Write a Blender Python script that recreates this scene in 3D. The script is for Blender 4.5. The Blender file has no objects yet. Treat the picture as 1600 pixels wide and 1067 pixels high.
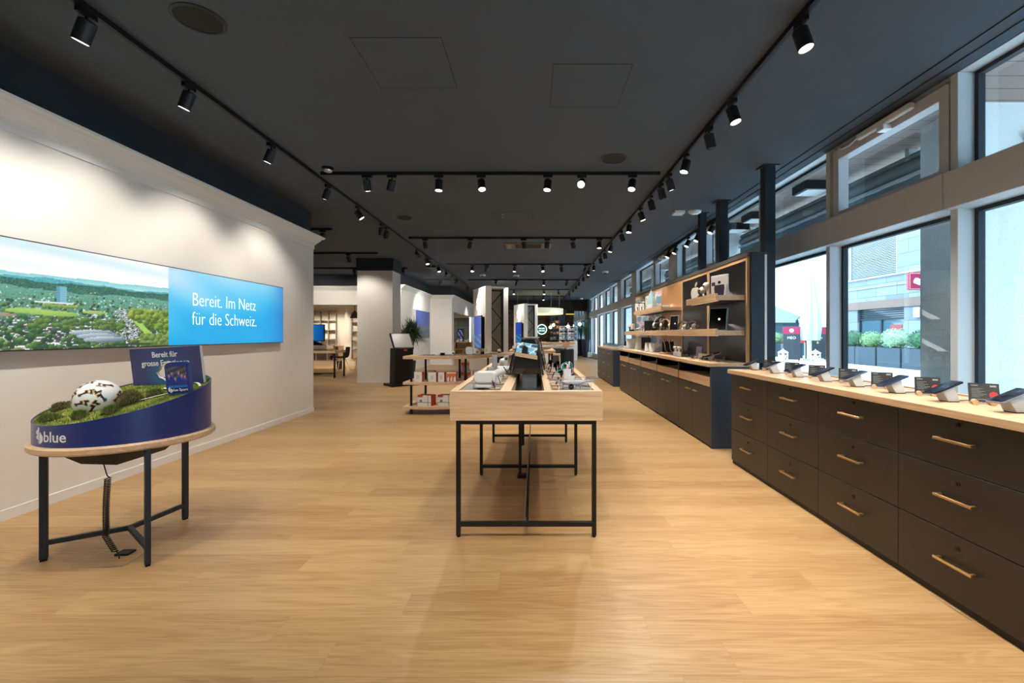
import bpy, bmesh, math, random
from mathutils import Vector, Matrix
PI = math.pi
SC = bpy.context.scene
C = SC.collection
rnd = random.Random(11)

def lin(r, g, b):
    f = lambda c: (c / 255 / 12.92) if c / 255 <= .04045 else ((c / 255 + .055) / 1.055) ** 2.4
    return (f(r), f(g), f(b), 1.0)

# ---------------------------------------------------------------- camera, sky, exposure
cam_d = bpy.data.cameras.new('camera'); cam = bpy.data.objects.new('camera', cam_d); C.objects.link(cam)
cam.location = (0, 0, 1.24); cam.rotation_euler = (PI / 2, 0, 0)
cam_d.sensor_width = 36; cam_d.lens = 16.0; cam_d.clip_start = .05; cam_d.clip_end = 300
cam_d.shift_x = -34 / 1600; cam_d.shift_y = -11.5 / 1600
SC.camera = cam
SC.view_settings.view_transform = 'Standard'; SC.view_settings.look = 'None'
SC.view_settings.exposure = 0.0; SC.view_settings.gamma = 1.0; SC.view_settings.use_curve_mapping = False
SC.cycles.use_denoising = True
SC.cycles.max_bounces = 8; SC.cycles.diffuse_bounces = 4; SC.cycles.glossy_bounces = 3; SC.cycles.transparent_max_bounces = 12
SC.cycles.sample_clamp_indirect = 6
SC.cycles.caustics_reflective = False; SC.cycles.caustics_refractive = False
W = bpy.data.worlds.new('sky'); SC.world = W; W.use_nodes = True
wn = W.node_tree; bg = wn.nodes['Background']
bg.inputs[0].default_value = (.60, .83, 1.0, 1); bg.inputs[1].default_value = 9.5
LAMP_COL = (1.0, .92, .82); LAMP_W = 114.0
# daylight sampling through the shop windows
pd = bpy.data.lights.new('window_portal', 'AREA'); pd.shape = 'RECTANGLE'; pd.size = 3.1; pd.size_y = 30
pd.cycles.is_portal = True
po = bpy.data.objects.new('window_portal', pd); C.objects.link(po)
po.location = (3.36, 11.5, 1.65); po.rotation_euler = (0, PI / 2, 0)
# low sun over the roofs, reaching the far side of the street
sd = bpy.data.lights.new('sun', 'SUN'); sd.energy = 1.2; sd.angle = .02; sd.color = (.85, .95, 1.0)
so = bpy.data.objects.new('sun', sd); C.objects.link(so)
so.rotation_euler = Vector((.55, .55, -.72)).to_track_quat('-Z', 'Y').to_euler()
# ---------------------------------------------------------------- helpers
class MB:
    """collects shapes, then links them as one mesh object"""
    def __init__(s): s.bm = bmesh.new(); s.mi = 0
    def _add(s, vs, fs, M=None):
        bv = [s.bm.verts.new(M @ Vector(v) if M else v) for v in vs]
        for f in fs:
            try:
                fc = s.bm.faces.new([bv[i] for i in f]); fc.material_index = s.mi
            except ValueError: pass
        return s
    def box(s, x0, x1, y0, y1, z0, z1, M=None):
        v = [(x, y, z) for x in (x0, x1) for y in (y0, y1) for z in (z0, z1)]
        return s._add(v, [(0, 1, 3, 2), (4, 6, 7, 5), (0, 4, 5, 1), (2, 3, 7, 6), (0, 2, 6, 4), (1, 5, 7, 3)], M)
    def prism(s, poly, z0, z1, M=None):
        n = len(poly)
        v = [(p[0], p[1], z0) for p in poly] + [(p[0], p[1], z1) for p in poly]
        return s._add(v, [tuple(range(n - 1, -1, -1)), tuple(range(n, 2 * n))] + [(i, (i + 1) % n, n + (i + 1) % n, n + i) for i in range(n)], M)
    def hexa(s, b, t):
        """eight corners: four below, four above"""
        return s._add(list(b) + list(t), [(3, 2, 1, 0), (4, 5, 6, 7)] + [(i, (i + 1) % 4, 4 + (i + 1) % 4, 4 + i) for i in range(4)])
    def cyl(s, p0, p1, r0, r1=None, n=16, cap=True):
        p0 = Vector(p0); p1 = Vector(p1); r1 = r0 if r1 is None else r1
        q = (p1 - p0).to_track_quat('Z', 'Y').to_matrix()
        v = []
        for p, r in ((p0, r0), (p1, r1)):
            for i in range(n):
                a = 2 * PI * i / n; v.append(p + q @ Vector((r * math.cos(a), r * math.sin(a), 0)))
        f = [(i, (i + 1) % n, n + (i + 1) % n, n + i) for i in range(n)]
        if cap: f += [tuple(range(n - 1, -1, -1)), tuple(range(n, 2 * n))]
        return s._add(v, f)
    def tube(s, pts, r, n=8, closed=False):
        pts = [Vector(p) for p in pts]; m = len(pts); v = []; up = None
        for i, p in enumerate(pts):
            a = pts[(i - 1) % m] if closed or i > 0 else p
            b = pts[(i + 1) % m] if closed or i < m - 1 else p
            d = (b - a).normalized()
            if up is None:
                up = d.orthogonal().normalized()
            else:
                up = (up - d * up.dot(d)); up = up.normalized() if up.length > 1e-6 else d.orthogonal().normalized()
            w = d.cross(up); rr = r[i] if isinstance(r, (list, tuple)) else r
            for k in range(n):
                t = 2 * PI * k / n; v.append(p + up * (rr * math.cos(t)) + w * (rr * math.sin(t)))
        f = []
        for i in range(m if closed else m - 1):
            j = (i + 1) % m
            for k in range(n): f.append((i * n + k, i * n + (k + 1) % n, j * n + (k + 1) % n, j * n + k))
        if not closed: f += [tuple(range(n - 1, -1, -1)), tuple(range((m - 1) * n, m * n))]
        return s._add(v, f)
    def lathe(s, prof, n=24, c=(0, 0, 0), M=None, sx=1, sy=1):
        v = []; f = []; m = len(prof)
        for r, z in prof:
            for i in range(n):
                a = 2 * PI * i / n; v.append((c[0] + max(r, 1e-5) * sx * math.cos(a), c[1] + max(r, 1e-5) * sy * math.sin(a), c[2] + z))
        for j in range(m - 1):
            for i in range(n): f.append((j * n + i, j * n + (i + 1) % n, (j + 1) * n + (i + 1) % n, (j + 1) * n + i))
        f += [tuple(range(n - 1, -1, -1)), tuple(range((m - 1) * n, m * n))]
        return s._add(v, f, M)
    def ball(s, c, r, sz=1, n=16, M=None):
        k = max(6, n // 2)
        return s.lathe([(r * math.sin(PI * i / k), -r * sz * math.cos(PI * i / k)) for i in range(k + 1)], n, c, M)
    def loft(s, rings, closed=True):
        n = len(rings[0]); v = [p for r in rings for p in r]; f = []
        for j in range(len(rings) - 1):
            for i in range(n if closed else n - 1):
                f.append((j * n + i, j * n + (i + 1) % n, (j + 1) * n + (i + 1) % n, (j + 1) * n + i))
        if closed: f += [tuple(range(n - 1, -1, -1)), tuple(range((len(rings) - 1) * n, len(rings) * n))]
        return s._add(v, f)
    def rbox(s, x0, x1, y0, y1, z0, z1, r, n=4, axis='z', M=None):
        """box whose four edges along one axis are rounded"""
        if axis == 'z': a0, a1, b0, b1, c0, c1, put = x0, x1, y0, y1, z0, z1, lambda a, b, c: (a, b, c)
        elif axis == 'y': a0, a1, b0, b1, c0, c1, put = z0, z1, x0, x1, y0, y1, lambda a, b, c: (b, c, a)
        else: a0, a1, b0, b1, c0, c1, put = y0, y1, z0, z1, x0, x1, lambda a, b, c: (c, a, b)
        p = rr(a0, a1, b0, b1, r, n); m = len(p)
        v = [put(q[0], q[1], c0) for q in p] + [put(q[0], q[1], c1) for q in p]
        return s._add(v, [tuple(range(m - 1, -1, -1)), tuple(range(m, 2 * m))] + [(i, (i + 1) % m, m + (i + 1) % m, m + i) for i in range(m)], M)
    def mesh(s, me, M=None):
        return s._add([v.co.copy() for v in me.vertices], [tuple(p.vertices) for p in me.polygons], M)
    def text(s, body, size, M, ext=.001, align='CENTER', off=0.0, bend=None):
        cu = bpy.data.curves.new('t', 'FONT'); cu.body = body; cu.size = size; cu.extrude = ext; cu.align_x = align
        cu.offset = off; cu.resolution_u = 3
        ob = bpy.data.objects.new('t', cu); me = bpy.data.meshes.new_from_object(ob)
        if bend:
            for v in me.vertices: v.co = bend(v.co)
        s.mesh(me, M)
        bpy.data.objects.remove(ob); bpy.data.curves.remove(cu); bpy.data.meshes.remove(me)
        return s
    def build(s, name, mat, parent=None, bev=0, smooth=False, org=None, seg=1, kind=None):
        bm = s.bm
        bmesh.ops.recalc_face_normals(bm, faces=bm.faces)
        if bev:
            ed = [e for e in bm.edges if len(e.link_faces) == 2 and e.calc_face_angle(0) > .5]
            bmesh.ops.bevel(bm, geom=ed, offset=bev, segments=seg, affect='EDGES', profile=.6, clamp_overlap=True)
        if smooth:
            for f in bm.faces: f.smooth = True
            for e in bm.edges:
                if len(e.link_faces) == 2 and e.calc_face_angle(0) > .6: e.smooth = False
        if org is not None:
            bmesh.ops.translate(bm, verts=bm.verts, vec=-Vector(org))
        me = bpy.data.meshes.new(name); bm.to_mesh(me); bm.free()
        for m in (mat if isinstance(mat, (list, tuple)) else [mat]): me.materials.append(m)
        o = bpy.data.objects.new(name, me); C.objects.link(o)
        if org is not None: o.location = org
        if parent is not None: o.parent = parent
        if kind: o['kind'] = kind
        return o

def rr(x0, x1, y0, y1, r, n=4):
    out = []
    for cx, cy, a in ((x1 - r, y1 - r, 0), (x0 + r, y1 - r, PI / 2), (x0 + r, y0 + r, PI), (x1 - r, y0 + r, 1.5 * PI)):
        for i in range(n + 1):
            t = a + PI / 2 * i / n; out.append((cx + r * math.cos(t), cy + r * math.sin(t)))
    return out
def frame(o, x, y):
    x = Vector(x).normalized(); y = Vector(y); y = (y - x * x.dot(y)).normalized(); z = x.cross(y)
    M = Matrix.Identity(4)
    for i in range(3): M[i][0] = x[i]; M[i][1] = y[i]; M[i][2] = z[i]; M[i][3] = o[i]
    return M
def tag(o, label, cat, group=None, kind=None):
    o['label'] = label; o['category'] = cat
    if group: o['group'] = group
    if kind: o['kind'] = kind
    return o
def thing(name, label, cat, loc=(0, 0, 0), rz=0, group=None):
    o = bpy.data.objects.new(name, None); C.objects.link(o); o.location = loc; o.rotation_euler = (0, 0, rz)
    o.empty_display_size = .05
    return tag(o, label, cat, group)
def st(o):
    o['kind'] = 'structure'; return o
def struct(name, mb, mat, **k): return st(mb.build(name, mat, **k))
def root(name):
    o = bpy.data.objects.new(name, None); C.objects.link(o); return st(o)
def dup(r, loc, rz, label, group=None):
    n = r.copy(); C.objects.link(n); n.location = loc; n.rotation_euler = (0, 0, rz); n['label'] = label
    if group: n['group'] = group
    for ch in list(r.children):
        c = ch.copy(); C.objects.link(c); c.parent = n
        for g in list(ch.children):
            d = g.copy(); C.objects.link(d); d.parent = c
    return n
ORD = 'first second third fourth fifth sixth seventh eighth ninth tenth eleventh twelfth thirteenth fourteenth fifteenth sixteenth seventeenth eighteenth nineteenth twentieth'.split() + ['twenty-first', 'twenty-second', 'twenty-third', 'twenty-fourth']

# ---------------------------------------------------------------- materials
MATS = {}
def base(name):
    m = bpy.data.materials.new(name); m.use_nodes = True
    return m, m.node_tree, m.node_tree.nodes['Principled BSDF']
def nd(nt, t, **k):
    n = nt.nodes.new(t)
    for a, v in k.items():
        if a.startswith('i_'): n.inputs[a[2:].replace('_', ' ')].default_value = v
        else: setattr(n, a, v)
    return n
def mat(name, rgb, rough=.5, metal=0, emit=0, spec=None, noise=0, bump=0, scale=30, coat=0, ecol=None):
    if name in MATS: return MATS[name]
    m, nt, b = base(name); col = lin(*rgb)
    b.inputs['Base Color'].default_value = col; b.inputs['Roughness'].default_value = rough; b.inputs['Metallic'].default_value = metal
    if spec is not None: b.inputs['Specular IOR Level'].default_value = spec
    if coat: b.inputs['Coat Weight'].default_value = coat; b.inputs['Coat Roughness'].default_value = .08
    if emit:
        b.inputs['Emission Color'].default_value = lin(*(ecol or rgb)); b.inputs['Emission Strength'].default_value = emit
    tc = nd(nt, 'ShaderNodeTexCoord'); nz = nd(nt, 'ShaderNodeTexNoise', i_Scale=scale, i_Detail=4.0)
    nt.links.new(tc.outputs['Object'], nz.inputs['Vector'])
    if noise:
        mx = nd(nt, 'ShaderNodeMix', data_type='RGBA', blend_type='MIX')
        mx.inputs[6].default_value = tuple(c * (1 - noise) for c in col[:3]) + (1,); mx.inputs[7].default_value = tuple(min(1, c * (1 + noise)) for c in col[:3]) + (1,)
        nt.links.new(nz.outputs['Fac'], mx.inputs[0]); nt.links.new(mx.outputs[2], b.inputs['Base Color'])
    if bump:
        bp = nd(nt, 'ShaderNodeBump', i_Strength=bump, i_Distance=.004)
        nt.links.new(nz.outputs['Fac'], bp.inputs['Height']); nt.links.new(bp.outputs['Normal'], b.inputs['Normal'])
    MATS[name] = m; return m
def ramp(nt, stops):
    r = nd(nt, 'ShaderNodeValToRGB'); e = r.color_ramp.elements
    while len(e) < len(stops): e.new(.5)
    for i, (p, c) in enumerate(stops): e[i].position = p; e[i].color = c
    return r
def wood(name, dark, light, axis, rough=.45, fine=1.0):
    """straight grained timber, grain running along one axis"""
    m, nt, b = base(name)
    tc = nd(nt, 'ShaderNodeTexCoord'); mp = nd(nt, 'ShaderNodeMapping')
    sc = [26 * fine] * 3; sc['xyz'.index(axis)] = 1.1
    mp.inputs['Scale'].default_value = sc
    nz = nd(nt, 'ShaderNodeTexNoise', i_Scale=2.2, i_Detail=7.0, i_Roughness=.62, i_Distortion=.6)
    rp = ramp(nt, [(.30, lin(*dark)), (.66, lin(*light))])
    nt.links.new(tc.outputs['Object'], mp.inputs['Vector']); nt.links.new(mp.outputs[0], nz.inputs['Vector'])
    nt.links.new(nz.outputs['Fac'], rp.inputs[0]); nt.links.new(rp.outputs[0], b.inputs['Base Color'])
    b.inputs['Roughness'].default_value = rough
    bp = nd(nt, 'ShaderNodeBump', i_Strength=.06, i_Distance=.002); nt.links.new(nz.outputs['Fac'], bp.inputs['Height']); nt.links.new(bp.outputs[0], b.inputs['Normal'])
    return m
def floor_mat():
    m, nt, b = base('oak_plank_floor')
    tc = nd(nt, 'ShaderNodeTexCoord')
    bk = nd(nt, 'ShaderNodeTexBrick', offset=0.0, offset_frequency=2, squash=1.0)
    # every row of planks starts at its own place
    s0 = nd(nt, 'ShaderNodeSeparateXYZ'); nt.links.new(tc.outputs['Object'], s0.inputs[0])
    dv = nd(nt, 'ShaderNodeMath', operation='DIVIDE'); dv.inputs[1].default_value = .183; nt.links.new(s0.outputs['Y'], dv.inputs[0])
    fl = nd(nt, 'ShaderNodeMath', operation='FLOOR'); nt.links.new(dv.outputs[0], fl.inputs[0])
    wnz = nd(nt, 'ShaderNodeTexWhiteNoise', noise_dimensions='1D'); nt.links.new(fl.outputs[0], wnz.inputs['W'])
    ma = nd(nt, 'ShaderNodeMath', operation='MULTIPLY_ADD'); ma.inputs[1].default_value = 1.55; nt.links.new(wnz.outputs['Value'], ma.inputs[0]); nt.links.new(s0.outputs['X'], ma.inputs[2])
    c0 = nd(nt, 'ShaderNodeCombineXYZ'); nt.links.new(ma.outputs[0], c0.inputs[0]); nt.links.new(s0.outputs['Y'], c0.inputs[1])
    for k, v in (('Color1', (0, 0, 0, 1)), ('Color2', (1, 1, 1, 1)), ('Mortar', (.5, .5, .5, 1)), ('Scale', 1.0), ('Mortar Size', .0004), ('Mortar Smooth', 0.0), ('Bias', 0.0), ('Brick Width', 1.55), ('Row Height', .183)):
        bk.inputs[k].default_value = v
    nt.links.new(c0.outputs[0], bk.inputs['Vector'])
    # each plank shifts the grain pattern
    sep = nd(nt, 'ShaderNodeVectorMath', operation='MULTIPLY_ADD')
    comb = nd(nt, 'ShaderNodeCombineXYZ')
    mu = nd(nt, 'ShaderNodeMath', operation='MULTIPLY'); mu.inputs[1].default_value = 13.7
    nt.links.new(bk.outputs['Color'], mu.inputs[0])
    for i in range(3): nt.links.new(mu.outputs[0], comb.inputs[i])
    sep.inputs[1].default_value = (1, 1, 1)
    nt.links.new(tc.outputs['Object'], sep.inputs[0]); nt.links.new(comb.outputs[0], sep.inputs[2])
    mp = nd(nt, 'ShaderNodeMapping'); mp.inputs['Scale'].default_value = (.8, 8.5, 1); nt.links.new(sep.outputs[0], mp.inputs['Vector'])
    n1 = nd(nt, 'ShaderNodeTexNoise', i_Scale=1.3, i_Detail=2.0, i_Roughness=.5, i_Distortion=.9); nt.links.new(mp.outputs[0], n1.inputs['Vector'])
    wv = nd(nt, 'ShaderNodeMath', operation='MULTIPLY'); wv.inputs[1].default_value = 38.0; nt.links.new(n1.outputs['Fac'], wv.inputs[0])
    sn = nd(nt, 'ShaderNodeMath', operation='SINE'); nt.links.new(wv.outputs[0], sn.inputs[0])      # cathedral figure
    mp2 = nd(nt, 'ShaderNodeMapping'); mp2.inputs['Scale'].default_value = (2.2, 90, 1); nt.links.new(sep.outputs[0], mp2.inputs['Vector'])
    n2 = nd(nt, 'ShaderNodeTexNoise', i_Scale=1.5, i_Detail=5.0, i_Roughness=.65); nt.links.new(mp2.outputs[0], n2.inputs['Vector'])
    a1 = nd(nt, 'ShaderNodeMath', operation='MULTIPLY_ADD'); a1.inputs[1].default_value = .075; nt.links.new(sn.outputs[0], a1.inputs[0]); nt.links.new(n2.outputs['Fac'], a1.inputs[2])
    a2 = nd(nt, 'ShaderNodeMath', operation='MULTIPLY_ADD'); a2.inputs[1].default_value = .26; nt.links.new(bk.outputs['Color'], a2.inputs[0]); nt.links.new(a1.outputs[0], a2.inputs[2])
    a3 = nd(nt, 'ShaderNodeMath', operation='MULTIPLY_ADD'); a3.inputs[1].default_value = .35; nt.links.new(n1.outputs['Fac'], a3.inputs[0]); nt.links.new(a2.outputs[0], a3.inputs[2])
    rp = ramp(nt, [(.42, lin(139, 102, 65)), (.74, lin(164, 129, 86)), (1.06, lin(179, 147, 103))])
    nt.links.new(a3.outputs[0], rp.inputs[0])
    mx = nd(nt, 'ShaderNodeMix', data_type='RGBA'); mx.inputs[7].default_value = lin(140, 102, 64)
    nt.links.new(bk.outputs['Fac'], mx.inputs[0]); nt.links.new(rp.outputs[0], mx.inputs[6]); nt.links.new(mx.outputs[2], b.inputs['Base Color'])
    b.inputs['Roughness'].default_value = .38; b.inputs['Specular IOR Level'].default_value = .42
    bp = nd(nt, 'ShaderNodeBump', i_Strength=.05, i_Distance=.002); nt.links.new(n2.outputs['Fac'], bp.inputs['Height']); nt.links.new(bp.outputs[0], b.inputs['Normal'])
    return m
def glass(name, tint=(.93, .98, 1.0), refl=.5, rough=.0):
    m = bpy.data.materials.new(name); m.use_nodes = True; nt = m.node_tree; nt.nodes.remove(nt.nodes['Principled BSDF'])
    out = nt.nodes['Material Output']
    tr = nd(nt, 'ShaderNodeBsdfTransparent'); tr.inputs[0].default_value = (*tint, 1)
    gl = nd(nt, 'ShaderNodeBsdfGlossy', i_Roughness=rough); gl.inputs[0].default_value = (1, 1, 1, 1)
    fr = nd(nt, 'ShaderNodeFresnel', i_IOR=1.45); mu = nd(nt, 'ShaderNodeMath', operation='MULTIPLY'); mu.inputs[1].default_value = refl
    mx = nd(nt, 'ShaderNodeMixShader')
    nt.links.new(fr.outputs[0], mu.inputs[0]); nt.links.new(mu.outputs[0], mx.inputs[0]); nt.links.new(tr.outputs[0], mx.inputs[1]); nt.links.new(gl.outputs[0], mx.inputs[2])
    nt.links.new(mx.outputs[0], out.inputs[0]); return m
def vcol(name, rough=.4, emit=0):
    """printed surface: the print is stored with the mesh"""
    m, nt, b = base(name); a = nd(nt, 'ShaderNodeVertexColor', layer_name='print')
    nt.links.new(a.outputs[0], b.inputs['Base Color']); b.inputs['Roughness'].default_value = rough
    if emit: nt.links.new(a.outputs[0], b.inputs['Emission Color']); b.inputs['Emission Strength'].default_value = emit
    return m
def printed(name, mat_, M, w, h, nx, ny, fn, parent=None, org=None):
    """a flat print of w x h metres; fn(u, v) -> sRGB 0..255; M places its lower left corner"""
    vs = [tuple(M @ Vector((w * i / nx, h * j / ny, 0))) for j in range(ny + 1) for i in range(nx + 1)]
    if org is not None: vs = [tuple(Vector(v) - Vector(org)) for v in vs]
    fs = [(j * (nx + 1) + i, j * (nx + 1) + i + 1, (j + 1) * (nx + 1) + i + 1, (j + 1) * (nx + 1) + i) for j in range(ny) for i in range(nx)]
    me = bpy.data.meshes.new(name); me.from_pydata(vs, [], fs)
    at = me.color_attributes.new('print', 'FLOAT_COLOR', 'POINT')
    cs = []
    for j in range(ny + 1):
        for i in range(nx + 1): cs += list(lin(*[max(0, min(255, c)) for c in fn(i / nx, j / ny)]))
    at.data.foreach_set('color', cs)
    me.materials.append(mat_); o = bpy.data.objects.new(name, me); C.objects.link(o)
    if org is not None: o.location = org
    if parent is not None: o.parent = parent
    return o

M_floor = floor_mat()
M_white = mat('white_wall_paint', (226, 222, 216), .75, bump=.05, scale=120)
M_trim = mat('white_trim_paint', (228, 226, 222), .6)
M_ceil = mat('charcoal_ceiling_paint', (64, 75, 86), .85, noise=.06, scale=3)
M_navy = mat('blue_black_paint', (28, 36, 44), .8)
M_oakx = wood('pale_oak_x', (190, 156, 120), (220, 190, 154), 'x')
M_oaky = wood('pale_oak_y', (190, 154, 116), (216, 184, 146), 'y')
M_oakz = wood('pale_oak_z', (186, 146, 104), (212, 176, 132), 'z')
M_oakd = wood('warm_oak', (176, 128, 80), (204, 158, 106), 'z')
M_black = mat('black_metal', (17, 20, 23), .45, .3)
M_bluesteel = mat('blue_black_steel', (30, 40, 50), .5, .2)
M_bplastic = mat('black_plastic', (13, 14, 15), .45, spec=.25)
M_gloss = mat('black_gloss', (12, 12, 13), .08, coat=.6)
M_wplastic = mat('white_plastic', (232, 232, 230), .35)
M_darkfront = mat('dark_brown_laminate', (40, 36, 33), .42, noise=.18, scale=4)
M_darkpanel = mat('black_back_panel', (19, 17, 17), .3, noise=.1, scale=2)
M_bluepanel = mat('dark_blue_laminate', (42, 50, 62), .5, noise=.12, scale=8)
M_brass = mat('brushed_brass', (206, 172, 124), .34, 1.0)
M_steel = mat('brushed_steel', (190, 192, 194), .3, 1.0)
M_felt = mat('grey_felt', (128, 126, 124), .95, noise=.25, scale=220, bump=.4)
M_lens = mat('lamp_light', (255, 244, 226), .4, emit=14)
M_off = mat('unlit_lamp_glass', (70, 70, 72), .2)
M_alu = mat('window_frame_paint', (200, 206, 210), .45)
M_alub = mat('window_frame_taupe', (196, 197, 202), .5)
M_rubber = mat('window_seal', (28, 36, 46), .6)
M_glass = glass('window_glass', refl=.16)
M_clear = glass('clear_dome_glass', (1, 1, 1), .9)
M_screen = mat('dark_screen', (16, 20, 28), .12, coat=.5)
# ---------------------------------------------------------------- the room
ZC = 3.17
struct('floor', MB().box(-9.2, 3.3, -3, 26.2, -.1, 0), M_floor)
struct('ceiling', MB().box(-9.2, 3.13, -3, 26.2, ZC, ZC + .15), M_ceil)
struct('wall_front', MB().box(-9.2, 3.4, -3.2, -3, -.1, 3.4), M_white)
struct('wall_left', MB().box(-3.78, -3.53, -3, 7.29, 0, 2.8), M_white)
struct('trim_1', MB().box(-3.80, -3.56, -3, 7.27, 2.8, ZC), M_navy)              # dark frieze above the white wall
prof = [(0, 2.60), (.012, 2.60), (.012, 2.66), (.03, 2.675), (.03, 2.69), (.045, 2.70), (.075, 2.735), (.085, 2.745), (.085, 2.76), (.115, 2.77), (.13, 2.785), (.13, 2.805), (0, 2.805)]
def cornice(name, path, prof=prof):
    """profile carried along a path of (x, y, outward x, outward y)"""
    rings = [[(x + d * ox, y + d * oy, z) for d, z in prof] for x, y, ox, oy in path]
    return struct(name, MB().loft(rings), M_trim, smooth=False)
cornice('trim_2', [(-3.53, -3, 1, 0), (-3.53, 7.29, 1, 1), (-3.9, 7.29, 0, 1)])
struct('baseboard_left', MB().box(-3.53, -3.518, -3, 7.29, 0, .07), M_trim)
# far side of the left part of the shop, with a lower recess behind it
struct('wall_left_side', MB().box(-9.4, -9.2, -3, 18.2, 0, 3.2), M_white)
struct('wall_recess_header', MB().box(-9.2, -4.3, 14.9, 15.1, 2.2, 2.82), M_white)
struct('trim_3', MB().box(-9.2, -4.3, 14.93, 15.1, 2.82, ZC), M_navy)
cornice('trim_4', [(-9.2, 14.9, 0, -1), (-4.401, 14.9, 0, -1)])
struct('ceiling_recess', MB().box(-9.2, -4.3, 15.1, 18.2, 2.62, 2.7), M_white)
struct('wall_recess_back', MB().box(-9.2, -7.3, 18, 18.2, 0, 2.7).box(-7.3, -4.3, 17.6, 18.2, 0, 2.7), mat('cream_wall_paint', (226, 216, 198), .75))
# square column
struct('column', MB().box(-4.5, -3.6, 11.6, 12.3, 0, 2.86), M_white)
struct('trim_5', MB().box(-4.52, -3.58, 11.58, 12.32, 2.86, ZC), M_navy)
struct('baseboard_column', MB().box(-4.512, -3.588, 11.588, 12.312, 0, .06), M_trim)
# white walls behind the column
struct('wall_middle', MB().box(-4.4, -4.17, 14.3, 18.3, 0, 2.8).box(-4.4, -3.29, 18.3, 18.5, 0, 2.8), M_white)
struct('wall_right_of_corner', MB().box(-3.5, -3.29, 18.5, 18.75, 0, 2.8).box(-3.5, -3.29, 18.75, 25.2, 2.16, 2.8).box(-3.5, -3.29, 25.2, 26.2, 0, 2.8), M_white)
struct('trim_6', MB().box(-4.4, -4.2, 14.3, 18.33, 2.8, ZC).box(-4.4, -3.32, 18.33, 18.5, 2.8, ZC).box(-3.5, -3.32, 18.5, 26, 2.8, ZC), M_navy)
cornice('trim_7', [(-4.17, 14.3, 1, 0), (-4.17, 18.3, 1, -1), (-3.29, 18.3, 1, -1), (-3.29, 26, 1, 0)])
struct('baseboard_middle', MB().box(-4.17, -4.155, 14.3, 18.3, 0, .08).box(-4.17, -3.29, 18.285, 18.3, 0, .08).box(-3.29, -3.275, 18.3, 18.75, 0, .08), M_trim)
# side room with green panels
struct('wall_green', MB().box(-6, -3.5, 24.6, 24.8, 0, 2.1), mat('green_grey_panels', (104, 112, 98), .7))
struct('wall_green_upper', MB().box(-6, -3.5, 24.6, 24.8, 2.1, 3.2).box(-6.2, -6, 18.5, 24.8, 0, 3.2), mat('cream_wall_paint', (226, 216, 198), .75))
g = MB()
for z in (.42, .84, 1.26, 1.68, 2.09): g.box(-6, -3.5, 24.585, 24.6, z, z + .02)
for x in (-5.6, -5.1, -4.6, -4.1, -3.75): g.box(x, x + .02, 24.585, 24.6, 0, 2.1)
struct('trim_8', g, mat('green_panel_batten', (70, 78, 66), .7))
# far wall: brick, dark bulkhead
m, nt, b = base('dark_brick')
tc = nd(nt, 'ShaderNodeTexCoord'); mp = nd(nt, 'ShaderNodeMapping'); mp.inputs['Rotation'].default_value = (PI / 2, 0, 0)
bk = nd(nt, 'ShaderNodeTexBrick', i_Scale=1.0)
for k, v in (('Color1', lin(66, 46, 36)), ('Color2', lin(118, 88, 66)), ('Mortar', lin(50, 42, 38)), ('Mortar Size', .012), ('Brick Width', .26), ('Row Height', .085)): bk.inputs[k].default_value = v
nt.links.new(tc.outputs['Object'], mp.inputs['Vector']); nt.links.new(mp.outputs[0], bk.inputs['Vector']); nt.links.new(bk.outputs['Color'], b.inputs['Base Color']); b.inputs['Roughness'].default_value = .85
struct('wall_back', MB().box(-3.5, 3.3, 26, 26.2, 0, 3.2), m)
struct('trim_9', MB().box(-3.29, 3.1, 25.8, 26, 2.62, ZC), mat('black_bulkhead_paint', (34, 30, 28), .8))
struct('trim_10', MB().box(3.0, 3.12, 25.2, 26, 0, ZC), M_bluesteel)

# ---------------------------------------------------------------- window front
MUL = [(-2.4, -2.34), (-.95, -.89), (.5, .56), (1.92, 1.98), (3.35, 3.41), (4.80, 4.86), (6.25, 6.31), (7.70, 7.76), (8.38, 8.44), (9.9, 10.46), (11.83, 11.89), (13.86, 14.5), (16.3, 16.98), (18.6, 18.72), (20.5, 20.62), (22.4, 22.52), (24.3, 24.42), (25.9, 26.0)]
struct('trim_11', MB().box(3.05, 3.2, -3, 3.395, 2.165, 2.44).box(3.05, 3.2, 3.40, 26, 2.165, 2.44), M_alub, bev=.004)      # transom band
struct('trim_12', MB().box(3.12, 3.3, -3, 26, 0, .12).box(3.12, 3.3, -3, 26, ZC, ZC + .06).box(3.2, 3.3, -3, 26, 2.165, 2.44), M_alu)
struct('trim_13', MB().box(3.0, 3.006, -3, 26, ZC - .006, ZC).box(2.88, 2.886, -3, 26, ZC - .006, ZC), M_navy)                   # shadow gaps in the ceiling
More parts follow.
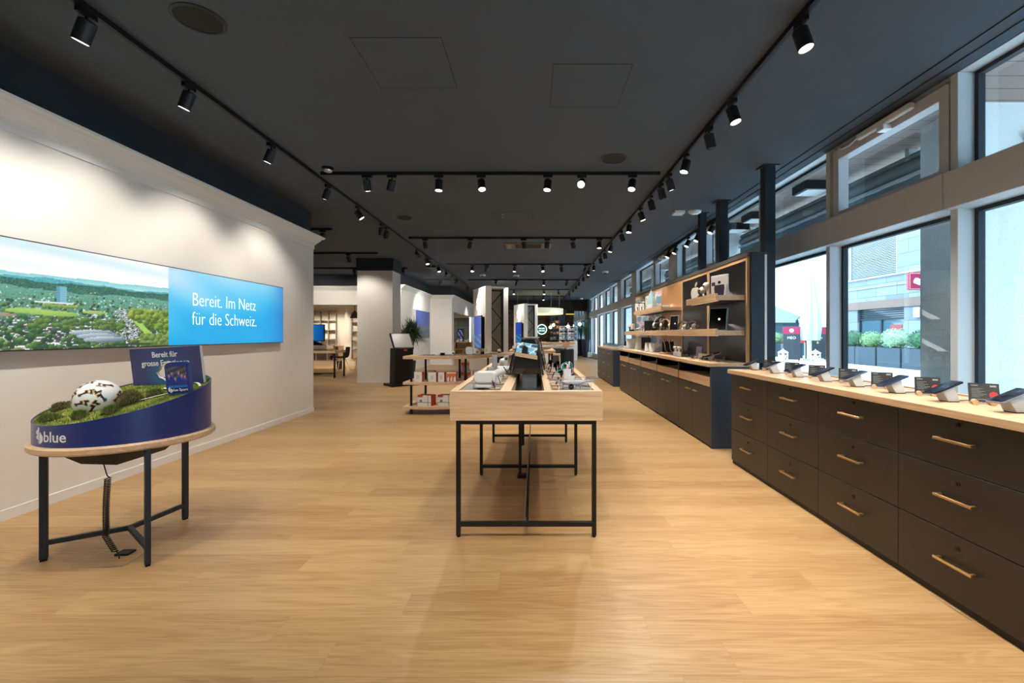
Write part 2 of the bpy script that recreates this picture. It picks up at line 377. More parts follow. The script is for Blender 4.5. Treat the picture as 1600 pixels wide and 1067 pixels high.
for i, (a, b_) in enumerate(MUL):
    struct('window_%d' % (i + 1), MB().box(3.12, 3.3, a, b_, .12, ZC), M_alu, bev=.003)
    if i + 1 == len(MUL): break
    c = MUL[i + 1][0]
    r = bpy.data.objects['window_%d' % (i + 1)]
    op = i in (4, 7, 9)
    if b_ < 22: low = (.12, 2.165)
    else: low = (.12, 2.165)
    s = MB(); gl = MB()
    for z0, z1, sash in ((low[0], low[1], False), (2.44, ZC, op)):
        t = .03; x0 = 3.245
        s.box(x0, 3.295, b_, b_ + t, z0, z1).box(x0, 3.295, c - t, c, z0, z1).box(x0, 3.295, b_ + t, c - t, z0, z0 + t).box(x0, 3.295, b_ + t, c - t, z1 - t, z1)
        gl.box(3.268, 3.272, b_ + t, c - t, z0 + t, z1 - t)
        if sash:
            q = MB(); w = .085; u = .03
            q.box(3.135, 3.243, b_ + u, b_ + u + w, z0 + .01, z1 - u).box(3.135, 3.243, c - u - w, c - u, z0 + .01, z1 - u)
            q.box(3.135, 3.243, b_ + u + w, c - u - w, z0 + .01, z0 + .06).box(3.135, 3.243, b_ + u + w, c - u - w, z1 - u - .1, z1 - u)
            q.build('window_sash', M_alub, r, bev=.003)
    s.build('window_seal', M_rubber, r)
    gl.build('window_glass', M_glass, r)
# entrance door leaf at the far end of the glass front
d = MB().box(3.14, 3.2, 22.6, 22.7, .12, 2.15).box(3.14, 3.2, 24.1, 24.2, .12, 2.15).box(3.14, 3.2, 22.7, 24.1, 2.05, 2.15).box(3.14, 3.2, 22.7, 24.1, .12, .25)
struct('door_1', d, M_alu)
# window opener motors above the sashes
for y0, nm in ((3.72, 'white window opener motor on the top sash beside the plaster pillar'), (7.78, 'small white window opener above the shelf wall, on the narrow sash'), (10.8, 'small white window opener far along the high windows, beyond the shelf wall')):
    k = .62 if y0 < 5 else .4
    t = thing('window_opener', nm, 'window opener', (3.09, y0, 3.085), 0, 'window opener motors')
    MB().box(-.02, .03, 0, k, 0, .055).build('housing', M_wplastic, t, bev=.008)
    MB().box(-.035, .045, k * .42, k * .55, -.05, .0).build('bracket', M_wplastic, t, bev=.004)
    MB().tube([(0, k, .03), (0, k + .12, .0), (0, k + .22, .01), (0.02, k + .3, .05)], .007).build('cable', M_wplastic, t)
# steel posts
for i, (x, y, w) in enumerate(((2.70, 5.25, .115), (2.735, 6.62, .125), (2.69, 7.27, .10))):
    o = MB().box(x - w / 2, x + w / 2, y - w / 2, y + w / 2, 0, ZC - .012).box(x - w / 2 - .035, x + w / 2 + .035, y - w / 2 - .03, y + w / 2 + .03, ZC - .012, ZC - .001).build('steel_post', M_bluesteel, org=(x, y, 0))
    tag(o, ('dark steel post with ceiling plate nearest the phone counter', 'dark steel post in the middle of the three behind the shelf wall', 'thin dark steel post deepest behind the shelf wall')[i], 'post', 'steel posts by the windows')
# ---------------------------------------------------------------- ceiling tracks and lamps
def track(p, q, label):
    p = Vector((*p, ZC - .02)); q = Vector((*q, ZC - .02)); d = (q - p).normalized(); L = (q - p).length
    r = thing('ceiling_track', label, 'lighting track', p, math.atan2(d.y, d.x), 'black ceiling lighting tracks')
    MB().box(0, L, -.017, .017, -.018, .019).build('rail', M_black, r)
    MB().box(0, L, -.006, .006, -.0195, -.0181).build('slot', mat('track_slot', (8, 8, 8), .6), r)
    MB().box(-.012, 0, -.019, .019, -.02, .019).build('end_cap', M_bplastic, r)
    MB().box(L, L + .012, -.019, .019, -.02, .019).build('end_cap', M_bplastic, r)
    return r
track((1.61, -2.5), (1.61, 24.5), 'long black ceiling track along the window side of the aisle')
track((-2.62, -2.5), (-2.62, 24.5), 'long black ceiling track beside the white picture wall')
XT = [(5.42, -2.52, 1.49, 'first'), (9.05, -2.47, 1.54, 'second'), (12.44, -2.36, 1.55, 'third'), (16.0, -2.3, 1.56, 'fourth'), (19.5, -2.3, 1.5, 'fifth'), (22.8, -2.3, 1.5, 'sixth')]
for y, a, b_, n in XT: track((a, y), (b_, y), '%s short cross track over the aisle, counted from the round turf table' % n)
track((-2.4, 1.9), (1.45, 1.9), 'short black unseen cross track added over the shop front, before the display table')  # unseen cross tracks continuing the spacing, added to carry fill lamps
track((-2.4, -1.6), (1.45, -1.6), 'short black unseen cross track added over the shop front, furthest from the brick wall')
track((-7.5, 8.3), (-3.69, 8.3), 'black cross track beginning just behind the end of the white picture wall')
track((-8.5, 10.75), (-3.7, 10.75), 'black cross track in front of the square white column')
track((-8.5, 13.2), (-3.67, 13.2), 'black cross track between the square column and the recess')
track((3.03, 7.5), (3.03, 10.6), 'black track against the high windows above the shelf wall')
track((-3.8, 16), (-2.75, 16), 'short black track above the potted dragon tree')

# one prototype lamp: adapter, stem, can (> lens)
lamp0 = thing('track_spotlight', 'x', 'spotlight')
MB().box(-.055, .055, -.016, .016, -.03, 0).build('adapter', M_bplastic, lamp0)
MB().cyl((0, 0, -.03), (0, 0, -.065), .008).build('stem', M_bplastic, lamp0)
def can(lit):
    b_ = MB().lathe([(.012, .032), (.036, .032), (.045, .024), (.045, -.10), (.040, -.10), (.040, -.085), (.012, -.085)], 28)
    c = b_.build('can', M_black, None, smooth=True)
    l = MB().lathe([(.0, -.0851), (.0395, -.0851), (.0395, -.0975), (.0, -.0975)], 24).build('lens', M_lens if lit else M_off, c)
    return c
can_lit = can(True); can_off = can(False)
first = [True]
def spot(x, y, label, group, aim=(0, 0, -1), lit=True, power=1.0, rz=0, ang=64, z=None):
    z = ZC - .04 if z is None else z
    if first[0]: r = lamp0; first[0] = False
    else:
        r = lamp0.copy(); C.objects.link(r)
        for ch in lamp0.children:
            if ch.name.startswith(('adapter', 'stem')):
                c = ch.copy(); C.objects.link(c); c.parent = r
    r.location = (x, y, z); r.rotation_euler = (0, 0, rz); r['label'] = label; r['group'] = group
    src = can_lit if lit else can_off
    c = src.copy(); C.objects.link(c); c.parent = r; c.location = (0, 0, -.085)
    a = Vector(aim).normalized(); a.rotate(Matrix.Rotation(-rz, 3, 'Z'))
    q = (-a).to_track_quat('Z', 'X')
    c.rotation_euler = q.to_euler()
    for g in src.children:
        d = g.copy(); C.objects.link(d); d.parent = c
    if lit and power > 0:
        ld = bpy.data.lights.new('spot', 'SPOT'); ld.energy = LAMP_W * power; ld.color = LAMP_COL
        ld.spot_size = math.radians(ang); ld.spot_blend = .65; ld.shadow_soft_size = .018
        lo = bpy.data.objects.new('spot', ld); C.objects.link(lo); lo.parent = c; lo.location = (0, 0, -.105)
    return r
def aim_at(x, y, tx, ty, tz): return (tx - x, ty - y, tz - (ZC - .15))
# along the windows: depth, lit, target
RT = [(-1.6, 1, (1.2, -1.4, .9)), (-.4, 1, (2.0, -.6, .9)), (.9, 1, (2.1, 2.1, .9)), (1.8, 1, (2.1, 1.6, .9)), (2.74, 1, (2.1, 2.4, .8)), (3.69, 1, (2.1, 3.3, .8)), (4.18, 0, (0, 0, 0)), (4.81, 1, (.8, 4.6, 0)), (5.40, 1, (2.2, 5.7, 1.2)), (5.75, 0, 0), (6.25, 0, 0), (6.85, 1, (2.3, 6.9, 1.2)), (7.66, 1, (1.2, 7.4, 0)), (8.36, 1, (2.3, 8.6, 1.2)), (9.46, 1, (.8, 9.6, 0)), (10.3, 1, (1.9, 10.6, .6)), (11.0, 0, 0), (12.2, 1, (1.7, 12.4, .5)), (13.2, 1, (.6, 13.4, 0)), (13.8, 0, 0), (14.7, 1, (1.4, 15, 0)), (16.1, 1, (1.0, 16.4, 0)), (17.3, 1, (1.4, 17.6, 0)), (18.5, 1, (.8, 19, 0)), (20.4, 1, (1, 21, 0))]
for i, (y, lit, t) in enumerate(RT):
    o = ORD[i - 4] if i >= 4 else None
    lab = ('%s black spotlight along the window side track, from the phone counter on%s' % (o, '' if lit else ', unlit')) if o else 'black spotlight on the window side track, %s before the drawers begin' % ORD[3 - i]
    spot(1.61, y, lab, 'spotlights on the window side track', aim_at(1.61, y, *t) if lit else (.25, .1, -.9), bool(lit), 1.0, PI / 2, ang=92)
LT = [(-1.5, 1), (-.3, 1), (.8, 1), (1.75, 1), (2.665, 1), (3.456, 1), (4.54, 1), (5.785, 1), (6.77, 1), (7.83, 1), (8.1, 0), (10.2, 1), (11.15, 1), (11.5, 0), (12.5, 1), (13.6, 1), (14.55, 0), (15.4, 1), (17.9, 1), (18.4, 0), (20.5, 1), (22.5, 1)]
for i, (y, lit) in enumerate(LT):
    o = ORD[i - 4] if i >= 4 else None
    lab = ('%s black spotlight along the picture wall side track, from the turf table on%s' % (o, '' if lit else ', unlit')) if o else 'black spotlight on the picture wall side track, %s before the turf table' % ORD[3 - i]
    if 6 < y < 8: aim = aim_at(-2.62, y, *((-1.0, 7.3, .7) if y < 7 else (-3.0, 8.6, .2)))
    elif y in (13.6, 15.4): aim = aim_at(-2.62, y, -4.17, 17.5, 1.0)
    elif y == 10.2: aim = aim_at(-2.62, y, -1.55, 12.6, 1.5)
    elif y == 17.9: aim = aim_at(-2.62, y, -.8, 19.6, 1.5)
    elif y < 6: aim = aim_at(-2.62, y, -3.53, y + .1, .95)
    elif y < 9: aim = aim_at(-2.62, y, -2.0 if i % 2 else -3.4, y + .6, .2)
    else: aim = aim_at(-2.62, y, -3.3 if i % 2 else -1.8, y - .6, .3)
    spot(-2.62, y, lab, 'spotlights on the picture wall side track', aim if lit else (-.2, .3, -.9), bool(lit), (.62 if y > .5 else .4) if y < 6 else .5 if y == 10.2 else .8, PI / 2, ang=100 if y < 6 else 96)
XL = {0: [(-1.99, 1), (-1.69, 0), (-1.13, 1), (-.625, 1), (.168, 1), (.572, 2), (1.174, 1)],
      1: [(-2.16, 1), (-1.26, 0), (-.2, 0), (.267, 1), (.776, 0), (1.30, 1)],
      2: [(-1.68, 1), (-1.28, 0), (-.525, 1), (.245, 1), (.75, 0), (1.42, 0)],
      3: [(-1.33, 1), (-.6, 0), (.36, 1), (1.17, 0)], 4: [(-.85, 1), (.44, 1), (1.05, 0)], 5: [(0, 0), (.48, 1), (1.18, 0)]}
for k, row in XL.items():
    y = XT[k][0]
    for i, (x, lit) in enumerate(row):
        lab = '%s black spotlight on the %s short cross track, counted from the picture wall side%s' % (ORD[i], XT[k][3], '' if lit else ', unlit')
        if lit == 2: aim = (-.22, -1.0, -.62)
        elif k == 0 and i == 0: aim = aim_at(x, y, -1.8, 6.1, .6)
        elif k == 1 and i in (0, 3): aim = aim_at(x, y, x * .8 - .2, 9.6, .6)
        elif k == 3 and i == 0: aim = aim_at(x, y, -.9, 19.7, 1.6)
        elif lit: aim = aim_at(x, y, x * .8 + (.25 if i % 2 else -.25), y - .9 + .35 * (i % 3), 0 if k else .5)
        else: aim = (-.3 if i % 2 else .2, .25, -.9)
        spot(x, y, lab, 'spotlights on the cross tracks over the aisle', aim, bool(lit), .9, 0, ang=60 if lit == 2 else 100)
for k, (yy, row) in enumerate(((1.9, [(-2.1, (-2.3, 2.5, .7)), (-1.3, (-1.2, 1.9, 0)), (-.5, (-.15, 2.75, .8)), (.2, (.1, 2.8, .8)), (.8, (1.0, 2.2, 0)), (1.35, (2.0, 2.6, .7))]), (-1.6, [(-2.1, (-2.4, .6, .4)), (-1.1, (-.9, .2, 0)), (-.1, (0, .6, 0)), (.8, (.7, .3, 0)), (1.3, (1.9, .8, .6))]))):  # unseen lamps added to brighten table front, cabinets and foreground floor
    for i, (x, t) in enumerate(row):
        spot(x, yy, '%s added unseen black spotlight on the %s' % (ORD[i], ('cross track before the display table', 'hindmost cross track at the shop front')[k]), 'unseen spotlights added over the shop front', aim_at(x, yy, *t), True, .8 if t[2] > .45 else .7 if x < 0 else .45, 0, ang=76)
for i, y in enumerate((7.73, 8.4, 8.92, 9.7, 10.2)):
    spot(3.03, y, '%s small spotlight on the track against the high windows, from the steel posts on' % ORD[i], 'spotlights over the shelf wall', aim_at(3.03, y, 2.2, y - .1, 1.3), True, .22, PI / 2)
for x, y, lab, t in ((-3.85, 8.3, 'lone black spotlight peeking past the end of the white picture wall', (-4.4, 10, .5)), (-4.38, 10.75, 'black spotlight in front of the square white column', (-4.2, 11.6, 1.4)), (-5.6, 10.75, 'black spotlight over the side table with the blue monitor', (-5.7, 12.4, .6)), (-6.9, 10.75, 'black spotlight behind the white wall, before the recess', (-7.2, 12, .3)), (-5.2, 13.2, 'black spotlight over the floor before the recess, beside the column', (-5.6, 14.9, 1.6)), (-7.0, 13.2, 'black spotlight washing the header of the recess', (-7.0, 14.9, 1.8)), (-3.79, 13.2, 'white tilted spotlight peeking out behind the square column', (-4.1, 15.6, 1.5)), (-3.28, 16, 'black spotlight above the blue wall picture', (-4.1, 16.8, 1.5))):
    spot(x, y, lab, 'spotlights over the side area', aim_at(x, y, *t), True, .5 if x == -4.38 else .8, 0, ang=100)
for x, y in ((-8.4, 16.9), (-7.7, 17.0), (-6.4, 16.7), (-5.4, 16.6)):
    spot(x, y, 'small spotlight in the low ceiling of the recess, %s from the column' % ORD[int((-5.4 - x) * 1.01)], 'spotlights in the recess', (0, .28, -1), True, .9, 0, ang=110, z=2.62)
for i, (x, y) in enumerate(((-4.2, 20.5), (-4.4, 22.8))):
    spot(x, y, 'spotlight in the green panelled side room, %s from its entrance' % ORD[i], 'spotlights in the green room', (0, .4, -1), True, .8, 0, ang=90)
for c in (can_lit, can_off):
    for g in list(c.children): bpy.data.objects.remove(g)
    bpy.data.objects.remove(c)

# ---------------------------------------------------------------- other things on the ceiling
for x, y, r, lab in ((-2.05, 2.787, .125, 'large round black ceiling loudspeaker beside the picture wall track'), (.88, 5.0, .125, 'round black ceiling loudspeaker over the aisle, before the first cross track'), (-2.14, 7.54, .115, 'small looking round black ceiling loudspeaker between first and second cross track')):
    t = thing('ceiling_speaker', lab, 'loudspeaker', (x, y, ZC), 0, 'round ceiling loudspeakers')
    MB().lathe([(r + .02, -.001), (r + .02, -.006), (r + .008, -.012), (r, -.008), (r, -.001)], 40).build('rim', mat('speaker_rim', (30, 33, 35), .6), t, smooth=True)
    MB().lathe([(0, -.003), (r, -.003), (r, -.005), (0, -.007)], 40).build('grille', mat('speaker_grille', (9, 10, 11), .8), t)
def hatch(x0, x1, y0, y1, label, patched=False):
    t = thing('access_hatch', label, 'ceiling hatch', (x0, y0, ZC), 0, 'flush ceiling hatches')
    a, b_ = x1 - x0, y1 - y0; w = .004
    MB().box(0, a, 0, w, -.002, -.0002).box(0, a, b_ - w, b_, -.002, -.0002).box(0, w, w, b_ - w, -.002, -.0002).box(a - w, a, w, b_ - w, -.002, -.0002).build('gap', mat('hatch_gap', (22, 23, 24), .9), t)
    MB().box(w, a - w, w, b_ - w, -.0015, -.0002).build('panel', M_ceil, t)
hatch(.137, .71, 3.25, 3.87, 'square flush ceiling hatch over the front of the display table')
hatch(-1.2, -.6, 2.96, 3.58, 'square flush hatch in a patched part of the ceiling')
hatch(-.62, -.02, 7.2, 7.75, 'square flush ceiling hatch between first and second cross track')
t = thing('ceiling_air_unit', 'rectangular grey air conditioning grille in the ceiling behind the second cross track', 'air conditioner', (-.62, 9.6, ZC))
MB().box(0, 1.0, 0, .62, -.02, 0).build('frame', mat('air_unit_frame', (92, 92, 90), .6), t, bev=.006)
g = MB()
for i in range(9): g.box(.22, .78, .08 + i * .052, .10 + i * .052, -.028, -.0201)
g.build('grille', mat('air_unit_slats', (52, 52, 52), .6), t)
for x in (.05, .87): MB().box(x, x + .08, .1, .52, -.026, -.0201).build('flap', mat('air_unit_flap', (120, 118, 114), .6), t)
t = thing('emergency_light', 'square white emergency light box on the ceiling beside the oval one', 'emergency light', (2.27, 7.15, ZC))
MB().rbox(-.085, .085, -.085, .085, -.05, 0, .02).build('housing', M_wplastic, t, bev=.006); MB().box(-.07, .07, -.0875, -.0851, -.04, -.012).build('diffuser', mat('pale_diffuser', (250, 250, 244), .3), t)
t = thing('emergency_light', 'oval white emergency light on the ceiling beside the square one', 'emergency light', (2.52, 7.13, ZC))
MB().lathe([(0, -.045), (.07, -.045), (.095, -.03), (.105, -.012), (.105, 0), (0, 0)], 32, sx=1.0, sy=.75).build('housing', M_wplastic, t, smooth=True); MB().lathe([(0, -.052), (.06, -.05), (.068, -.0455), (0, -.0455)], 32, sy=.75).build('diffuser', mat('pale_diffuser', (250, 250, 244), .3), t, smooth=True)
t = thing('smoke_detector', 'black domed detector with chrome rim near the start of the first cross track', 'detector', (-2.39, 5.28, ZC))
MB().lathe([(0, -.03), (.05, -.03), (.065, -.022), (.065, 0), (0, 0)], 28).build('body', M_bplastic, t, smooth=True); MB().lathe([(.03, -.05), (.045, -.045), (.05, -.0301), (.03, -.0301)], 24).build('rim', M_steel, t, smooth=True)
for x, y, lab in ((-1.66, 14.75, 'white dome camera on the ceiling above the neon logo pillar'), (-.57, 14.9, 'white dome camera on the ceiling beside the fourth cross track'), (2.2, 14.0, 'white dome camera on the ceiling on the window side'), (2.55, 24.5, 'tiny white dome camera on the ceiling above the mirror wall')):
    t = thing('dome_camera', lab, 'camera', (x, y, ZC), 0, 'white dome cameras')
    MB().lathe([(0, -.05), (.085, -.05), (.10, -.03), (.10, 0), (0, 0)], 28).build('housing', M_wplastic, t, smooth=True)
    MB().ball((0, 0, -.05), .055, n=20).build('dome', M_gloss, t, smooth=True)
t = thing('wireless_router', 'flat black access point box on the ceiling above the white corner wall', 'access point', (-2.9, 12.9, ZC - .02))
MB().rbox(-.12, .12, -.12, .12, -.035, .02, .03).build('housing', M_bplastic, t, bev=.005); MB().box(-.02, .02, -.122, -.1201, -.02, -.012).build('indicator', M_steel, t)
for i, (x, y) in enumerate(((-.5, 7.34), (-.32, 12.9), (-3.9, 6.3))):
    t = thing('sprinkler_head', ('small sprinkler nozzle on the ceiling beside the flush hatch', 'small sprinkler nozzle on the ceiling behind the third cross track', 'small sprinkler nozzle hidden behind the picture wall frieze')[i], 'sprinkler', (x, y, ZC)) if i < 2 else None
    if t:
        MB().lathe([(0, -.05), (.008, -.05), (.008, -.012), (.022, -.006), (.022, 0), (0, 0)], 12).build('nozzle', M_steel, t); MB().cyl((0, 0, -.053), (0, 0, -.05), .016).build('deflector', M_steel, t)
t = thing('wall_camera', 'white bullet camera in the far corner beside the glass door', 'camera', (2.93, 25.2, 2.0))
MB().cyl((0, -.25, 0), (0, 0, 0), .06).build('body', M_wplastic, t, smooth=True); MB().cyl((0, -.255, 0), (0, -.2501, 0), .05).build('lens', M_gloss, t); MB().box(-.03, .07, -.02, .05, -.02, .02).build('bracket', M_wplastic, t)
# ---------------------------------------------------------------- light box with the panorama
def town(seed):
    R = random.Random(seed); N, Hh = 680, 140; s_ = 1.45
    pix = [[(240, 248, 248)] * N for _ in range(Hh)]
    mix = lambda a, b, t: tuple(a[k] + (b[k] - a[k]) * t for k in range(3))
    wob = lambda i, s, p: math.sin(i * s + p) * .5 + math.sin(i * s * 2.3 + p * 2) * .3 + math.sin(i * s * 5.1 + p) * .2
    for i in range(N):
        u = i / N
        h1 = 102 + 2.6 * wob(i, .02, 1) - 3 * u; h2 = 97 + 2.2 * wob(i, .034, 3) - 5 * u; forest = 90 + 2 * wob(i, .05, 5); fb = 79 + 3 * wob(i, .04, 2)
        for j in range(Hh):
            n = R.random()
            if j > h1: c = mix((252, 252, 248), (214, 240, 246), max(0, min(1, (j - h1) / 34))); c = mix(c, (252, 253, 252), .5 + .5 * math.sin(i * .014 + j * .22))
            elif j > h2: c = mix((120, 204, 214), (180, 228, 230), n * .5 + (h1 - j) / 12)
            elif j > forest: c = mix((52, 150, 170), (110, 196, 196), n)
            elif j > fb and u > .42: c = mix((24, 84, 92), (92, 150, 96), n * n)
            else:
                d = j / 90
                c = mix((40, 84, 58), (112, 170, 130), n * .7 + .3 * d)
                c = mix(c, (126, 210, 212), .5 * d * d)
            pix[j][i] = c
    def rect(x, y, w, h, c):
        for j in range(int(max(0, y)), int(min(Hh, y + h))):
            for i in range(int(max(0, x)), int(min(N, x + w))): pix[j][i] = c
    def blob(x, y, rx, ry, c, c2):
        for j in range(int(max(0, y - ry)), int(min(Hh, y + ry + 1))):
            for i in range(int(max(0, x - rx)), int(min(N, x + rx + 1))):
                e = ((i - x) / rx) ** 2 + ((j - y) / ry) ** 2
                if e < 1: pix[j][i] = mix(c, c2, max(0, min(1, .5 + (x - i) / rx * .25 + (j - y) / ry * .45)) * (.75 + .3 * R.random()))
    for k in range(5200):                                      # houses, smaller with distance
        y = 84 * (1 - R.random() ** .55); d = 1 - y / 90
        x = R.random() * N; w = 1 + 7 * d * R.random(); h = 1 + 2.0 * d
        cc = R.choice([(240, 244, 244), (214, 226, 232), (186, 204, 212), (244, 240, 232), (136, 130, 128), (70, 72, 76), (58, 84, 96)])
        if d > .5: rect(x, y, w, h * .7, cc); rect(x, y + h * .7, w, h * .6, R.choice([(70, 62, 62), (92, 80, 74), (54, 58, 66)]))
        else: rect(x, y, w, h, mix(cc, (160, 222, 228), .35 * (1 - d)))
    for k in range(1300):
        y = 78 * (1 - R.random() ** .65); d = 1 - y / 90; x = R.random() * N
        blob(x, y, 1 + 3.4 * d, 1 + 2.4 * d, (26, 60, 40), R.choice([(90, 150, 70), (156, 190, 84), (66, 118, 76), (44, 92, 66)]))
    for k in range(4): blob(480 + k * 12, 50 - k * .8, 22, 3.6, (132, 176, 88), (178, 212, 112))          # playing fields
    blob(440, 44, 30, 3, (146, 136, 120), (176, 168, 140)); blob(560, 52, 18, 2.4, (150, 176, 100), (186, 206, 130))
    for k in range(60): x = 496 + k * .7; blob(x, 57 + R.random() * 2, 1, 2.5, (70, 110, 60), (170, 190, 90))
    rect(512, 62, 12, 24, (128, 190, 206)); rect(512, 62, 4, 24, (84, 150, 176))                            # tower block
    for q in range(8): rect(512, 63 + q * 3, 12, 1, (104, 170, 190))
    rect(488, 62, 44, 2, (222, 234, 238))
    for k in range(420):                                         # packed car park
        t = R.random(); y = 12 + 48 * t; x = 596 + 20 * (1 - t) + (R.random() - .5) * (40 - 26 * t); rect(x, y, 2.4, 1, R.choice([(226, 232, 234), (140, 152, 156), (60, 66, 70), (190, 198, 200)]))
    for k in range(30): blob(616 + k * 1.3, 46 - k * 1.25, 4 + k * .1, 3, (140, 190, 76), (172, 214, 100))
    for k in range(240):                                        # leafy wood
        t = R.random(); x = 612 + t * 70; y = 58 - R.random() * (10 + 28 * t)
        blob(x, y, 5.5, 4.4, (44, 80, 30), R.choice([(206, 212, 80), (150, 184, 66), (178, 200, 86)]))
    for k in range(80): blob(630 + R.random() * 52, R.random() * 18, 5, 4.4, (50, 82, 40), (156, 180, 84))
    for k in range(60): blob(480 + R.random() * 120, 28 + R.random() * 14, 4, 3.2, (40, 76, 44), (130, 164, 76))
    for q in range(3):                                          # hall roofs
        blob(556 + q * 9, 22 - q * 5, 30, 4.4, (84, 104, 122), (216, 228, 234))
    rect(586, 3, 60, 3, (40, 70, 48))
    return pix, N, Hh
PX, PN, PH = town(4)
bx = thing('light_box', 'wide glowing wall picture of a town panorama with a blue text panel', 'light box', (-3.53, 3.2, 1.5))
MB().box(.004, .0199, -2.9, 3.0, -.3, .31).build('wall_mount', M_black, bx)
ob = MB().box(.02, .055, -3.0, 3.11, -.375, .385).build('housing', mat('light_box_frame', (60, 62, 64), .4, .6), bx)
M_lit = vcol('backlit_print', .5, 1.0)
nt = M_lit.node_tree; nt.nodes['Principled BSDF'].inputs['Base Color'].default_value = (.02, .02, .02, 1)
for l in list(nt.links):
    if l.to_socket.name == 'Base Color': nt.links.remove(l)
Ml = lambda y, z: frame((.0575, y, z), (0, 1, 0), (0, 0, 1))
printed('panorama_print', M_lit, Ml(-2.99, -.367), 4.117, .744, PN - 1, PH - 1, lambda u, v: PX[min(PH - 1, int(v * (PH - 1) + .5))][min(PN - 1, int(u * (PN - 1) + .5))], bx)
def bluef(u, v):
    cl = .5 + .25 * math.sin(u * 5 + v * 3 + 1) * math.sin(v * 6 + u * 4) + .12 * math.sin(u * 13 + v * 9)
    t = max(0, min(1, v * 1.25 + (cl - .5) * .6 - .2 - .45 * u)); e = max(0, (u - .72) / .28) ** 2 * .6
    a = (0, 168, 232); b_ = (186, 230, 252)
    c = [a[k] + (b_[k] - a[k]) * t for k in range(3)]; d = (10, 100, 186)
    return [c[k] + (d[k] - c[k]) * e for k in range(3)]
printed('text_panel_print', M_lit, Ml(1.127, -.367), 1.976, .744, 60, 30, bluef, bx)
M_glowtext = mat('backlit_white_letters', (255, 255, 255), .5, emit=.8)
tm = MB(); fr = frame((.059, 0, 0), (0, 1, 0), (0, 0, 1))
for s_, y, z in (('Bereit. Im Netz', 1.42, .03), ('für die Schweiz.', 1.42, -.165)):
    tm.text(s_, .198, fr @ Matrix.Translation((y, z, 0)) @ Matrix.Diagonal((.86, 1, 1, 1)), .0006, 'LEFT', -.0035)
tm.build('lettering', M_glowtext, bx)

# ---------------------------------------------------------------- round table with the turf display
TX, TY = -2.386, 2.688
t = thing('round_table', 'round oak table on three dark legs under the turf display', 'table', (TX, TY, 0))
MB().lathe([(0, .622), (.405, .622), (.4155, .632), (.4155, .655), (.408, .664), (0, .664)], 80).build('tabletop', M_oakx, t, smooth=True)
LEG = [(-.293, -.2), (.317, -.25), (.05, .362)]
sb = MB()
for x, y in LEG:
    a = math.atan2(y, x); M = Matrix.Translation((x, y, 0)) @ Matrix.Rotation(a, 4, 'Z')
    MB().box(-.017, .017, -.012, .012, .012, .6215, M).build('leg', M_bluesteel, t, bev=.002)
    MB().box(-.014, .014, -.010, .010, 0, .012, M).build('foot', M_bplastic, t)
    L = math.hypot(x, y); sb.box(0, L - .0175, -.011, .011, .085, .11, Matrix.Rotation(a, 4, 'Z'))
sb.build('stretcher', M_bluesteel, t)
MB().hexa([(-.02, -.27, .55), (.17, -.27, .545), (.17, .05, .545), (-.02, .05, .55)], [(-.16, -.29, .6215), (.2, -.29, .6215), (.2, .16, .6215), (-.16, .16, .6215)]).build('cable_box', M_black, t)
# spiral cord down to the floor socket
p = []
for i in range(0, 7): p.append((-.02 + .006 * i, -.16, .575 - .02 * i))
for i in range(400):
    s = i / 400; z = .44 - .40 * s; cx = .02 - .01 * math.sin(s * 3) + (.10 * max(0, s - .8) / .2 * .6); r = .013
    p.append((cx + r * math.cos(i * 2 * PI / 9), -.16 - .06 * max(0, s - .7) + r * math.sin(i * 2 * PI / 9), z))
p += [(.11, -.19, .03), (.12, -.2, .012)]
o = MB().tube(p, .003, 6).build('spiral_cord', M_bplastic, smooth=True); o.location = (TX, TY, 0)
tag(o, 'black coiled cord hanging under the round turf table to the floor', 'cord')
t = thing('floor_socket', 'flush metal framed floor socket lid under the round turf table', 'floor socket', (-2.33, 2.52, 0), .05)
f = MB(); a, b_, w = .13, .10, .0035
f.box(-a, a, -b_, -b_ + w, 0, .002).box(-a, a, b_ - w, b_, 0, .002).box(-a, -a + w, -b_, b_, 0, .002).box(a - w, a, -b_, b_, 0, .002).build('frame', M_steel, t)
MB().box(-a + w, a - w, -b_ + w, b_ - w, 0, .0012).build('lid', M_floor, t); MB().box(-.01, .06, .02, .08, .0013, .012).build('outlet', M_bplastic, t)

# blue drum with sloping turf
GA, GB, GZ = .0965, .2303, .866
gz = lambda x, y: GZ + GA * (x - TX) + GB * (y - TY)
dr = thing('turf_display', 'blue round plinth with sloping artificial turf and white lettering', 'display', (TX, TY, .664))
R_ = .393; n = 96; M_blue = mat('royal_blue_print', (24, 46, 116), .32, coat=.25)
ring = [(R_ * math.cos(2 * PI * i / n), R_ * math.sin(2 * PI * i / n)) for i in range(n)]
gl = lambda x, y: GZ - .664 + GA * x + GB * y
w = MB()
w.loft([[(x, y, 0) for x, y in ring], [(x, y, gl(x, y) + .006) for x, y in ring], [(x * .985, y * .985, gl(x, y) + .006) for x, y in ring], [(x * .985, y * .985, gl(x, y) - .02) for x, y in ring]])
w.build('plinth_wall', M_blue, dr, smooth=True)
m, nt, b = base('artificial_turf'); tc = nd(nt, 'ShaderNodeTexCoord'); n1 = nd(nt, 'ShaderNodeTexNoise', i_Scale=160.0, i_Detail=3.0); n2 = nd(nt, 'ShaderNodeTexNoise', i_Scale=9.0)
ad = nd(nt, 'ShaderNodeMath', operation='MULTIPLY_ADD'); ad.inputs[1].default_value = .6
rp = ramp(nt, [(.45, lin(58, 72, 20)), (.75, lin(106, 120, 40)), (1.0, lin(148, 156, 70))])
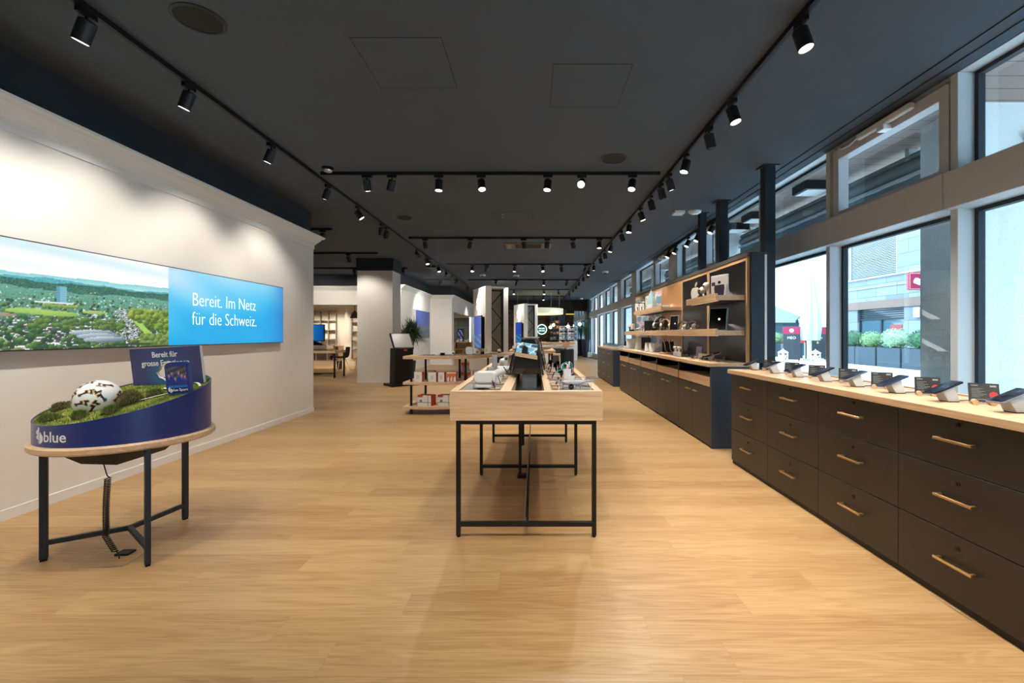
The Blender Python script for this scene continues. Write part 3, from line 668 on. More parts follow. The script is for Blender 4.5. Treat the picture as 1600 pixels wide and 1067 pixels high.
nt.links.new(tc.outputs['Object'], n1.inputs[0]); nt.links.new(tc.outputs['Object'], n2.inputs[0]); nt.links.new(n1.outputs[0], ad.inputs[0]); nt.links.new(n2.outputs[0], ad.inputs[2]); nt.links.new(ad.outputs[0], rp.inputs[0]); nt.links.new(rp.outputs[0], b.inputs[0]); b.inputs['Roughness'].default_value = .9
M_turf = m
k = .984
turf = MB(); turf.loft([[(x * k, y * k, gl(x * k, y * k) - .03) for x, y in ring], [(x * k, y * k, gl(x * k, y * k) + .0) for x, y in ring]]); turf.build('turf', M_turf, dr)
def blades(mb, pts, h, w, lean=.5):
    for x, y, z in pts:
        a = rnd.random() * 6.28; l = h * (.6 + .6 * rnd.random()); dx, dy = math.cos(a), math.sin(a); q = lean * rnd.random() * l; c = rnd.random() * 6.28
        mb._add([(x - dx * w, y - dy * w, z), (x + dx * w, y + dy * w, z), (x + math.cos(c) * q, y + math.sin(c) * q, z + l)], [(0, 1, 2)])
gp = MB(); pts = []
while len(pts) < 9000:
    x, y = rnd.uniform(-.385, .385), rnd.uniform(-.385, .385)
    if math.hypot(x, y) < .383: pts.append((x, y, gl(x, y) - .001))
blades(gp, pts, .012, .0016)
o = gp.build('grass_blades', M_turf, dr, kind='stuff')
# pitch markings
ln = MB()
def stripe(p, q, wd=.006):
    p = Vector((*p, 0)); q = Vector((*q, 0)); d = (q - p).normalized(); s = Vector((-d.y, d.x, 0)) * wd
    v = [(c.x, c.y, gl(c.x, c.y) + .0095) for c in (p - s, p + s, q + s, q - s)]
    ln._add(v, [(0, 1, 2, 3)])
stripe((.04, -.2), (.33, .06)); stripe((.12, .1), (.37, -.02))
for i in range(9):
    a0, a1 = 1.75 - i * .13, 1.75 - (i + 1) * .13; c = (.08, -.12)
    stripe((c[0] + .34 * math.cos(a0), c[1] + .34 * math.sin(a0)), (c[0] + .34 * math.cos(a1), c[1] + .34 * math.sin(a1)))
ln.build('pitch_lines', mat('pitch_line_white', (232, 236, 220), .9), dr)
# lettering and logo wrapped round the drum; local x runs along the wall
M_lett = mat('white_lettering', (236, 238, 242), .4)
def wrap(a0, z0):
    def f(co): 
        a = a0 + co.x / R_; r = R_ + .0012 + co.z
        return Vector((r * math.cos(a), r * math.sin(a), z0 + co.y))
    return f
a_c = math.atan2(2.30 - TY, -2.53 - TX)
I4 = Matrix.Identity(4)
MB().text('blue', .076, I4, .0006, 'LEFT', .0007, wrap(a_c + .10, .03)).build('lettering', M_lett, dr)
LOGO = [[(.42, 1.0), (.50, .93), (.52, .80), (.46, .70), (.44, .0), (.38, .03), (.40, .22), (.22, .26), (.08, .34), (.14, .46), (.26, .52), (.10, .58), (.06, .70), (.16, .80), (.30, .82), (.34, .94)],
        [(.56, .72), (.70, .66), (.78, .58), (.94, .46), (1.0, .32), (.94, .16), (.78, .06), (.56, -.02), (.54, .3)]]
def logo(mb, size, put, ext=.001):
    for poly in LOGO:
        m_ = len(poly); v = [put(Vector((x * size * .72, y * size, z))) for z in (0, ext) for x, y in poly]
        mb._add(v, [tuple(range(m_)), tuple(range(2 * m_ - 1, m_ - 1, -1))] + [(i, (i + 1) % m_, m_ + (i + 1) % m_, m_ + i) for i in range(m_)])
    return mb
g = MB(); logo(g, .085, wrap(a_c - .06, .018)); o = g.build('logo', M_lett, dr); bmt = o.modifiers.new('tri', 'TRIANGULATE')

# ball in its crater
bc = Vector((-2.452, 2.562, .872)); br = .109
t = thing('football', 'white match ball with black and rainbow edged marks, sunk in the turf', 'ball', bc)
MB().ball((0, 0, 0), br, n=48).build('ball_skin', mat('ball_white', (236, 236, 234), .35, bump=.06, scale=400), t, smooth=True)
def on_ball(dirv, spin, poly, lift):
    z = Vector(dirv).normalized(); q = z.to_track_quat('Z', 'Y').to_matrix() @ Matrix.Rotation(spin, 3, 'Z')
    return [tuple((q @ Vector((x, y, 1))).normalized() * (br + lift)) for x, y in poly]
ARM = [[(-.46, -.15), (-.46, .02), (-.05, .02), (-.05, .15), (.10, .15), (.10, -.09), (-.30, -.09), (-.30, -.15)], [(.22, -.18), (.22, .16), (.46, .16), (.46, .04), (.34, .04), (.34, -.18)]]
mk = MB()
dirs = [(.25, -1, .55, .3), (-.55, -1, .3, 1.2), (.1, -1, -.05, .1), (.85, -.75, .35, 2.0), (-.15, -.6, 1.1, .9), (.7, -.3, .95, 2.8), (-.9, -.3, .7, .4), (.65, -1, -.3, 1.0), (-.3, .2, 1.2, 2.2), (1.1, .1, .2, .6), (-1, .5, .1, 1.5), (.2, 1, .3, .2)]
for i, (a, b2, c, sp) in enumerate(dirs):
    for poly in ARM:
        poly = [(x * .74, y * .74) for x, y in poly]
        cx = sum(p[0] for p in poly) / len(poly); cy = sum(p[1] for p in poly) / len(poly)
        for mi, dx, dy, s, li in ((1, .022, -.02, 1.14, .0004), (2, -.02, .022, 1.14, .0006), (3, .018, .02, 1.1, .0008), (0, 0, 0, 1.0, .0011)):
            pp = [(cx + (x - cx) * s + dx, cy + (y - cy) * s + dy) for x, y in poly]
            mk.mi = mi; mk._add(on_ball((a, b2, c), sp, pp, li), [tuple(range(len(pp)))])
o = mk.build('printed_pattern', [mat('ball_' + k_, c_, .35) for k_, c_ in (('black', (24, 24, 28)), ('teal', (20, 160, 160)), ('red', (196, 40, 60)), ('yellow', (226, 200, 70)))], t); o.modifiers.new('tri', 'TRIANGULATE')
# torn-out sods
SOD = [(-.30, -.10, .045, .026, 0, 'brown torn sod behind the match ball on the display turf'), (-.175, -.275, .05, .02, 1, 'flat green sod in front of the match ball, near the lettering'), (-.005, -.29, .04, .026, 1, 'small green sod touching the front of the match ball'), (.13, -.255, .045, .026, 1, 'dark green sod near the drum edge between ball and app tile'), (.10, -.11, .072, .05, 2, 'biggest brown green sod beside the match ball'), (.175, -.03, .04, .03, 1, 'dark sod behind the biggest brown green sod')]
M_soil = mat('torn_soil', (74, 60, 40), .95, noise=.4, scale=60, bump=1.0); M_sodg = mat('sod_grass', (96, 116, 44), .9, noise=.35, scale=40); M_sodb = mat('dry_sod_grass', (112, 108, 58), .9, noise=.35, scale=40)
for x, y, r, h, kind, lab in SOD:
    r *= 1.08; h *= 1.45
    t = thing('turf_sod', lab, 'sod', (TX + x, TY + y, gz(TX + x, TY + y)), rnd.random() * 3, 'torn sods around the ball')
    b_ = MB(); ph = rnd.random() * 6
    b_.lathe([(r * .9 * (1 - (i / 6) ** 3) + .002, -.006 + h * 1.0 * i / 6) for i in range(7)], 18, sy=.72)
    for v in b_.bm.verts:
        a = math.atan2(v.co.y, v.co.x); f = 1 + .18 * math.sin(3 * a + ph) + .12 * math.sin(7 * a + ph * 2); v.co.x *= f; v.co.y *= f; v.co.z += .004 * math.sin(a * 4 + ph)
    b_.build('soil', M_soil, t, smooth=True)
    g = MB(); pts = []
    for i in range(900 if kind == 2 else 520):
        a = rnd.random() * 6.28; q = r * math.sqrt(rnd.random()) * .95
        pts.append((q * math.cos(a), q * math.sin(a) * .75, h * (1 - (q / r) ** 3) * .9 - .004))
    blades(g, pts, .016, .0018, 1.0); g.build('grass_tuft', M_sodb if kind in (0, 2) else M_sodg, t, kind='stuff')
# standing board, square to the sloping turf
nrm = Vector((-GA, -GB, 1)).normalized()
p0 = Vector((-2.585, 2.94, 0)); p0.z = gz(p0.x, p0.y); p1 = Vector((-2.06, 2.84, 0)); p1.z = gz(p1.x, p1.y)
xd = (p1 - p0); wb = xd.length; nrb = Vector((-GA * .45, -GB * .3, 1)).normalized(); Mb = frame(p0, xd, nrb); hb = .238
t = thing('text_board', 'dark blue standing board with white lettering behind the ball and app tile', 'board', (0, 0, 0))
t.matrix_world = Mb @ Matrix.Translation((wb / 2, 0, 0))
def board_mesh(z0, z1):
    cu = bpy.data.curves.new('b', 'CURVE'); cu.dimensions = '2D'; cu.fill_mode = 'BOTH'; cu.extrude = (z1 - z0) / 2
    for pts in ([(-wb / 2, .0), (wb / 2, .0), (wb / 2, hb), (-wb / 2, hb)], [(x * .30 - .015, .012 + y * .165) for x, y in [(-.22, .42), (-.14, .52), (-.12, .62), (-.05, .70), (.02, .80), (.12, .86), (.24, .78), (.40, .74), (.46, .55), (.40, .40), (.28, .32), (.20, .18), (.12, .24), (.06, .08), (.0, .06), (-.06, .16), (-.16, .22), (-.18, .32)]]):
        sp = cu.splines.new('POLY'); sp.points.add(len(pts) - 1); sp.use_cyclic_u = True
        for q, (x, y) in zip(sp.points, pts): q.co = (x, y, 0, 1)
    ob = bpy.data.objects.new('b', cu); me = bpy.data.meshes.new_from_object(ob); bpy.data.objects.remove(ob); bpy.data.curves.remove(cu)
    return MB().mesh(me, Matrix.Translation((0, 0, (z0 + z1) / 2)))
board_mesh(-.018, -.001).build('backing', M_wplastic, t)
m, nt, b = base('navy_board_print'); tc = nd(nt, 'ShaderNodeTexCoord'); sx = nd(nt, 'ShaderNodeVectorMath', operation='DISTANCE'); sx.inputs[1].default_value = (.0, .05, 0)
rp = ramp(nt, [(.06, lin(30, 96, 150)), (.16, lin(40, 56, 116)), (.3, lin(44, 48, 100))]); nt.links.new(tc.outputs['Object'], sx.inputs[0]); nt.links.new(sx.outputs['Value'], rp.inputs[0]); nt.links.new(rp.outputs[0], b.inputs[0]); b.inputs['Roughness'].default_value = .35
board_mesh(-.001, .0).build('front_print', m, t)
tm = MB()
tm.text('Bereit für', .050, Matrix.Translation((0.0, .178, .0012)), .0006, off=.0007).text('grosse Emotionen', .050, Matrix.Translation((.0, .125, .0012)), .0006, off=.0007)
tm.build('lettering', M_lett, t)
# app tile
q = Vector((-2.062, 2.645, 0)); q.z = gz(q.x, q.y) + .001
t = thing('app_tile', 'rounded blue tile with a crowd photo standing in front of the text board', 'display tile', (0, 0, 0))
t.matrix_world = frame(q, Vector((.96, .12, .06)), nrb)
pr = rr(-.062, .062, 0, .19, .030, 6)
MB().prism(pr, -.032, .0).build('body', mat('tile_blue', (28, 52, 128), .35), t)
def crowd(u, v):
    if v < .20: return (24, 40, 96)
    if v < .27: return (40, 110, 200)
    k = int(u * 6.0); ph = (u * 6.0) % 1; top = .60 + .12 * math.sin(k * 2.4)
    if abs(ph - .5) < .2 and top < v < top + .1: return (190, 150, 130)
    if abs(ph - .5) < .36 and v < top: return (36, 56, 150) if v < top - .08 else (60, 84, 180)
    return (70 + 30 * math.sin(u * 40 + v * 9), 74 + 26 * math.sin(v * 31 - u * 8), 92) if v > .5 else (46, 48, 66)
printed('crowd_print', vcol('tile_print', .25), Matrix.Translation((-.052, .012, .0008)), .104, .154, 26, 34, crowd, t)
tm = MB(); tm.text('blue Sport', .021, Matrix.Translation((.008, .022, .0016)), .0004, off=.0002); logo(tm, .034, lambda v: v + Vector((-.054, .014, .0016)), .0006)
o = tm.build('lettering', M_lett, t)
# ---------------------------------------------------------------- long display table
T0, T1, XA, XB = 2.755, 5.45, -.5085, .419
t = thing('display_table', 'long oak display table on black frames with felt trays in the aisle', 'display table', (-.045, 4.1, 0))
O = Vector((-.045, 4.1, 0))
def wb(m_, *a): return m_.box(*a, M=Matrix.Translation(-O))
for y in (T0, T1 - .03): f = MB(); wb(f, XA, XB, y, y + .03, .716, .8945); f.build('end_board', M_oakx, t, bev=.0015)
f = MB(); wb(f, XA, XA + .03, T0 + .03, T1 - .03, .716, .8945); wb(f, XB - .03, XB, T0 + .03, T1 - .03, .716, .8945); f.build('side_board', M_oaky, t)
f = MB(); wb(f, XA + .03, -.165, T0 + .03, T1 - .03, .80, .872); wb(f, .075, XB - .03, T0 + .03, T1 - .03, .80, .872); wb(f, -.165, .075, T0 + .03, T1 - .03, .716, .80)
f.build('core', M_oaky, t)
f = MB()
for x0, x1 in ((XA + .03, XA + .045), (-.205, -.15), (.075, .11), (XB - .045, XB - .03)): wb(f, x0, x1, T0 + .03, T1 - .03, .8721, .8945)
f.build('tray_rail', M_oaky, t)
f = MB(); ys = [T0 + .03, 3.26, 3.74, 4.22, 4.70, 5.18]
for x0, x1 in ((XA + .045, -.205), (.11, XB - .045)):
    for i, y in enumerate(ys): wb(f, x0, x1, y, y + (.02 if i == 0 else .035), .8721, .8945)
    wb(f, x0, x1, T1 - .045, T1 - .03, .8721, .8945)
f.build('tray_divider', M_oakx, t)
f = MB()
for x0, x1 in ((XA + .045, -.205), (.11, XB - .045)):
    for i, y in enumerate(ys):
        ye = ys[i + 1] if i + 1 < len(ys) else T1 - .045
        wb(f, x0, x1, y + (.02 if i == 0 else .035), ye, .8721, .884)
f.build('felt_inlay', M_felt, t)
f = MB(); wb(f, -.15, .075, T0 + .03, T1 - .03, .8001, .806); f.build('channel_floor', mat('dark_grey_channel', (74, 76, 78), .35), t)
f = MB(); wb(f, -.1499, -.14, T0 + .031, T1 - .031, .8061, .892); wb(f, .065, .0749, T0 + .031, T1 - .031, .8061, .892); f.build('channel_lining', M_oaky, t)
for y in (2.775, 3.99, 5.2):
    xa, xb = -.474, .382
    MB().box(xa, xa + .026, y, y + .026, .012, .690, M=Matrix.Translation(-O)).build('leg', M_black, t)
    MB().box(xb - .026, xb, y, y + .026, .012, .690, M=Matrix.Translation(-O)).build('leg', M_black, t)
    MB().cyl(Vector((xa + .013, y + .013, 0)) - O, Vector((xa + .013, y + .013, .012)) - O, .011).cyl(Vector((xb - .013, y + .013, 0)) - O, Vector((xb - .013, y + .013, .012)) - O, .011).build('foot', M_bplastic, t)
    MB().box(xa + .0261, xb - .0261, y, y + .026, .066, .092, M=Matrix.Translation(-O)).build('stretcher', M_black, t)
f = MB(); wb(f, -.474, .382, 2.775, 2.801, .690, .716); wb(f, -.474, .382, 3.99, 4.016, .690, .716); wb(f, -.474, .382, 5.2, 5.226, .690, .716); wb(f, -.474, -.448, 2.8011, 5.1999, .690, .716); wb(f, .356, .382, 2.8011, 5.1999, .690, .716); f.build('top_frame', M_black, t)
f = MB(); wb(f, -.058, -.034, 2.8011, 3.99, .068, .09); wb(f, -.058, -.034, 4.016, 5.1999, .068, .09); f.build('centre_bar', M_black, t)
f = MB(); f.tube([Vector(v) - O for v in ((-.055, 2.82, .094), (-.055, 3.4, .10), (-.05, 4.2, .10), (-.03, 4.6, .4), (-.02, 4.7, .716))], .004, 6); f.cyl(Vector((-.055, 2.8, .094)) - O, Vector((-.055, 2.84, .094)) - O, .009); f.tube([Vector(v) - O for v in ((-.04, 4.4, .10), (-.03, 4.42, .4), (-.03, 4.4, .716))], .002, 6); f.build('cable', M_steel, t)
f = MB(); wb(f, -.135, -.085, 4.05, 4.09, .25, .716); wb(f, -.13, -.105, 3.92, 3.95, .03, .716); f.build('power_duct', M_black, t)
f = MB(); wb(f, -.14, -.06, 3.90, 3.96, .004, .03); f.build('power_plug', M_bplastic, t)
t = thing('floor_socket', 'flush metal framed floor socket lid under the long display table', 'floor socket', (-.11, 3.83, 0))
f = MB(); a, b_, w = .16, .13, .0035
f.box(-a, a, -b_, -b_ + w, 0, .002).box(-a, a, b_ - w, b_, 0, .002).box(-a, -a + w, -b_, b_, 0, .002).box(a - w, a, -b_, b_, 0, .002).build('frame', M_steel, t)
MB().box(-a + w, a - w, -b_ + w, b_ - w, 0, .0012).build('lid', M_floor, t)

# A-frame tablet display standing in the channel
t = thing('tablet_easel', 'black two sided sloping display carrying screens in the table channel', 'display stand', (-.038, 3.66, .9), -.035)
ZB, ZT, LN = .015, .30, 1.15
sec = lambda y, ins=0: [(-.150 + ins, y, ZB + ins), (.108 - ins, y, ZB + ins), (.063 - ins, y, ZT - .03), (.04, y, ZT), (-.04, y, ZT), (-.085 + ins, y, ZT - .03)]
MB().loft([sec(.0, .006), sec(LN, .006)]).build('body', M_gloss, t)
e = MB()
for a, b_ in (((-.155, ZB), (-.088, ZT - .02)), ((.113, ZB), (.066, ZT - .02))):
    for y in (-.006, LN): e.hexa([(a[0] - .007, y, a[1] - .004), (a[0] + .007, y, a[1] - .004), (a[0] + .007, y + .012, a[1] - .004), (a[0] - .007, y + .012, a[1] - .004)], [(b_[0] - .006, y, b_[1]), (b_[0] + .006, y, b_[1]), (b_[0] + .006, y + .012, b_[1]), (b_[0] - .006, y + .012, b_[1])])
e.build('edge_profile', mat('dark_grey_metal', (62, 66, 70), .35, .7), t)
MB().box(-.06, .06, .006, LN - .006, ZT + .001, ZT + .012).build('top_rail', mat('grey_brown_cap', (96, 92, 88), .5), t)
MB().box(-.055, .06, .03, LN - .03, -.094, ZB - .0005).build('pedestal', mat('grey_metal_box', (128, 138, 148), .3, .5), t)
MB().hexa([(-.112, -.018, .165), (.068, -.018, .135), (.068, -.0065, .135), (-.112, -.0065, .165)], [(-.112, -.018, .195), (.068, -.018, .168), (.068, -.0065, .168), (-.112, -.0065, .195)]).build('wooden_ledge', M_oakx, t)
def ad(u, v):
    s = math.sin(u * 9 + v * 4) + math.sin(v * 11 - u * 5)
    if .25 < u < .55 and v < .75 - abs(u - .4): return (26, 28, 34)
    if abs(u - .33) < .03: return (150, 40, 44)
    return (118, 186, 214) if s > .3 else (206, 228, 238) if s > -.6 else (60, 92, 120)
o = printed('front_picture', vcol('easel_print', .2, .35), frame((-.105, -.0085, .197), (1, 0, -.16), (0, 0, 1)), .165, .085, 24, 14, ad, t)
# screens along both slopes
for k in range(4):
    y = .05 + k * .28
    for sd_, nm in ((-1, 'window'), (1, 'wall')):
        xb, xt = (.113, .068) if sd_ < 0 else (-.155, -.09)
        d = Vector((xt - xb, 0, ZT - .03 - ZB)).normalized(); nn = Vector((d.z, 0, -d.x)) * (1 if sd_ < 0 else -1)
        M = frame(Vector((xb, y if sd_ < 0 else y + .2, ZB + .03)) + nn * .006, (0, 1 if sd_ < 0 else -1, 0), d)
        s_ = thing('tablet', '%s dark tablet on the slope of the black easel facing the %s side' % (ORD[k], nm), 'tablet', (0, 0, 0), 0, 'tablets on the sloping black display')
        s_.matrix_world = Matrix.Translation((-.038, 3.66, .9)) @ Matrix.Rotation(-.035, 4, 'Z') @ M
        MB().prism(rr(0, .2, 0, .14, .012, 4), 0, .009).build('casing', M_bplastic, s_); MB().box(.008, .192, .008, .132, .009, .0096).build('screen', M_screen, s_)

# ---- price tags on wooden blocks
def price_tag(x, y, z, rz, label, lean=.35):
    t = thing('price_tag', label, 'price tag', (x, y, z), rz, 'small black price tags on wooden blocks')
    MB().box(-.034, .034, -.014, .02, 0, .012).build('block', M_oakx, t, bev=.002)
    M = Matrix.Translation((0, .0, .010)) @ Matrix.Rotation(lean - PI / 2 + PI, 4, 'X') @ Matrix.Identity(4)
    MB().box(-.02, .02, 0, .052, -.003, .0, M=Matrix.Translation((0, 0, .0125)) @ Matrix.Rotation(1.0 if x < 0 else -1.0, 4, 'Z') @ Matrix.Rotation(PI / 2 - .38, 4, 'X')).build('card', M_bplastic, t)
    return t
PT = [(-.245, 2.90, .6), (-.232, 3.20, .6), (-.236, 3.62, .6), (-.228, 4.05, .6), (.155, 2.93, -.5), (.15, 3.12, -.5), (.14, 3.56, -.5), (.135, 4.0, -.5), (.135, 4.36, -.5), (.14, 4.9, -.5)]
for i, (x, y, rz) in enumerate(PT):
    price_tag(x, y, .884 + .001, rz, ('%s black price tag on a wooden block along the projector side of the long table' % ORD[i]) if i < 4 else ('%s black price tag on a wooden block along the drone side of the long table' % ORD[i - 4]))
# ---- devices on the projector side
z = .885
t = thing('projector', 'white rounded box device on a wire cradle at the table corner', 'projector', (-.315, 2.97, z), -.06)
MB().rbox(-.070, .070, -.045, .045, .040, .112, .024, 5, 'y').build('body', M_wplastic, t, bev=.006, smooth=True)
MB().box(-.06, .05, -.04, .03, .006, .03).build('base', M_wplastic, t, bev=.004)
MB().box(.05, .056, .0, .02, .02, .05).build('port', M_bplastic, t)
w = MB()
for x in (-.068, .055): w.tube([(x, -.058, .075), (x, -.058, .01), (x, -.03, .004), (x, .05, .004), (x, .056, .07)], .0025, 6)
w.tube([(-.068, -.058, .014), (.055, -.058, .014)], .0025, 6); w.build('cradle', M_steel, t)
MB().box(-.045, .0, -.05, -.0, .0005, .007).build('clamp', M_bplastic, t)
t = thing('projector', 'white tilted cylinder spotlight shaped projector behind the boxy white projector', 'projector', (-.262, 3.34, z), .3)
MB().cyl((-.04, 0, .055), (.045, -.01, .095), .027, n=28).build('barrel', M_wplastic, t, bev=.004, smooth=True); MB().box(-.03, .02, -.03, .03, 0, .04).build('foot', M_wplastic, t, bev=.003); MB().cyl((.0451, -.01, .095), (.05, -.0105, .0975), .022, n=24).build('lens', M_gloss, t)
for x, y, h, r, lab in ((-.33, 3.42, .107, .023, 'shorter silver cylinder loudspeaker on the long table'), (-.335, 3.9, .172, .023, 'taller silver cylinder loudspeaker behind the shorter one on the long table')):
    t = thing('cylinder_speaker', lab, 'loudspeaker', (x, y, z), 0, 'silver cylinder loudspeakers')
    MB().cyl((0, 0, .006), (0, 0, h), r, n=32).build('fabric_body', mat('silver_fabric', (176, 182, 186), .6, .3, noise=.12, scale=300), t, bev=.003, smooth=True); MB().cyl((0, 0, 0), (0, 0, .006), r * .95, n=32).build('foot', M_bplastic, t); MB().cyl((0, 0, h), (0, 0, h + .003), r * .8, n=32).build('top_plate', M_steel, t)
t = thing('smart_hub', 'flat white round hub on a foot between cylinders and easel', 'smart hub', (-.245, 3.95, z))
MB().lathe([(0, .04), (.07, .042), (.078, .052), (.078, .064), (.068, .074), (0, .078)], 32).build('disc', M_wplastic, t, smooth=True); MB().lathe([(0, 0), (.045, 0), (.03, .012), (.025, .0395), (0, .0395)], 24).build('foot', M_wplastic, t, smooth=True)
t = thing('camera_tower', 'slim white upright camera behind the flat white hub', 'camera', (-.26, 4.32, z))
MB().rbox(-.022, .022, -.022, .022, .005, .15, .014, 4).build('body', M_wplastic, t, bev=.004, smooth=True); MB().cyl((0, -.0225, .12), (0, -.0245, .12), .012).build('lens', M_gloss, t); MB().cyl((0, 0, 0), (0, 0, .005), .026).build('foot', M_bplastic, t)
t = thing('smart_hub', 'white dome hub at the far end of the projector side of the table', 'smart hub', (-.32, 4.85, z))
MB().ball((0, 0, .05), .05, n=24).build('dome', M_wplastic, t, smooth=True); MB().cyl((0, 0, 0), (0, 0, .012), .035).build('foot', M_bplastic, t)
# ---- devices on the drone side
t = thing('drone', 'small grey camera drone with folded arms at the table corner', 'drone', (.245, 2.93, z), .1)
MB().rbox(-.06, .07, -.022, .022, .028, .056, .012, 4, 'x').build('body', mat('drone_grey', (176, 178, 180), .4), t, bev=.005, smooth=True)
MB().ball((-.01, -.032, .02), .019, n=20).build('camera', M_gloss, t, smooth=True)
for a, b_ in (((-.05, -.02, .045), (-.095, -.05, .05)), ((.055, -.02, .045), (.125, -.035, .055)), ((-.05, .02, .045), (-.10, .05, .05)), ((.055, .02, .045), (.11, .055, .055))):
    r_ = MB().tube([a, ((a[0] + b_[0]) / 2, (a[1] + b_[1]) / 2, .052), b_], .006, 8).cyl(b_, (b_[0], b_[1], b_[2] + .016), .009).build('arm', mat('drone_grey', (176, 178, 180), .4), t)
    MB().box(-.06, .06, -.004, .004, 0, .002, M=Matrix.Translation((b_[0], b_[1], b_[2] + .0165)) @ Matrix.Rotation(.25, 4, 'Z')).build('propeller', mat('drone_dark', (56, 58, 62), .4), r_)
l = MB()
for x, y in ((-.09, -.048), (.12, -.034)): l.tube([(x, y, .05), (x - .004, y - .006, .0015)], .003, 6)
for x, y in ((-.05, .02), (.06, .02)): l.tube([(x, y, .03), (x, y + .004, .0015)], .004, 6)
l.build('landing_leg', M_wplastic, t)
t = thing('control_pad', 'grey remote control lying behind the drone', 'remote control', (.30, 3.13, z), -.15)
MB().rbox(-.075, .075, -.03, .03, .002, .026, .014, 4).build('casing', mat('drone_grey', (176, 178, 180), .4), t, bev=.004, smooth=True)
for x in (-.045, .045): MB().cyl((x, 0, .0262), (x, 0, .034), .004).ball((x, 0, .036), .006, n=10).build('joystick', M_bplastic, t)
t = thing('cable_tree', 'white stand full of colourful wristbands and cables near the drone', 'accessory stand', (.232, 3.09, z))
MB().rbox(-.032, .022, -.02, .02, 0, .12, .01, 4).build('post', M_wplastic, t, bev=.003)
MB().rbox(-.005, .045, -.045, -.021, 0, .075, .008, 3).build('front_box', M_wplastic, t, bev=.003)
for k, (col, cx, cz, r, ti) in enumerate((((30, 150, 140), -.01, .15, .03, .3), ((236, 236, 232), -.025, .14, .034, -.5), ((226, 160, 160), .01, .135, .03, .9), ((236, 236, 232), .02, .155, .028, 1.4), ((30, 150, 140), .03, .15, .026, -1.0), ((40, 40, 44), .035, .12, .022, .2), ((226, 160, 160), .045, .115, .028, 1.9))):
    pts = []
    for i in range(20):
        a = 2 * PI * i / 20; pts.append((cx * .7 - .004 + r * .72 * math.cos(a) * math.cos(ti), r * .72 * math.cos(a) * math.sin(ti) * .6, cz - .008 + r * .72 * math.sin(a)))
    MB().tube(pts, .0042, 8, True).build('wristband', mat('band_%d' % k, col, .5), t, smooth=True)
MB().tube([(-.03, -.02, .125), (-.05, -.025, .115), (-.07, -.03, .105)], .004).build('cable_end', mat('band_0', (30, 150, 140), .5), t)
t = thing('tower_speaker', 'tall black cylinder standing at the drone side of the long table', 'loudspeaker', (.295, 4.02, z))
MB().cyl((0, 0, .008), (0, 0, .222), .060, n=40).build('body', mat('black_fabric', (13, 16, 20), .7, noise=.15, scale=300), t, bev=.004, smooth=True); MB().lathe([(0, 0), (.07, 0), (.066, .008), (0, .008)], 40).build('foot', M_bplastic, t); MB().cyl((0, 0, .222), (0, 0, .225), .055, n=36).build('top_plate', M_gloss, t)
for i, (x, y) in enumerate(((.21, 3.62), (.2, 4.25), (.24, 4.55), (.17, 4.7))):
    t = thing('smart_watch', ('black smart watch on a stand before the black cylinder', 'black smart watch standing just behind the black cylinder', 'black smart watch further behind the black cylinder', 'black smart watch at the far end of the drone side')[i], 'watch', (x, y, z), -.4, 'smart watches on stands')
    MB().rbox(-.018, .018, -.005, .005, .045, .085, .005, 3, 'y').build('case', M_gloss, t, bev=.002)
    MB().tube([(0, .004, .085), (0, .03, .075), (0, .045, .045), (0, .03, .012), (0, .004, .045)], .006, 8).build('strap', M_bplastic, t); MB().box(-.02, .02, -.015, .045, 0, .006).build('stand', M_oakx, t)
# ---------------------------------------------------------------- drawer cabinets of the phone counter
YB = [4.386, 3.71, 3.05, 2.38, 1.71, 1.04]
CX = 1.906
def handle(x, y, z, L, parent, name='handle'):
    """brass bar with two feet, in front of a face that looks towards -x"""
    m_ = MB().box(x - .034, x - .024, y - L / 2, y + L / 2, z - .006, z + .006)
    for s in (-1, 1): m_.box(x - .024, x - .0005, y + s * (L / 2 - .012) - .006, y + s * (L / 2 - .012) + .006, z - .006, z + .006)
    return m_.build(name, M_brass, parent, bev=.0015)
def drawer_unit(x, y0, y1, top, rows, label, L=.2, group='drawer cabinets under the phone counter', depth=.5):
    t = thing('drawer_cabinet', label, 'drawer cabinet', (x, (y0 + y1) / 2, 0), 0, group)
    h = (y1 - y0) / 2
    MB().box(.018, depth, -h, h, .0, top).build('body', M_darkpanel if False else mat('cabinet_body', (30, 27, 25), .6), t)
    MB().box(.03 - .018, .0179, -h, h, 0, .034).build('plinth', mat('cabinet_plinth', (24, 22, 21), .6), t)
    for a, b_ in rows:
        d = MB().box(0, .0179, -h + .0015, h - .0015, a, b_).build('drawer', M_darkfront, t, bev=.001)
        zc = (a + b_) / 2 + .02
        handle(0, 0, zc - .005, L, d)
        MB().cyl((-.0045, 0, zc + .07), (-.0002, 0, zc + .07), .011, n=16).build('lock_ring', mat('dark_lock', (58, 50, 42), .4, .6), d)
        MB().cyl((-.006, 0, zc + .07), (-.0046, 0, zc + .07), .005, n=10).build('keyhole', M_bplastic, d)
    return t
ROWS = [(.036, .331), (.335, .620), (.624, .858)]
UL = ['dark three drawer cabinet at the window front beginning, beside the navy side panel', 'second dark three drawer cabinet from the navy side panel', 'third dark three drawer cabinet from the navy side panel', 'fourth dark drawer cabinet from the navy side panel, before the cut-off one', 'dark drawer cabinet fifth from the navy side panel, cut by the picture edge']
for i in range(5): drawer_unit(CX, YB[i + 1], YB[i], .8615, ROWS, UL[i], .19)
o = MB().box(1.88, 2.45, 1.0, 4.42, .862, .9).build('countertop', M_oaky, org=(2.15, 2.7, .862), bev=.002); tag(o, 'long oak countertop carrying the row of phones', 'countertop')
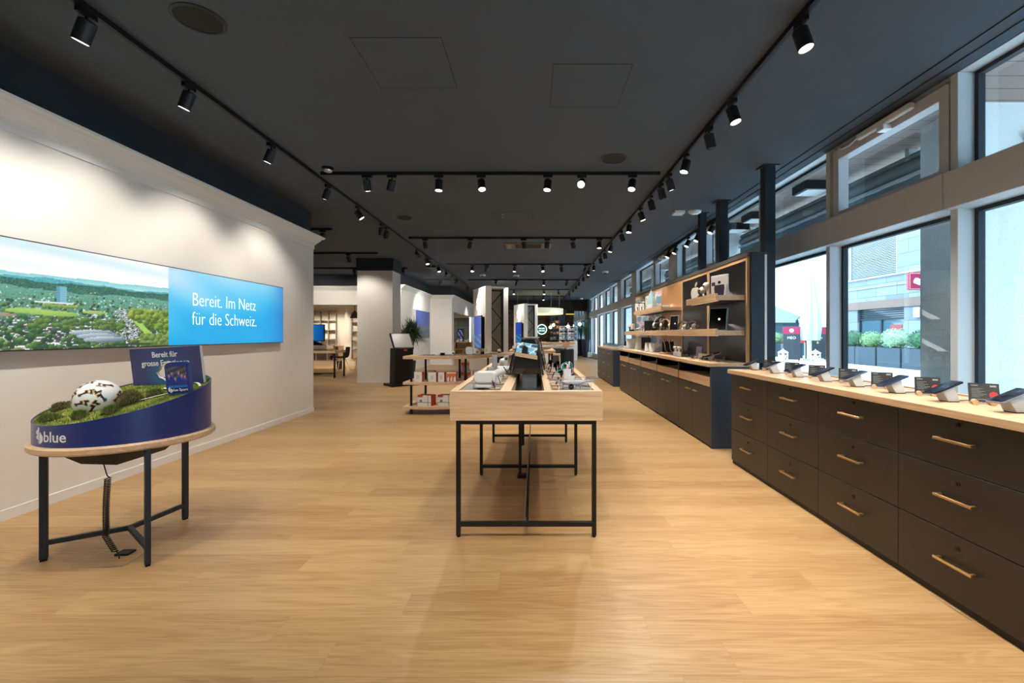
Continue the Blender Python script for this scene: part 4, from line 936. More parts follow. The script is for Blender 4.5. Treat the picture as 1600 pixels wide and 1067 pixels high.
o = MB().tube([(2.36, 4.25, .9035), (2.37, 3.4, .9035), (2.365, 2.4, .9035), (2.37, 1.2, .9035)], .003, 6).build('power_lead', mat('orange_grey_cord', (150, 108, 86), .5), org=(2.36, 2.7, .9)); tag(o, 'thin lead running along the back of the phone counter', 'cord')
# phones on slanted white stands
PH_Y = [4.32, 3.96, 3.61, 3.27, 2.95, 2.63, 2.30, 1.98, 1.66]
def pscreen(k):
    R = random.Random(k)
    a = R.uniform(0, 6); 
    def f(u, v):
        s = math.sin(u * 5 + a + 2 * math.sin(v * 4 + a)) + math.sin(v * 7 - a)
        if abs(s) < .2: return (50, 66, 88)
        return (14, 20, 30) if s > 0 else (24, 34, 48)
    return f
M_ps = vcol('phone_screen_print', .1, .15)
for i, y in enumerate(PH_Y):
    od = ORD[i]
    x = 2.092
    s = thing('phone_stand', '%s slanted white phone stand from the navy side panel' % od, 'phone stand', (x, y, .9), 0, 'slanted white phone stands')
    MB().hexa([(-.022, -.03, .003), (.036, -.03, .003), (.036, .03, .003), (-.022, .03, .003)], [(-.05, -.026, .055), (.012, -.026, .080), (.012, .026, .080), (-.05, .026, .055)]).build('block', M_wplastic, s, bev=.006, seg=2, smooth=True)
    MB().box(-.02, .034, -.028, .028, 0, .003).build('rubber_foot', M_bplastic, s)
    MB().tube([(.03, 0, .008), (.07, .01, .004), (.13, .02, .004), (.2, .03, .006)], .0022, 6).build('cord', M_bplastic, s)
    tl = math.radians(21.5); w = .038 if i % 3 else .036; L = .078
    M = Matrix.Translation((x - .020, y, .9 + .0685)) @ Matrix.Rotation(-tl, 4, 'Y')
    p_ = thing('smartphone', ['black smartphone on the slanted stand next to the navy side panel', 'slim black smartphone on the second slanted stand from the navy panel', 'black smartphone with blue reflections on the third slanted stand', 'black smartphone on the fourth slanted stand from the navy panel', 'dark blue smartphone on the fifth slanted stand from the navy panel', 'black smartphone on the sixth slanted stand, in front of the concrete pillar', 'pale edged smartphone on the seventh slanted stand from the navy panel', 'big smartphone on the eighth slanted stand, the last fully visible', 'smartphone on the ninth stand, mostly cut off'][i], 'smartphone', (0, 0, 0), 0, 'smartphones on slanted stands')
    p_.matrix_world = M
    MB().prism(rr(-L, L, -w, w, .010, 4), 0, .0075).build('casing', mat('phone_edge_%d' % (i % 3), ((30, 32, 36), (150, 150, 156), (60, 74, 100))[i % 3], .3, .6), p_, bev=.0015)
    printed('screen', M_ps, Matrix.Translation((-L + .004, -w + .003, .0078)), 2 * L - .008, 2 * w - .006, 20, 12, pscreen(i), p_)
    MB().box(-.012, .012, -.02, .02, -.0065, -.0002).build('mount', M_wplastic, p_)
# price cards on wooden cylinders
M_card = mat('price_card_black', (24, 25, 28), .3)
M_print = mat('card_print', (150, 150, 150), .5); M_red = mat('red_sticker', (200, 36, 48), .4)
for i in range(8):
    y = PH_Y[i] - .095 - .012 * (i % 2); x = 2.185
    t = thing('price_card', '%s black price card from the navy side panel, on small wooden cylinders%s' % (ORD[i], ', with red sticker' if i > 4 else ''), 'price card', (x, y, .9), math.radians(-34), 'black price cards on the phone counter')
    th = math.radians(72)
    M = Matrix.Translation((0, 0, .012)) @ Matrix.Rotation(th, 4, 'X')
    MB().box(-.055, .055, 0, .092, -.014, 0, M).build('card_block', M_card, t, bev=.001)
    l = MB()
    for k in range(7): l.box(-.045, -.045 + .03 + .03 * ((k * 7) % 5) / 5, .022 + k * .007, .0235 + k * .007, .0002, .0008, M)
    l.box(-.045, -.02, .078, .082, .0002, .0008, M).box(.022, .045, .074, .082, .0002, .0008, M).box(-.045, .03, .010, .0125, .0002, .0008, M)
    l.build('print_lines', M_print, t)
    if i > 4: MB().cyl(M @ Vector((.034, .034, .0002)), M @ Vector((.034, .034, .0014)), .016, n=24).build('sticker', M_red, t)
    for sx in (-.04, .022): MB().cyl((sx, -.05, .012), (sx, .035, .012), .012, n=18).build('wooden_cylinder', M_oaky, t, smooth=True)

# ---------------------------------------------------------------- cabinets under the shelf wall
CB = [4.95, 6.05, 7.12, 8.19, 9.22, 10.19]
CL = ['dark double door cabinet beside the phone counter, with navy side panel', 'second dark double door cabinet under the shelf wall, from the phone counter', 'middle one of the five dark double door cabinets under the shelf wall', 'fourth dark double door cabinet under the shelf wall, from the phone counter', 'last dark double door cabinet, next to the distant drawer unit']
for i in range(5):
    y0, y1 = CB[i], CB[i + 1]; h = (y1 - y0) / 2
    t = thing('cabinet', CL[i], 'cabinet', (1.925, (y0 + y1) / 2, 0), 0, 'double door cabinets under the shelf wall')
    c = MB().box(.02, .50, -h + .002, h - .002, .06, .655).box(.42, .50, -h + .002, h - .002, .655, .884).box(.0, .42, -h + .002, -h + .02, .655, .884).box(.0, .42, h - .02, h - .002, .655, .884).box(.02, .42, -h + .02, h - .02, .868, .884)
    c.build('body', M_darkpanel, t)
    MB().box(.03, .48, -h + .03, h - .03, 0, .06).build('plinth', mat('cabinet_plinth', (24, 22, 21), .6), t)
    d = MB().box(-.002, .0199, -h + .022, h - .022, .662, .766).build('drawer', M_oaky, t, bev=.001)
    MB().box(.022, .41, -h + .022, h - .022, .672, .756).build('drawer_box', M_oakx, d)
    for s in (-1, 1):
        a, b_ = (-h + .004, -.0015) if s < 0 else (.0015, h - .004)
        dd = MB().box(0, .0199, a, b_, .02, .654).build('door', M_darkfront, t, bev=.001)
        handle(0, s * .13, .575, .13, dd)
        MB().cyl((-.004, s * .11, .63), (-.0002, s * .11, .63), .008, n=12).build('keyhole', mat('dark_lock', (58, 50, 42), .4, .6), dd)
    if i == 0: MB().box(-.005, .50, -h - .03, -h - .001, 0, .884).build('side_panel', M_bluepanel, t)
    else: MB().box(.0, .02, -h - .004, -h + .0015, 0, .06).build('joint_strip', M_bplastic, t)
    if i > 0: pass
for k, (y, lab) in enumerate(((7.55, 'crumpled grey cable left inside the open slot of the middle cabinet'), (8.6, 'small grey gadget inside the open slot of the fourth cabinet'))):
    t = thing('cable_bundle', lab, 'cable', (2.05, y, .768))
    MB().tube([(.04 * math.cos(a * .9) * (1 + .1 * a), .05 * math.sin(a * .9), .006 + .006 * a) for a in range(9)], .005, 8).build('lead', mat('grey_cord', (120, 124, 128), .5), t, smooth=True); MB().box(-.02, .02, .05, .08, 0, .025).build('plug', M_wplastic, t)
o = MB().prism([(1.895, 4.93), (2.335, 4.93), (2.335, 10.35), (1.895, 10.35)], .885, .925).build('countertop', M_oaky, org=(2.1, 7.6, .885), bev=.002); tag(o, 'long oak countertop under the shelf wall with the open slots', 'countertop')
for i in range(3):
    dcu = drawer_unit(1.87, 10.75 + i * .86, 10.75 + (i + 1) * .86, .86, ROWS, ('dark drawer cabinet with navy side, after the five double door cabinets', 'dark drawer cabinet in the middle of the distant drawer row', 'most distant dark drawer cabinet, at the entrance end')[i], .17, 'distant drawer cabinets along the windows')
    if i == 0: MB().box(-.002, .5, -.465, -.4305, 0, .86).build('side_panel', M_bluepanel, dcu)
o = MB().box(1.85, 2.45, 10.72, 13.36, .861, .9).build('countertop', M_oaky, org=(2.15, 12, .861)); tag(o, 'distant oak countertop past the shelf wall, carrying more phones', 'countertop')

for i in range(9):
    y = 10.95 + i * .27; x = 2.08
    s = thing('phone_stand', '%s slanted phone stand on the distant counter past the shelf wall' % ORD[i], 'phone stand', (x, y, .9), 0, 'distant phone stands')
    MB().hexa([(-.022, -.03, 0), (.036, -.03, 0), (.036, .03, 0), (-.022, .03, 0)], [(-.05, -.026, .055), (.012, -.026, .080), (.012, .026, .080), (-.05, .026, .055)]).build('block', M_wplastic, s)
    p_ = thing('smartphone', '%s tilted smartphone on the distant counter past the shelf wall' % ORD[i], 'smartphone', (0, 0, 0), 0, 'distant smartphones'); p_.matrix_world = Matrix.Translation((x - .02, y, .9685)) @ Matrix.Rotation(-math.radians(21.5), 4, 'Y')
    MB().prism(rr(-.078, .078, -.036, .036, .01, 3), 0, .0075).build('casing', M_bplastic, p_); MB().box(-.072, .072, -.032, .032, .0076, .008).build('screen', M_screen, p_)
# ---------------------------------------------------------------- shelf wall
PY = [4.95, 6.06, 7.14, 8.25, 9.27, 10.37]; BX = 2.32
t = thing('shelf_wall', 'tall oak framed shelf wall with black and picture panels behind the cabinets', 'shelf wall', (BX, 7.6, .925))
OO = Vector((BX, 7.6, .925)); TM = Matrix.Translation(-OO)
MB().box(BX + .03, BX + .2, 4.95, 10.37, .926, 2.10, TM).build('carcass', M_bluesteel, t)
def swirl(seed):
    def f(u, v):
        s = math.sin(u * 5 + 3 * v + seed) + math.sin(v * 8 - 4 * u + 2 * seed) + .5 * math.sin(13 * u * v + seed)
        if s > 1.1: return (110, 146, 200)
        if s > .3: return (206, 186, 208)
        if s > -.7: return (236, 214, 212)
        return (110, 160, 196)
    return f
def teal(u, v):
    s = math.sin(u * 9 + 4 * v) + math.sin(v * 7 - 3 * u)
    return (70, 170, 180) if s > .6 else (214, 206, 150) if s > -.1 else (226, 200, 170) if s > -.9 else (120, 150, 170)
M_pp = vcol('wall_panel_print', .4)
MY = lambda y, z: frame(Vector((BX - .001, y, z)) - OO, (0, -1, 0), (0, 0, 1))
Z0, Z1 = .926, 2.085
for i in range(5):
    a, b_ = PY[i], PY[i + 1]
    fr_ = MB().box(BX, BX + .03, a, a + .035, Z0, Z1, TM).box(BX, BX + .03, b_ - .035, b_, Z0, Z1, TM).box(BX, BX + .03, a + .035, b_ - .035, Z1 - .04, Z1, TM)
    f_ = fr_.build('panel_frame', M_oakz, t, bev=.001)
    if i < 2: MB().box(BX + .008, BX + .0299, a + .035, b_ - .035, Z0, Z1 - .04, TM).build('black_panel', M_darkpanel, f_)
    elif i == 2:
        MB().box(BX + .004, BX + .0299, a + .035, b_ - .035, 1.62, Z1 - .04, TM).build('oak_panel', M_oakd, f_)
        MB().box(BX + .008, BX + .0299, a + .035, b_ - .035, Z0, 1.6199, TM).build('tan_panel', mat('tan_panel', (196, 158, 124), .6), f_)
    else:
        MB().box(BX + .008, BX + .0299, a + .035, b_ - .035, Z0, Z1 - .04, TM).build('backing', M_wplastic, f_)
        h_ = [(1.27, 1.62, swirl(i)), (1.68, 2.04, teal if i == 4 else swirl(i + 2)), (Z0 + .005, 1.25, (lambda u, v: (214, 202, 206)) if i == 4 else swirl(7))]
        for z0, z1, fn in h_: printed('picture_panel', M_pp, frame(Vector((BX + .006, b_ - .037, z0)) - OO, (0, -1, 0), (0, 0, 1)), b_ - a - .075, z1 - z0, 30, 24, fn, f_)
MB().box(BX - .01, BX + .21, 4.93, 10.38, 2.0855, 2.13, TM).build('top_rail', mat('dark_taupe_rail', (72, 70, 66), .6), t)
MB().box(BX + .0305, BX + .17, 4.915, 4.949, 0.926, 2.13, TM).build('end_panel', M_bluesteel, t, bev=.002)
MB().box(BX + .172, BX + .196, 4.91, 4.949, .926, 2.10, TM).build('edge_strip', M_wplastic, t)
def shelf(y0, y1, z, nm='shelf'):
    s = MB().box(2.0, BX - .0005, y0, y1, z - .075, z - .045, TM).box(2.0, 2.022, y0, y1, z - .045, z, TM).box(2.022, BX - .0005, y0, y1, z - .0449, z - .02, TM).build(nm, M_oaky, t, bev=.001)
    MB().box(2.03, 2.05, y0 + .05, y1 - .1, z - .082, z - .0755, TM).build('light_strip', mat('led_strip', (255, 236, 210), .5, emit=.25), s)
    MB().box(2.06, BX - .02, y0 + .01, y1 - .01, z - .079, z - .0755, TM).build('underside', M_bluesteel, s)
shelf(5.0, 5.97, 1.69); shelf(7.15, 9.16, 1.69)
shelf(5.0, 7.05, 1.30); shelf(7.0501, 10.05, 1.30)
SU, SM_, CT = 1.67, 1.28, .925
# small lamps washing the panels under the shelves
for y, z in ((5.5, 1.60), (6.0, 1.215), (7.7, 1.60), (8.7, 1.60), (7.6, 1.215), (8.8, 1.215), (9.6, 1.215), (5.4, 1.215)):
    ld = bpy.data.lights.new('strip', 'AREA'); ld.shape = 'RECTANGLE'; ld.size = .8; ld.size_y = .14; ld.energy = .8; ld.color = LAMP_COL
    lo = bpy.data.objects.new('strip', ld); C.objects.link(lo); lo.location = (2.04, y, z); lo.rotation_euler = Vector((.5, 0, -1)).to_track_quat('-Z', 'X').to_euler()

# ---- things on the upper shelf of the black panels
F2 = lambda x, y, z: frame((x, y, z), (0, -1, 0), (0, 0, 1))       # a plane facing the aisle
def face(x, y, z, rz):                                              # turned towards the camera side
    return Matrix.Translation((x, y, z)) @ Matrix.Rotation(math.radians(rz), 4, 'Z')
APP = [(.50, .78), (.40, .82), (.22, .80), (.08, .68), (.02, .48), (.06, .26), (.18, .08), (.32, .0), (.48, .04), (.62, .0), (.74, .06), (.88, .22), (.93, .32), (.80, .42), (.78, .58), (.90, .72), (.78, .80), (.62, .82)]
LEAF = [(.50, .86), (.52, 1.02), (.66, 1.14), (.70, 1.16), (.68, 1.0), (.58, .90)]
t = thing('logo_cutout', 'white fruit shaped logo cut-out standing on the upper black panel shelf', 'cut-out', (2.07, 5.82, SU), math.radians(-80))
R90 = Matrix.Rotation(PI / 2, 4, 'X')
k_ = .20
for nm, poly in (('logo_body', APP), ('logo_leaf', LEAF)):
    o = MB().prism([(x * k_ - .1, y * k_) for x, y in poly], 0, .012, R90).build(nm, mat('cutout_cream', (240, 232, 220), .45), t)
    o.modifiers.new('tri', 'TRIANGULATE')
MB().box(-.08, .08, -.02, .02, -.0, .004).cyl((.013, -.006, .16), (.013, -.006, .18), .004).build('foot_plate', M_wplastic, t)
for i, (x, y, h) in enumerate(((2.08, 5.62, .15), (2.08, 5.49, .19))):
    t = thing('earphone', 'big white earphone model standing %s' % ('next to the fruit shaped logo' if i == 0 else 'between its twin and the framed poster'), 'earphone model', (x, y, SU), math.radians(-70), 'big white earphone models')
    MB().ball((0, 0, h - .04), .04, 1.15, 20).build('bud', mat('cutout_cream', (240, 232, 220), .45), t, smooth=True)
    MB().tube([(.008, 0, h - .05), (.022, 0, h * .45), (.034, 0, .0)], [.014, .013, .012], 12).build('stem', mat('cutout_cream', (240, 232, 220), .45), t, smooth=True)
    MB().ball((.0, -.036, h - .04), .014, .8, 12).build('speaker_mesh', M_bplastic, t, smooth=True)
for i, (y, h) in enumerate(((5.38, .07), (5.33, .05))):
    t = thing('display_card', ('small white wedge card beside the framed poster', 'tiny white wedge card on the shelf edge')[i], 'card', (2.06, y, SU), -.5); MB().prism([(-.02, 0), (.02, 0), (.004, h)], -.006, .006, R90).build('wedge', M_wplastic, t); MB().box(-.025, .025, -.012, .012, 0, .003).build('foot_plate', M_wplastic, t)
def person_poster(u, v):
    d = math.hypot((u - .5) * 1.0, (v - .68) * 1.2)
    if d < .10: return (20, 18, 22)
    if v < .55 and abs(u - .5) < .34 - .15 * abs(v - .35): return (44, 40, 56) if math.sin(u * 23) * math.sin(v * 17) < .5 else (64, 58, 76)
    if abs(v - .62) < .09 and u < .22: return (50, 46, 54)
    return (224, 220, 218)
t = thing('framed_poster', 'white framed poster with a dark figure on the upper black panel shelf', 'poster', (2.12, 5.20, SU), math.radians(-66))
MB().box(-.125, .125, 0, .014, 0, .245).build('frame', M_wplastic, t, bev=.002)
printed('print', vcol('poster_print', .4), frame((-.113, -.001, .012), (1, 0, 0), (0, 0, 1)), .226, .22, 64, 64, person_poster, t)
t = thing('display_card', 'tall white triangular card behind the framed poster', 'card', (2.16, 5.06, SU), -.6); MB().prism([(-.03, 0), (.03, 0), (-.012, .13)], -.008, .008, R90).build('wedge', M_wplastic, t); MB().box(-.04, .04, -.015, .015, 0, .003).build('foot_plate', M_wplastic, t)
# ---- middle shelf
def screen_board(x, y, z, w, h, rz, lean, label, dot=True, side=(150, 186, 206), name='tablet_display'):
    t = thing(name, label, 'display', (x, y, z), math.radians(rz))
    M = Matrix.Rotation(-lean, 4, 'X')
    MB().box(-w / 2, w / 2, 0, .03, .004, h, M).build('casing', mat('board_side_%d' % side[0], side, .4), t, bev=.003)
    MB().box(-w / 2 + .008, w / 2 - .008, -.002, -.0002, .012, h - .008, M).build('screen', M_gloss, t)
    if dot: MB().cyl(M @ Vector((.02, -.005, h * .5)), M @ Vector((.02, -.0022, h * .5)), w * .06, n=20).build('glowing_dot', mat('dot_glow', (250, 250, 250), .4, emit=1.2), t)
    MB().box(-w * .3, w * .3, -.02, .06, -.0, .006).build('foot', M_oakx, t)
    return t
screen_board(2.10, 5.22, SM_, .22, .265, -52, .14, 'big black display with white dot on the middle shelf, near the end panel')
for i, y in enumerate((6.02, 6.38)):
    t = thing('glass_dome', 'clear glass dome over white earphones, %s on the middle shelf' % ('beside the big black display' if i == 0 else 'beside the leaning black tablet'), 'glass dome', (2.10, y, SM_), 0, 'glass domes on the middle shelf')
    prof_ = [(.085, .012), (.088, .05), (.080, .095), (.058, .125), (.03, .141), (.006, .146)]
    MB().lathe(prof_, 32).build('dome', M_clear, t, smooth=True)
    MB().cyl((0, 0, 0), (0, 0, .011), .095, n=36).build('base', M_oakx, t, smooth=True)
    MB().ball((-.02, -.01, .03), .018, 1, 14).ball((.025, .0, .035), .02, 1, 14).ball((.0, -.02, .07), .022, 1, 14).tube([(.0, -.02, .07), (.012, -.02, .045), (.016, -.02, .013)], .006).tube([(.025, 0, .035), (.034, 0, .012)], .006).ball((.03, .01, .085), .02, 1, 14).tube([(.03, .01, .085), (.036, .01, .05), (.036, .01, .012)], .006).build('earphones', M_wplastic, t, smooth=True)
screen_board(2.10, 6.84, SM_, .15, .24, -55, .1, 'leaning black tablet with white dot and pale side edge on the middle shelf', True, (186, 178, 172), 'tablet_display')
def headphones(x, y, z, rz, label, col, k=1.0, standc=M_bplastic):
    t = thing('headphones', label, 'headphones', (x, y, z), math.radians(rz))
    m_ = mat('headphone_%d' % col[0], col, .4)
    MB().tube([(.075 * k * math.cos(a), 0, .12 * k + .085 * k * math.sin(a)) for a in [PI * i / 14 for i in range(15)]], .010 * k, 10).build('headband', m_, t, smooth=True)
    for s in (-1, 1):
        e = MB().cyl((s * .052 * k, 0, .095 * k), (s * .085 * k, 0, .095 * k), .040 * k, n=24).build('ear_cup', m_, t, bev=.006 * k, smooth=True)
        MB().cyl((s * .040 * k, 0, .095 * k), (s * .0515 * k, 0, .095 * k), .036 * k, n=24).build('ear_pad', M_bplastic, e, smooth=True)
    MB().box(-.05, .05, -.03, .03, 0, .008).cyl((0, 0, .008), (0, 0, .19 * k), .008).build('stand', standc, t)
headphones(2.09, 7.42, SM_, -40, 'black over-ear headphones on a stand in front of the tan panel', (26, 26, 28), 1.15)
headphones(2.07, 7.16, SM_, -30, 'cream over-ear headphones beside the leaning black tablet', (226, 210, 186), .95)
headphones(2.09, 7.62, SM_, -50, 'white topped headphones behind the black pair', (222, 220, 214), 1.15)
t = thing('loudspeaker_box', 'squat black ribbed loudspeaker on the middle shelf, before the blue picture panel', 'loudspeaker', (2.10, 8.15, SM_), math.radians(-35))
MB().rbox(-.12, .12, -.05, .05, .004, .20, .04, 5).build('body', mat('black_fabric', (13, 16, 20), .7), t, bev=.006, smooth=True)
g = MB()
for i in range(6): g.box(-.10 + i * .036, -.092 + i * .036, -.053, -.0501, .02, .19)
g.build('rib', M_black, t); MB().cyl((.07, -.056, .09), (.07, -.0535, .09), .022, n=24).build('badge', M_steel, t); MB().box(-.1, .1, -.04, .04, 0, .004).build('foot', M_bplastic, t)
for i, (y, h, col, kind) in enumerate(((8.72, .14, (196, 196, 200), 0), (8.95, .10, (232, 230, 226), 0), (9.12, .085, (220, 200, 190), 0), (9.42, .06, (40, 40, 44), 1), (9.62, .18, (206, 196, 176), 2), (9.74, .12, (36, 38, 42), 2), (9.92, .16, (200, 190, 186), 0))):
    t = thing('smart_light' if kind == 0 else 'game_pad' if kind == 1 else 'portable_speaker', ['silver bulb shaped gadget next to the ribbed loudspeaker', 'white bulb shaped gadget on the middle shelf before the lilac picture', 'small rosy gadget on a foot on the middle shelf', 'small dark gadget lying on the middle shelf', 'beige and black bottle shaped speaker on the middle shelf', 'short black bottle shaped speaker beside the beige one', 'pale slim gadget at the far tip of the middle shelf'][i], 'gadget', (2.09, y, SM_), math.radians(-30))
    m_ = mat('gadget_%d' % i, col, .4)
    if kind == 0: MB().lathe([(.0, h * .5), (.03, h * .55), (.042, h * .75), (.03, h * .96), (0, h)], 20).build('head', m_, t, smooth=True); MB().cyl((0, 0, .008), (0, 0, h * .5), .012).build('stem', M_steel, t); MB().cyl((0, 0, 0), (0, 0, .008), .03).build('foot', M_wplastic, t)
    elif kind == 1: MB().rbox(-.06, .06, -.03, .03, .0, h * .6, .02, 4).build('body', m_, t, bev=.006, smooth=True); MB().cyl((.03, 0, h * .6), (.03, 0, h * .75), .01).build('stick', M_bplastic, t)
    else: MB().cyl((0, 0, h * .3), (0, 0, h), .045, n=28).build('upper_body', m_, t, bev=.006, smooth=True); MB().cyl((0, 0, 0), (0, 0, h * .2999), .046, n=28).build('lower_body', M_bplastic, t, smooth=True)
for i in range(9):
    y = 5.95 + i * .36 + (.1 if i > 3 else 0); y = min(y, 9.85)
    t = thing('price_plate', '%s tiny pale price plate along the front edge of the middle shelf' % ORD[i], 'price plate', (2.031, y, SM_ + .001), -.5, 'tiny price plates on the middle shelf')
    MB().box(-.004, .03, -.03, .03, 0, .006).build('block', M_oakx, t); MB().box(-.006, -.0041, -.026, .026, .001, .026).build('plate', M_wplastic, t)
# ---- upper shelf before the picture panels
def sketch(u, v):
    return (40, 40, 44) if abs(math.sin(u * 14) * math.sin(v * 9) - .5) < .12 or (abs(u - .5) < .08 and v < .6) else (232, 228, 222)
for i, (x, y, w, h, lab) in enumerate(((2.07, 8.72, .13, .17, 'small black framed sketch, middle one on the upper picture shelf'), (2.16, 8.50, .19, .30, 'tall black framed print behind the small sketches'), (2.06, 9.02, .14, .19, 'small black framed sketch at the far end of the upper shelf'), (2.16, 8.86, .16, .22, 'pale framed print leaning between the small sketches'))):
    t = thing('picture_frame', lab, 'picture frame', (x, y, SU), math.radians(-40))
    MB().box(-w / 2, w / 2, 0, .014, 0, h).build('frame', M_bplastic, t, bev=.001); printed('print', vcol('sketch_print_%d' % i, .4), frame((-w / 2 + .012, -.001, .012), (1, 0, 0), (0, 0, 1)), w - .024, h - .024, 18, 20, sketch, t)
    MB().box(-.01, .01, .0141, .05, 0, .004).build('prop', M_bplastic, t)
t = thing('paper_bag', 'pale blue and white pointed paper bag on the upper picture shelf', 'bag', (2.08, 8.02, SU), math.radians(-70))
MB().loft([[(-.10, -.05, 0), (.10, -.05, 0), (.10, .05, 0), (-.10, .05, 0)], [(-.09, -.04, .16), (.085, -.04, .14), (.085, .04, .14), (-.09, .04, .16)], [(-.035, -.006, .33), (-.01, -.006, .33), (-.01, .006, .33), (-.035, .006, .33)]]).build('bag_body', mat('bag_pale_blue', (176, 212, 226), .5), t)
MB().box(-.07, .09, -.056, -.0505, .02, .10).build('white_label', M_wplastic, t); MB().tube([(-.03, 0, .33), (-.02, 0, .36), (-.012, 0, .33)], .003).build('bag_handle', M_wplastic, t)
t = thing('white_box', 'flat white box lying at the open end of the upper picture shelf', 'box', (2.13, 7.45, SU), 0); MB().box(-.07, .07, -.1, .1, 0, .04).build('carton', M_wplastic, t, bev=.002); MB().box(-.071, -.0701, -.06, .06, .012, .026).build('print', M_print, t)
# ---- countertop of the shelf wall
def tablet_on_stand(x, y, w, h, label, col=(226, 222, 214)):
    t = thing('tablet', label, 'tablet', (x, y, CT), math.radians(-35)); M = Matrix.Rotation(-.28, 4, 'X')
    MB().box(-w / 2, w / 2, 0, .009, .006, h, M).build('casing', mat('tablet_%d' % col[0], col, .35), t, bev=.002); MB().box(-w / 2 + .007, w / 2 - .007, -.0015, -.0002, .014, h - .008, M).build('screen', mat('tablet_screen_pale', (214, 208, 196), .3), t)
    MB().box(-.03, .03, -.02, .09, 0, .006).hexa([(-.02, .05, .006), (.02, .05, .006), (.02, .075, .006), (-.02, .075, .006)], [(-.02, .033, h * .45), (.02, .033, h * .45), (.02, .04, h * .45), (-.02, .04, h * .45)]).build('stand', M_bplastic, t)
tablet_on_stand(2.12, 9.12, .20, .27, 'large pale tablet upright on the counter before the blue picture panel')
tablet_on_stand(2.04, 8.18, .11, .17, 'small white tablet on the counter before the tan panel')
tablet_on_stand(2.04, 7.90, .10, .16, 'second small white tablet on the counter, beside the black accessory rack')
t = thing('black_screen', 'black flat screen standing behind the large pale tablet', 'screen', (2.2, 8.95, CT), math.radians(-60)); MB().box(-.12, .12, 0, .02, .02, .25).build('panel', M_gloss, t, bev=.002); MB().box(-.06, .06, -.04, .06, 0, .006).box(-.015, .015, .0205, .03, .006, .1).build('foot', M_bplastic, t)
t = thing('laptop', 'pale laptop lying closed at the far part of the shelf wall counter', 'laptop', (2.12, 9.75, CT), math.radians(-20)); MB().rbox(-.16, .16, -.11, .11, 0, .018, .015, 3).build('base', M_steel, t); MB().box(-.15, .15, .105, .112, .0181, .22).build('lid', M_wplastic, t)
for i, (x, y, rz) in enumerate(((2.02, 8.75, .3), (2.03, 8.5, -.2), (2.0, 5.9, .25), (2.02, 7.6, .1))):
    t = thing('leaflet', ('white leaflet on the counter before the large pale tablet', 'white open leaflet on the counter near the small white tablet', 'white leaflet on the counter between camera sticks and tablet', 'small white leaflet beside the black accessory rack')[i], 'leaflet', (x, y, CT), rz); MB().box(-.07, .07, -.09, .09, 0, .004).build('sheet', M_wplastic, t); MB().box(-.05, .05, -.06, .0, .0041, .0046).build('print', M_print, t)
t = thing('accessory_rack', 'black rack with hanging white cables on an oak tray', 'accessory rack', (2.12, 7.22, CT), math.radians(-30))
MB().box(-.11, .11, -.08, .08, 0, .03).build('tray', M_oakx, t, bev=.002); MB().box(-.09, .09, .03, .05, .03, .20).build('board', M_bplastic, t, bev=.002)
for x in (-.04, .04): MB().tube([(x - .02, .0, .19), (x - .01, -.012, .2), (x + .005, -.015, .12), (x + .012, -.015, .06), (x + .05, -.03, .032)], .006).build('hanging_cable', M_wplastic, t, smooth=True)
r_ = MB()
for x in (-.05, .05): r_.tube([(x, .03, .2), (x, .03, .235), (x + .03, .03, .235), (x + .03, .03, .2)], .004)
r_.build('hook', M_bplastic, t)
for i, y in enumerate((6.52, 6.36)):
    t = thing('camera_stick', ('small grey gimbal camera beside its twin, towards the accessory rack', 'small grey gimbal camera next to the black watch on the counter')[i], 'camera', (2.03, y, CT), -.4, 'small gimbal cameras')
    MB().box(-.03, .03, -.03, .03, 0, .065).build('block', mat('pale_grey_block', (196, 194, 190), .4), t, bev=.004); MB().cyl((0, 0, .065), (0, 0, .11), .012).build('handle', M_wplastic, t); MB().cyl((-.03, -.01, .125), (.03, .01, .125), .018, n=18).build('camera_head', M_wplastic, t, smooth=True); MB().cyl((-.036, -.012, .125), (-.0305, -.0102, .125), .014, n=16).build('lens', M_gloss, t)
t = thing('smart_watch', 'black watch on a stand behind the gimbal cameras', 'watch', (2.14, 6.28, CT), -.4); MB().rbox(-.02, .02, -.006, .006, .05, .095, .006, 3, 'y').build('case', M_gloss, t); MB().tube([(0, .004, .09), (0, .035, .08), (0, .045, .04), (0, .02, .012), (0, .0, .05)], .008).build('strap', M_bplastic, t); MB().box(-.025, .025, -.015, .05, 0, .006).build('stand', M_wplastic, t)
t = thing('tablet', 'big black tablet tilted on a grey stand near the counter end', 'tablet', (2.10, 5.42, CT), math.radians(-25)); M = Matrix.Translation((0, 0, .055)) @ Matrix.Rotation(-.33, 4, 'Y') @ Matrix.Rotation(.1, 4, 'X')
MB().prism(rr(-.13, .13, -.09, .09, .012, 4), 0, .008, M).build('casing', mat('phone_edge_1', (150, 150, 156), .3, .6), t); MB().box(-.122, .122, -.082, .082, .0082, .0088, M).build('screen', M_screen, t); MB().hexa([(-.01, -.03, 0), (.06, -.03, 0), (.06, .03, 0), (-.01, .03, 0)], [(-.03, -.03, .045), (.04, -.03, .065), (.04, .03, .065), (-.03, .03, .045)]).build('stand', mat('pale_grey_block', (196, 194, 190), .4), t)
t = thing('stylus_holder', 'upright lilac phone in an oak block near the counter end', 'smartphone', (2.13, 5.88, CT), math.radians(-30)); MB().box(-.05, .05, -.03, .03, 0, .03).build('block', M_oakx, t, bev=.002); MB().box(-.036, .036, -.004, .005, .03, .16, Matrix.Rotation(-.3, 4, 'X')).build('phone', mat('lilac_casing', (150, 140, 166), .3), t, bev=.002)
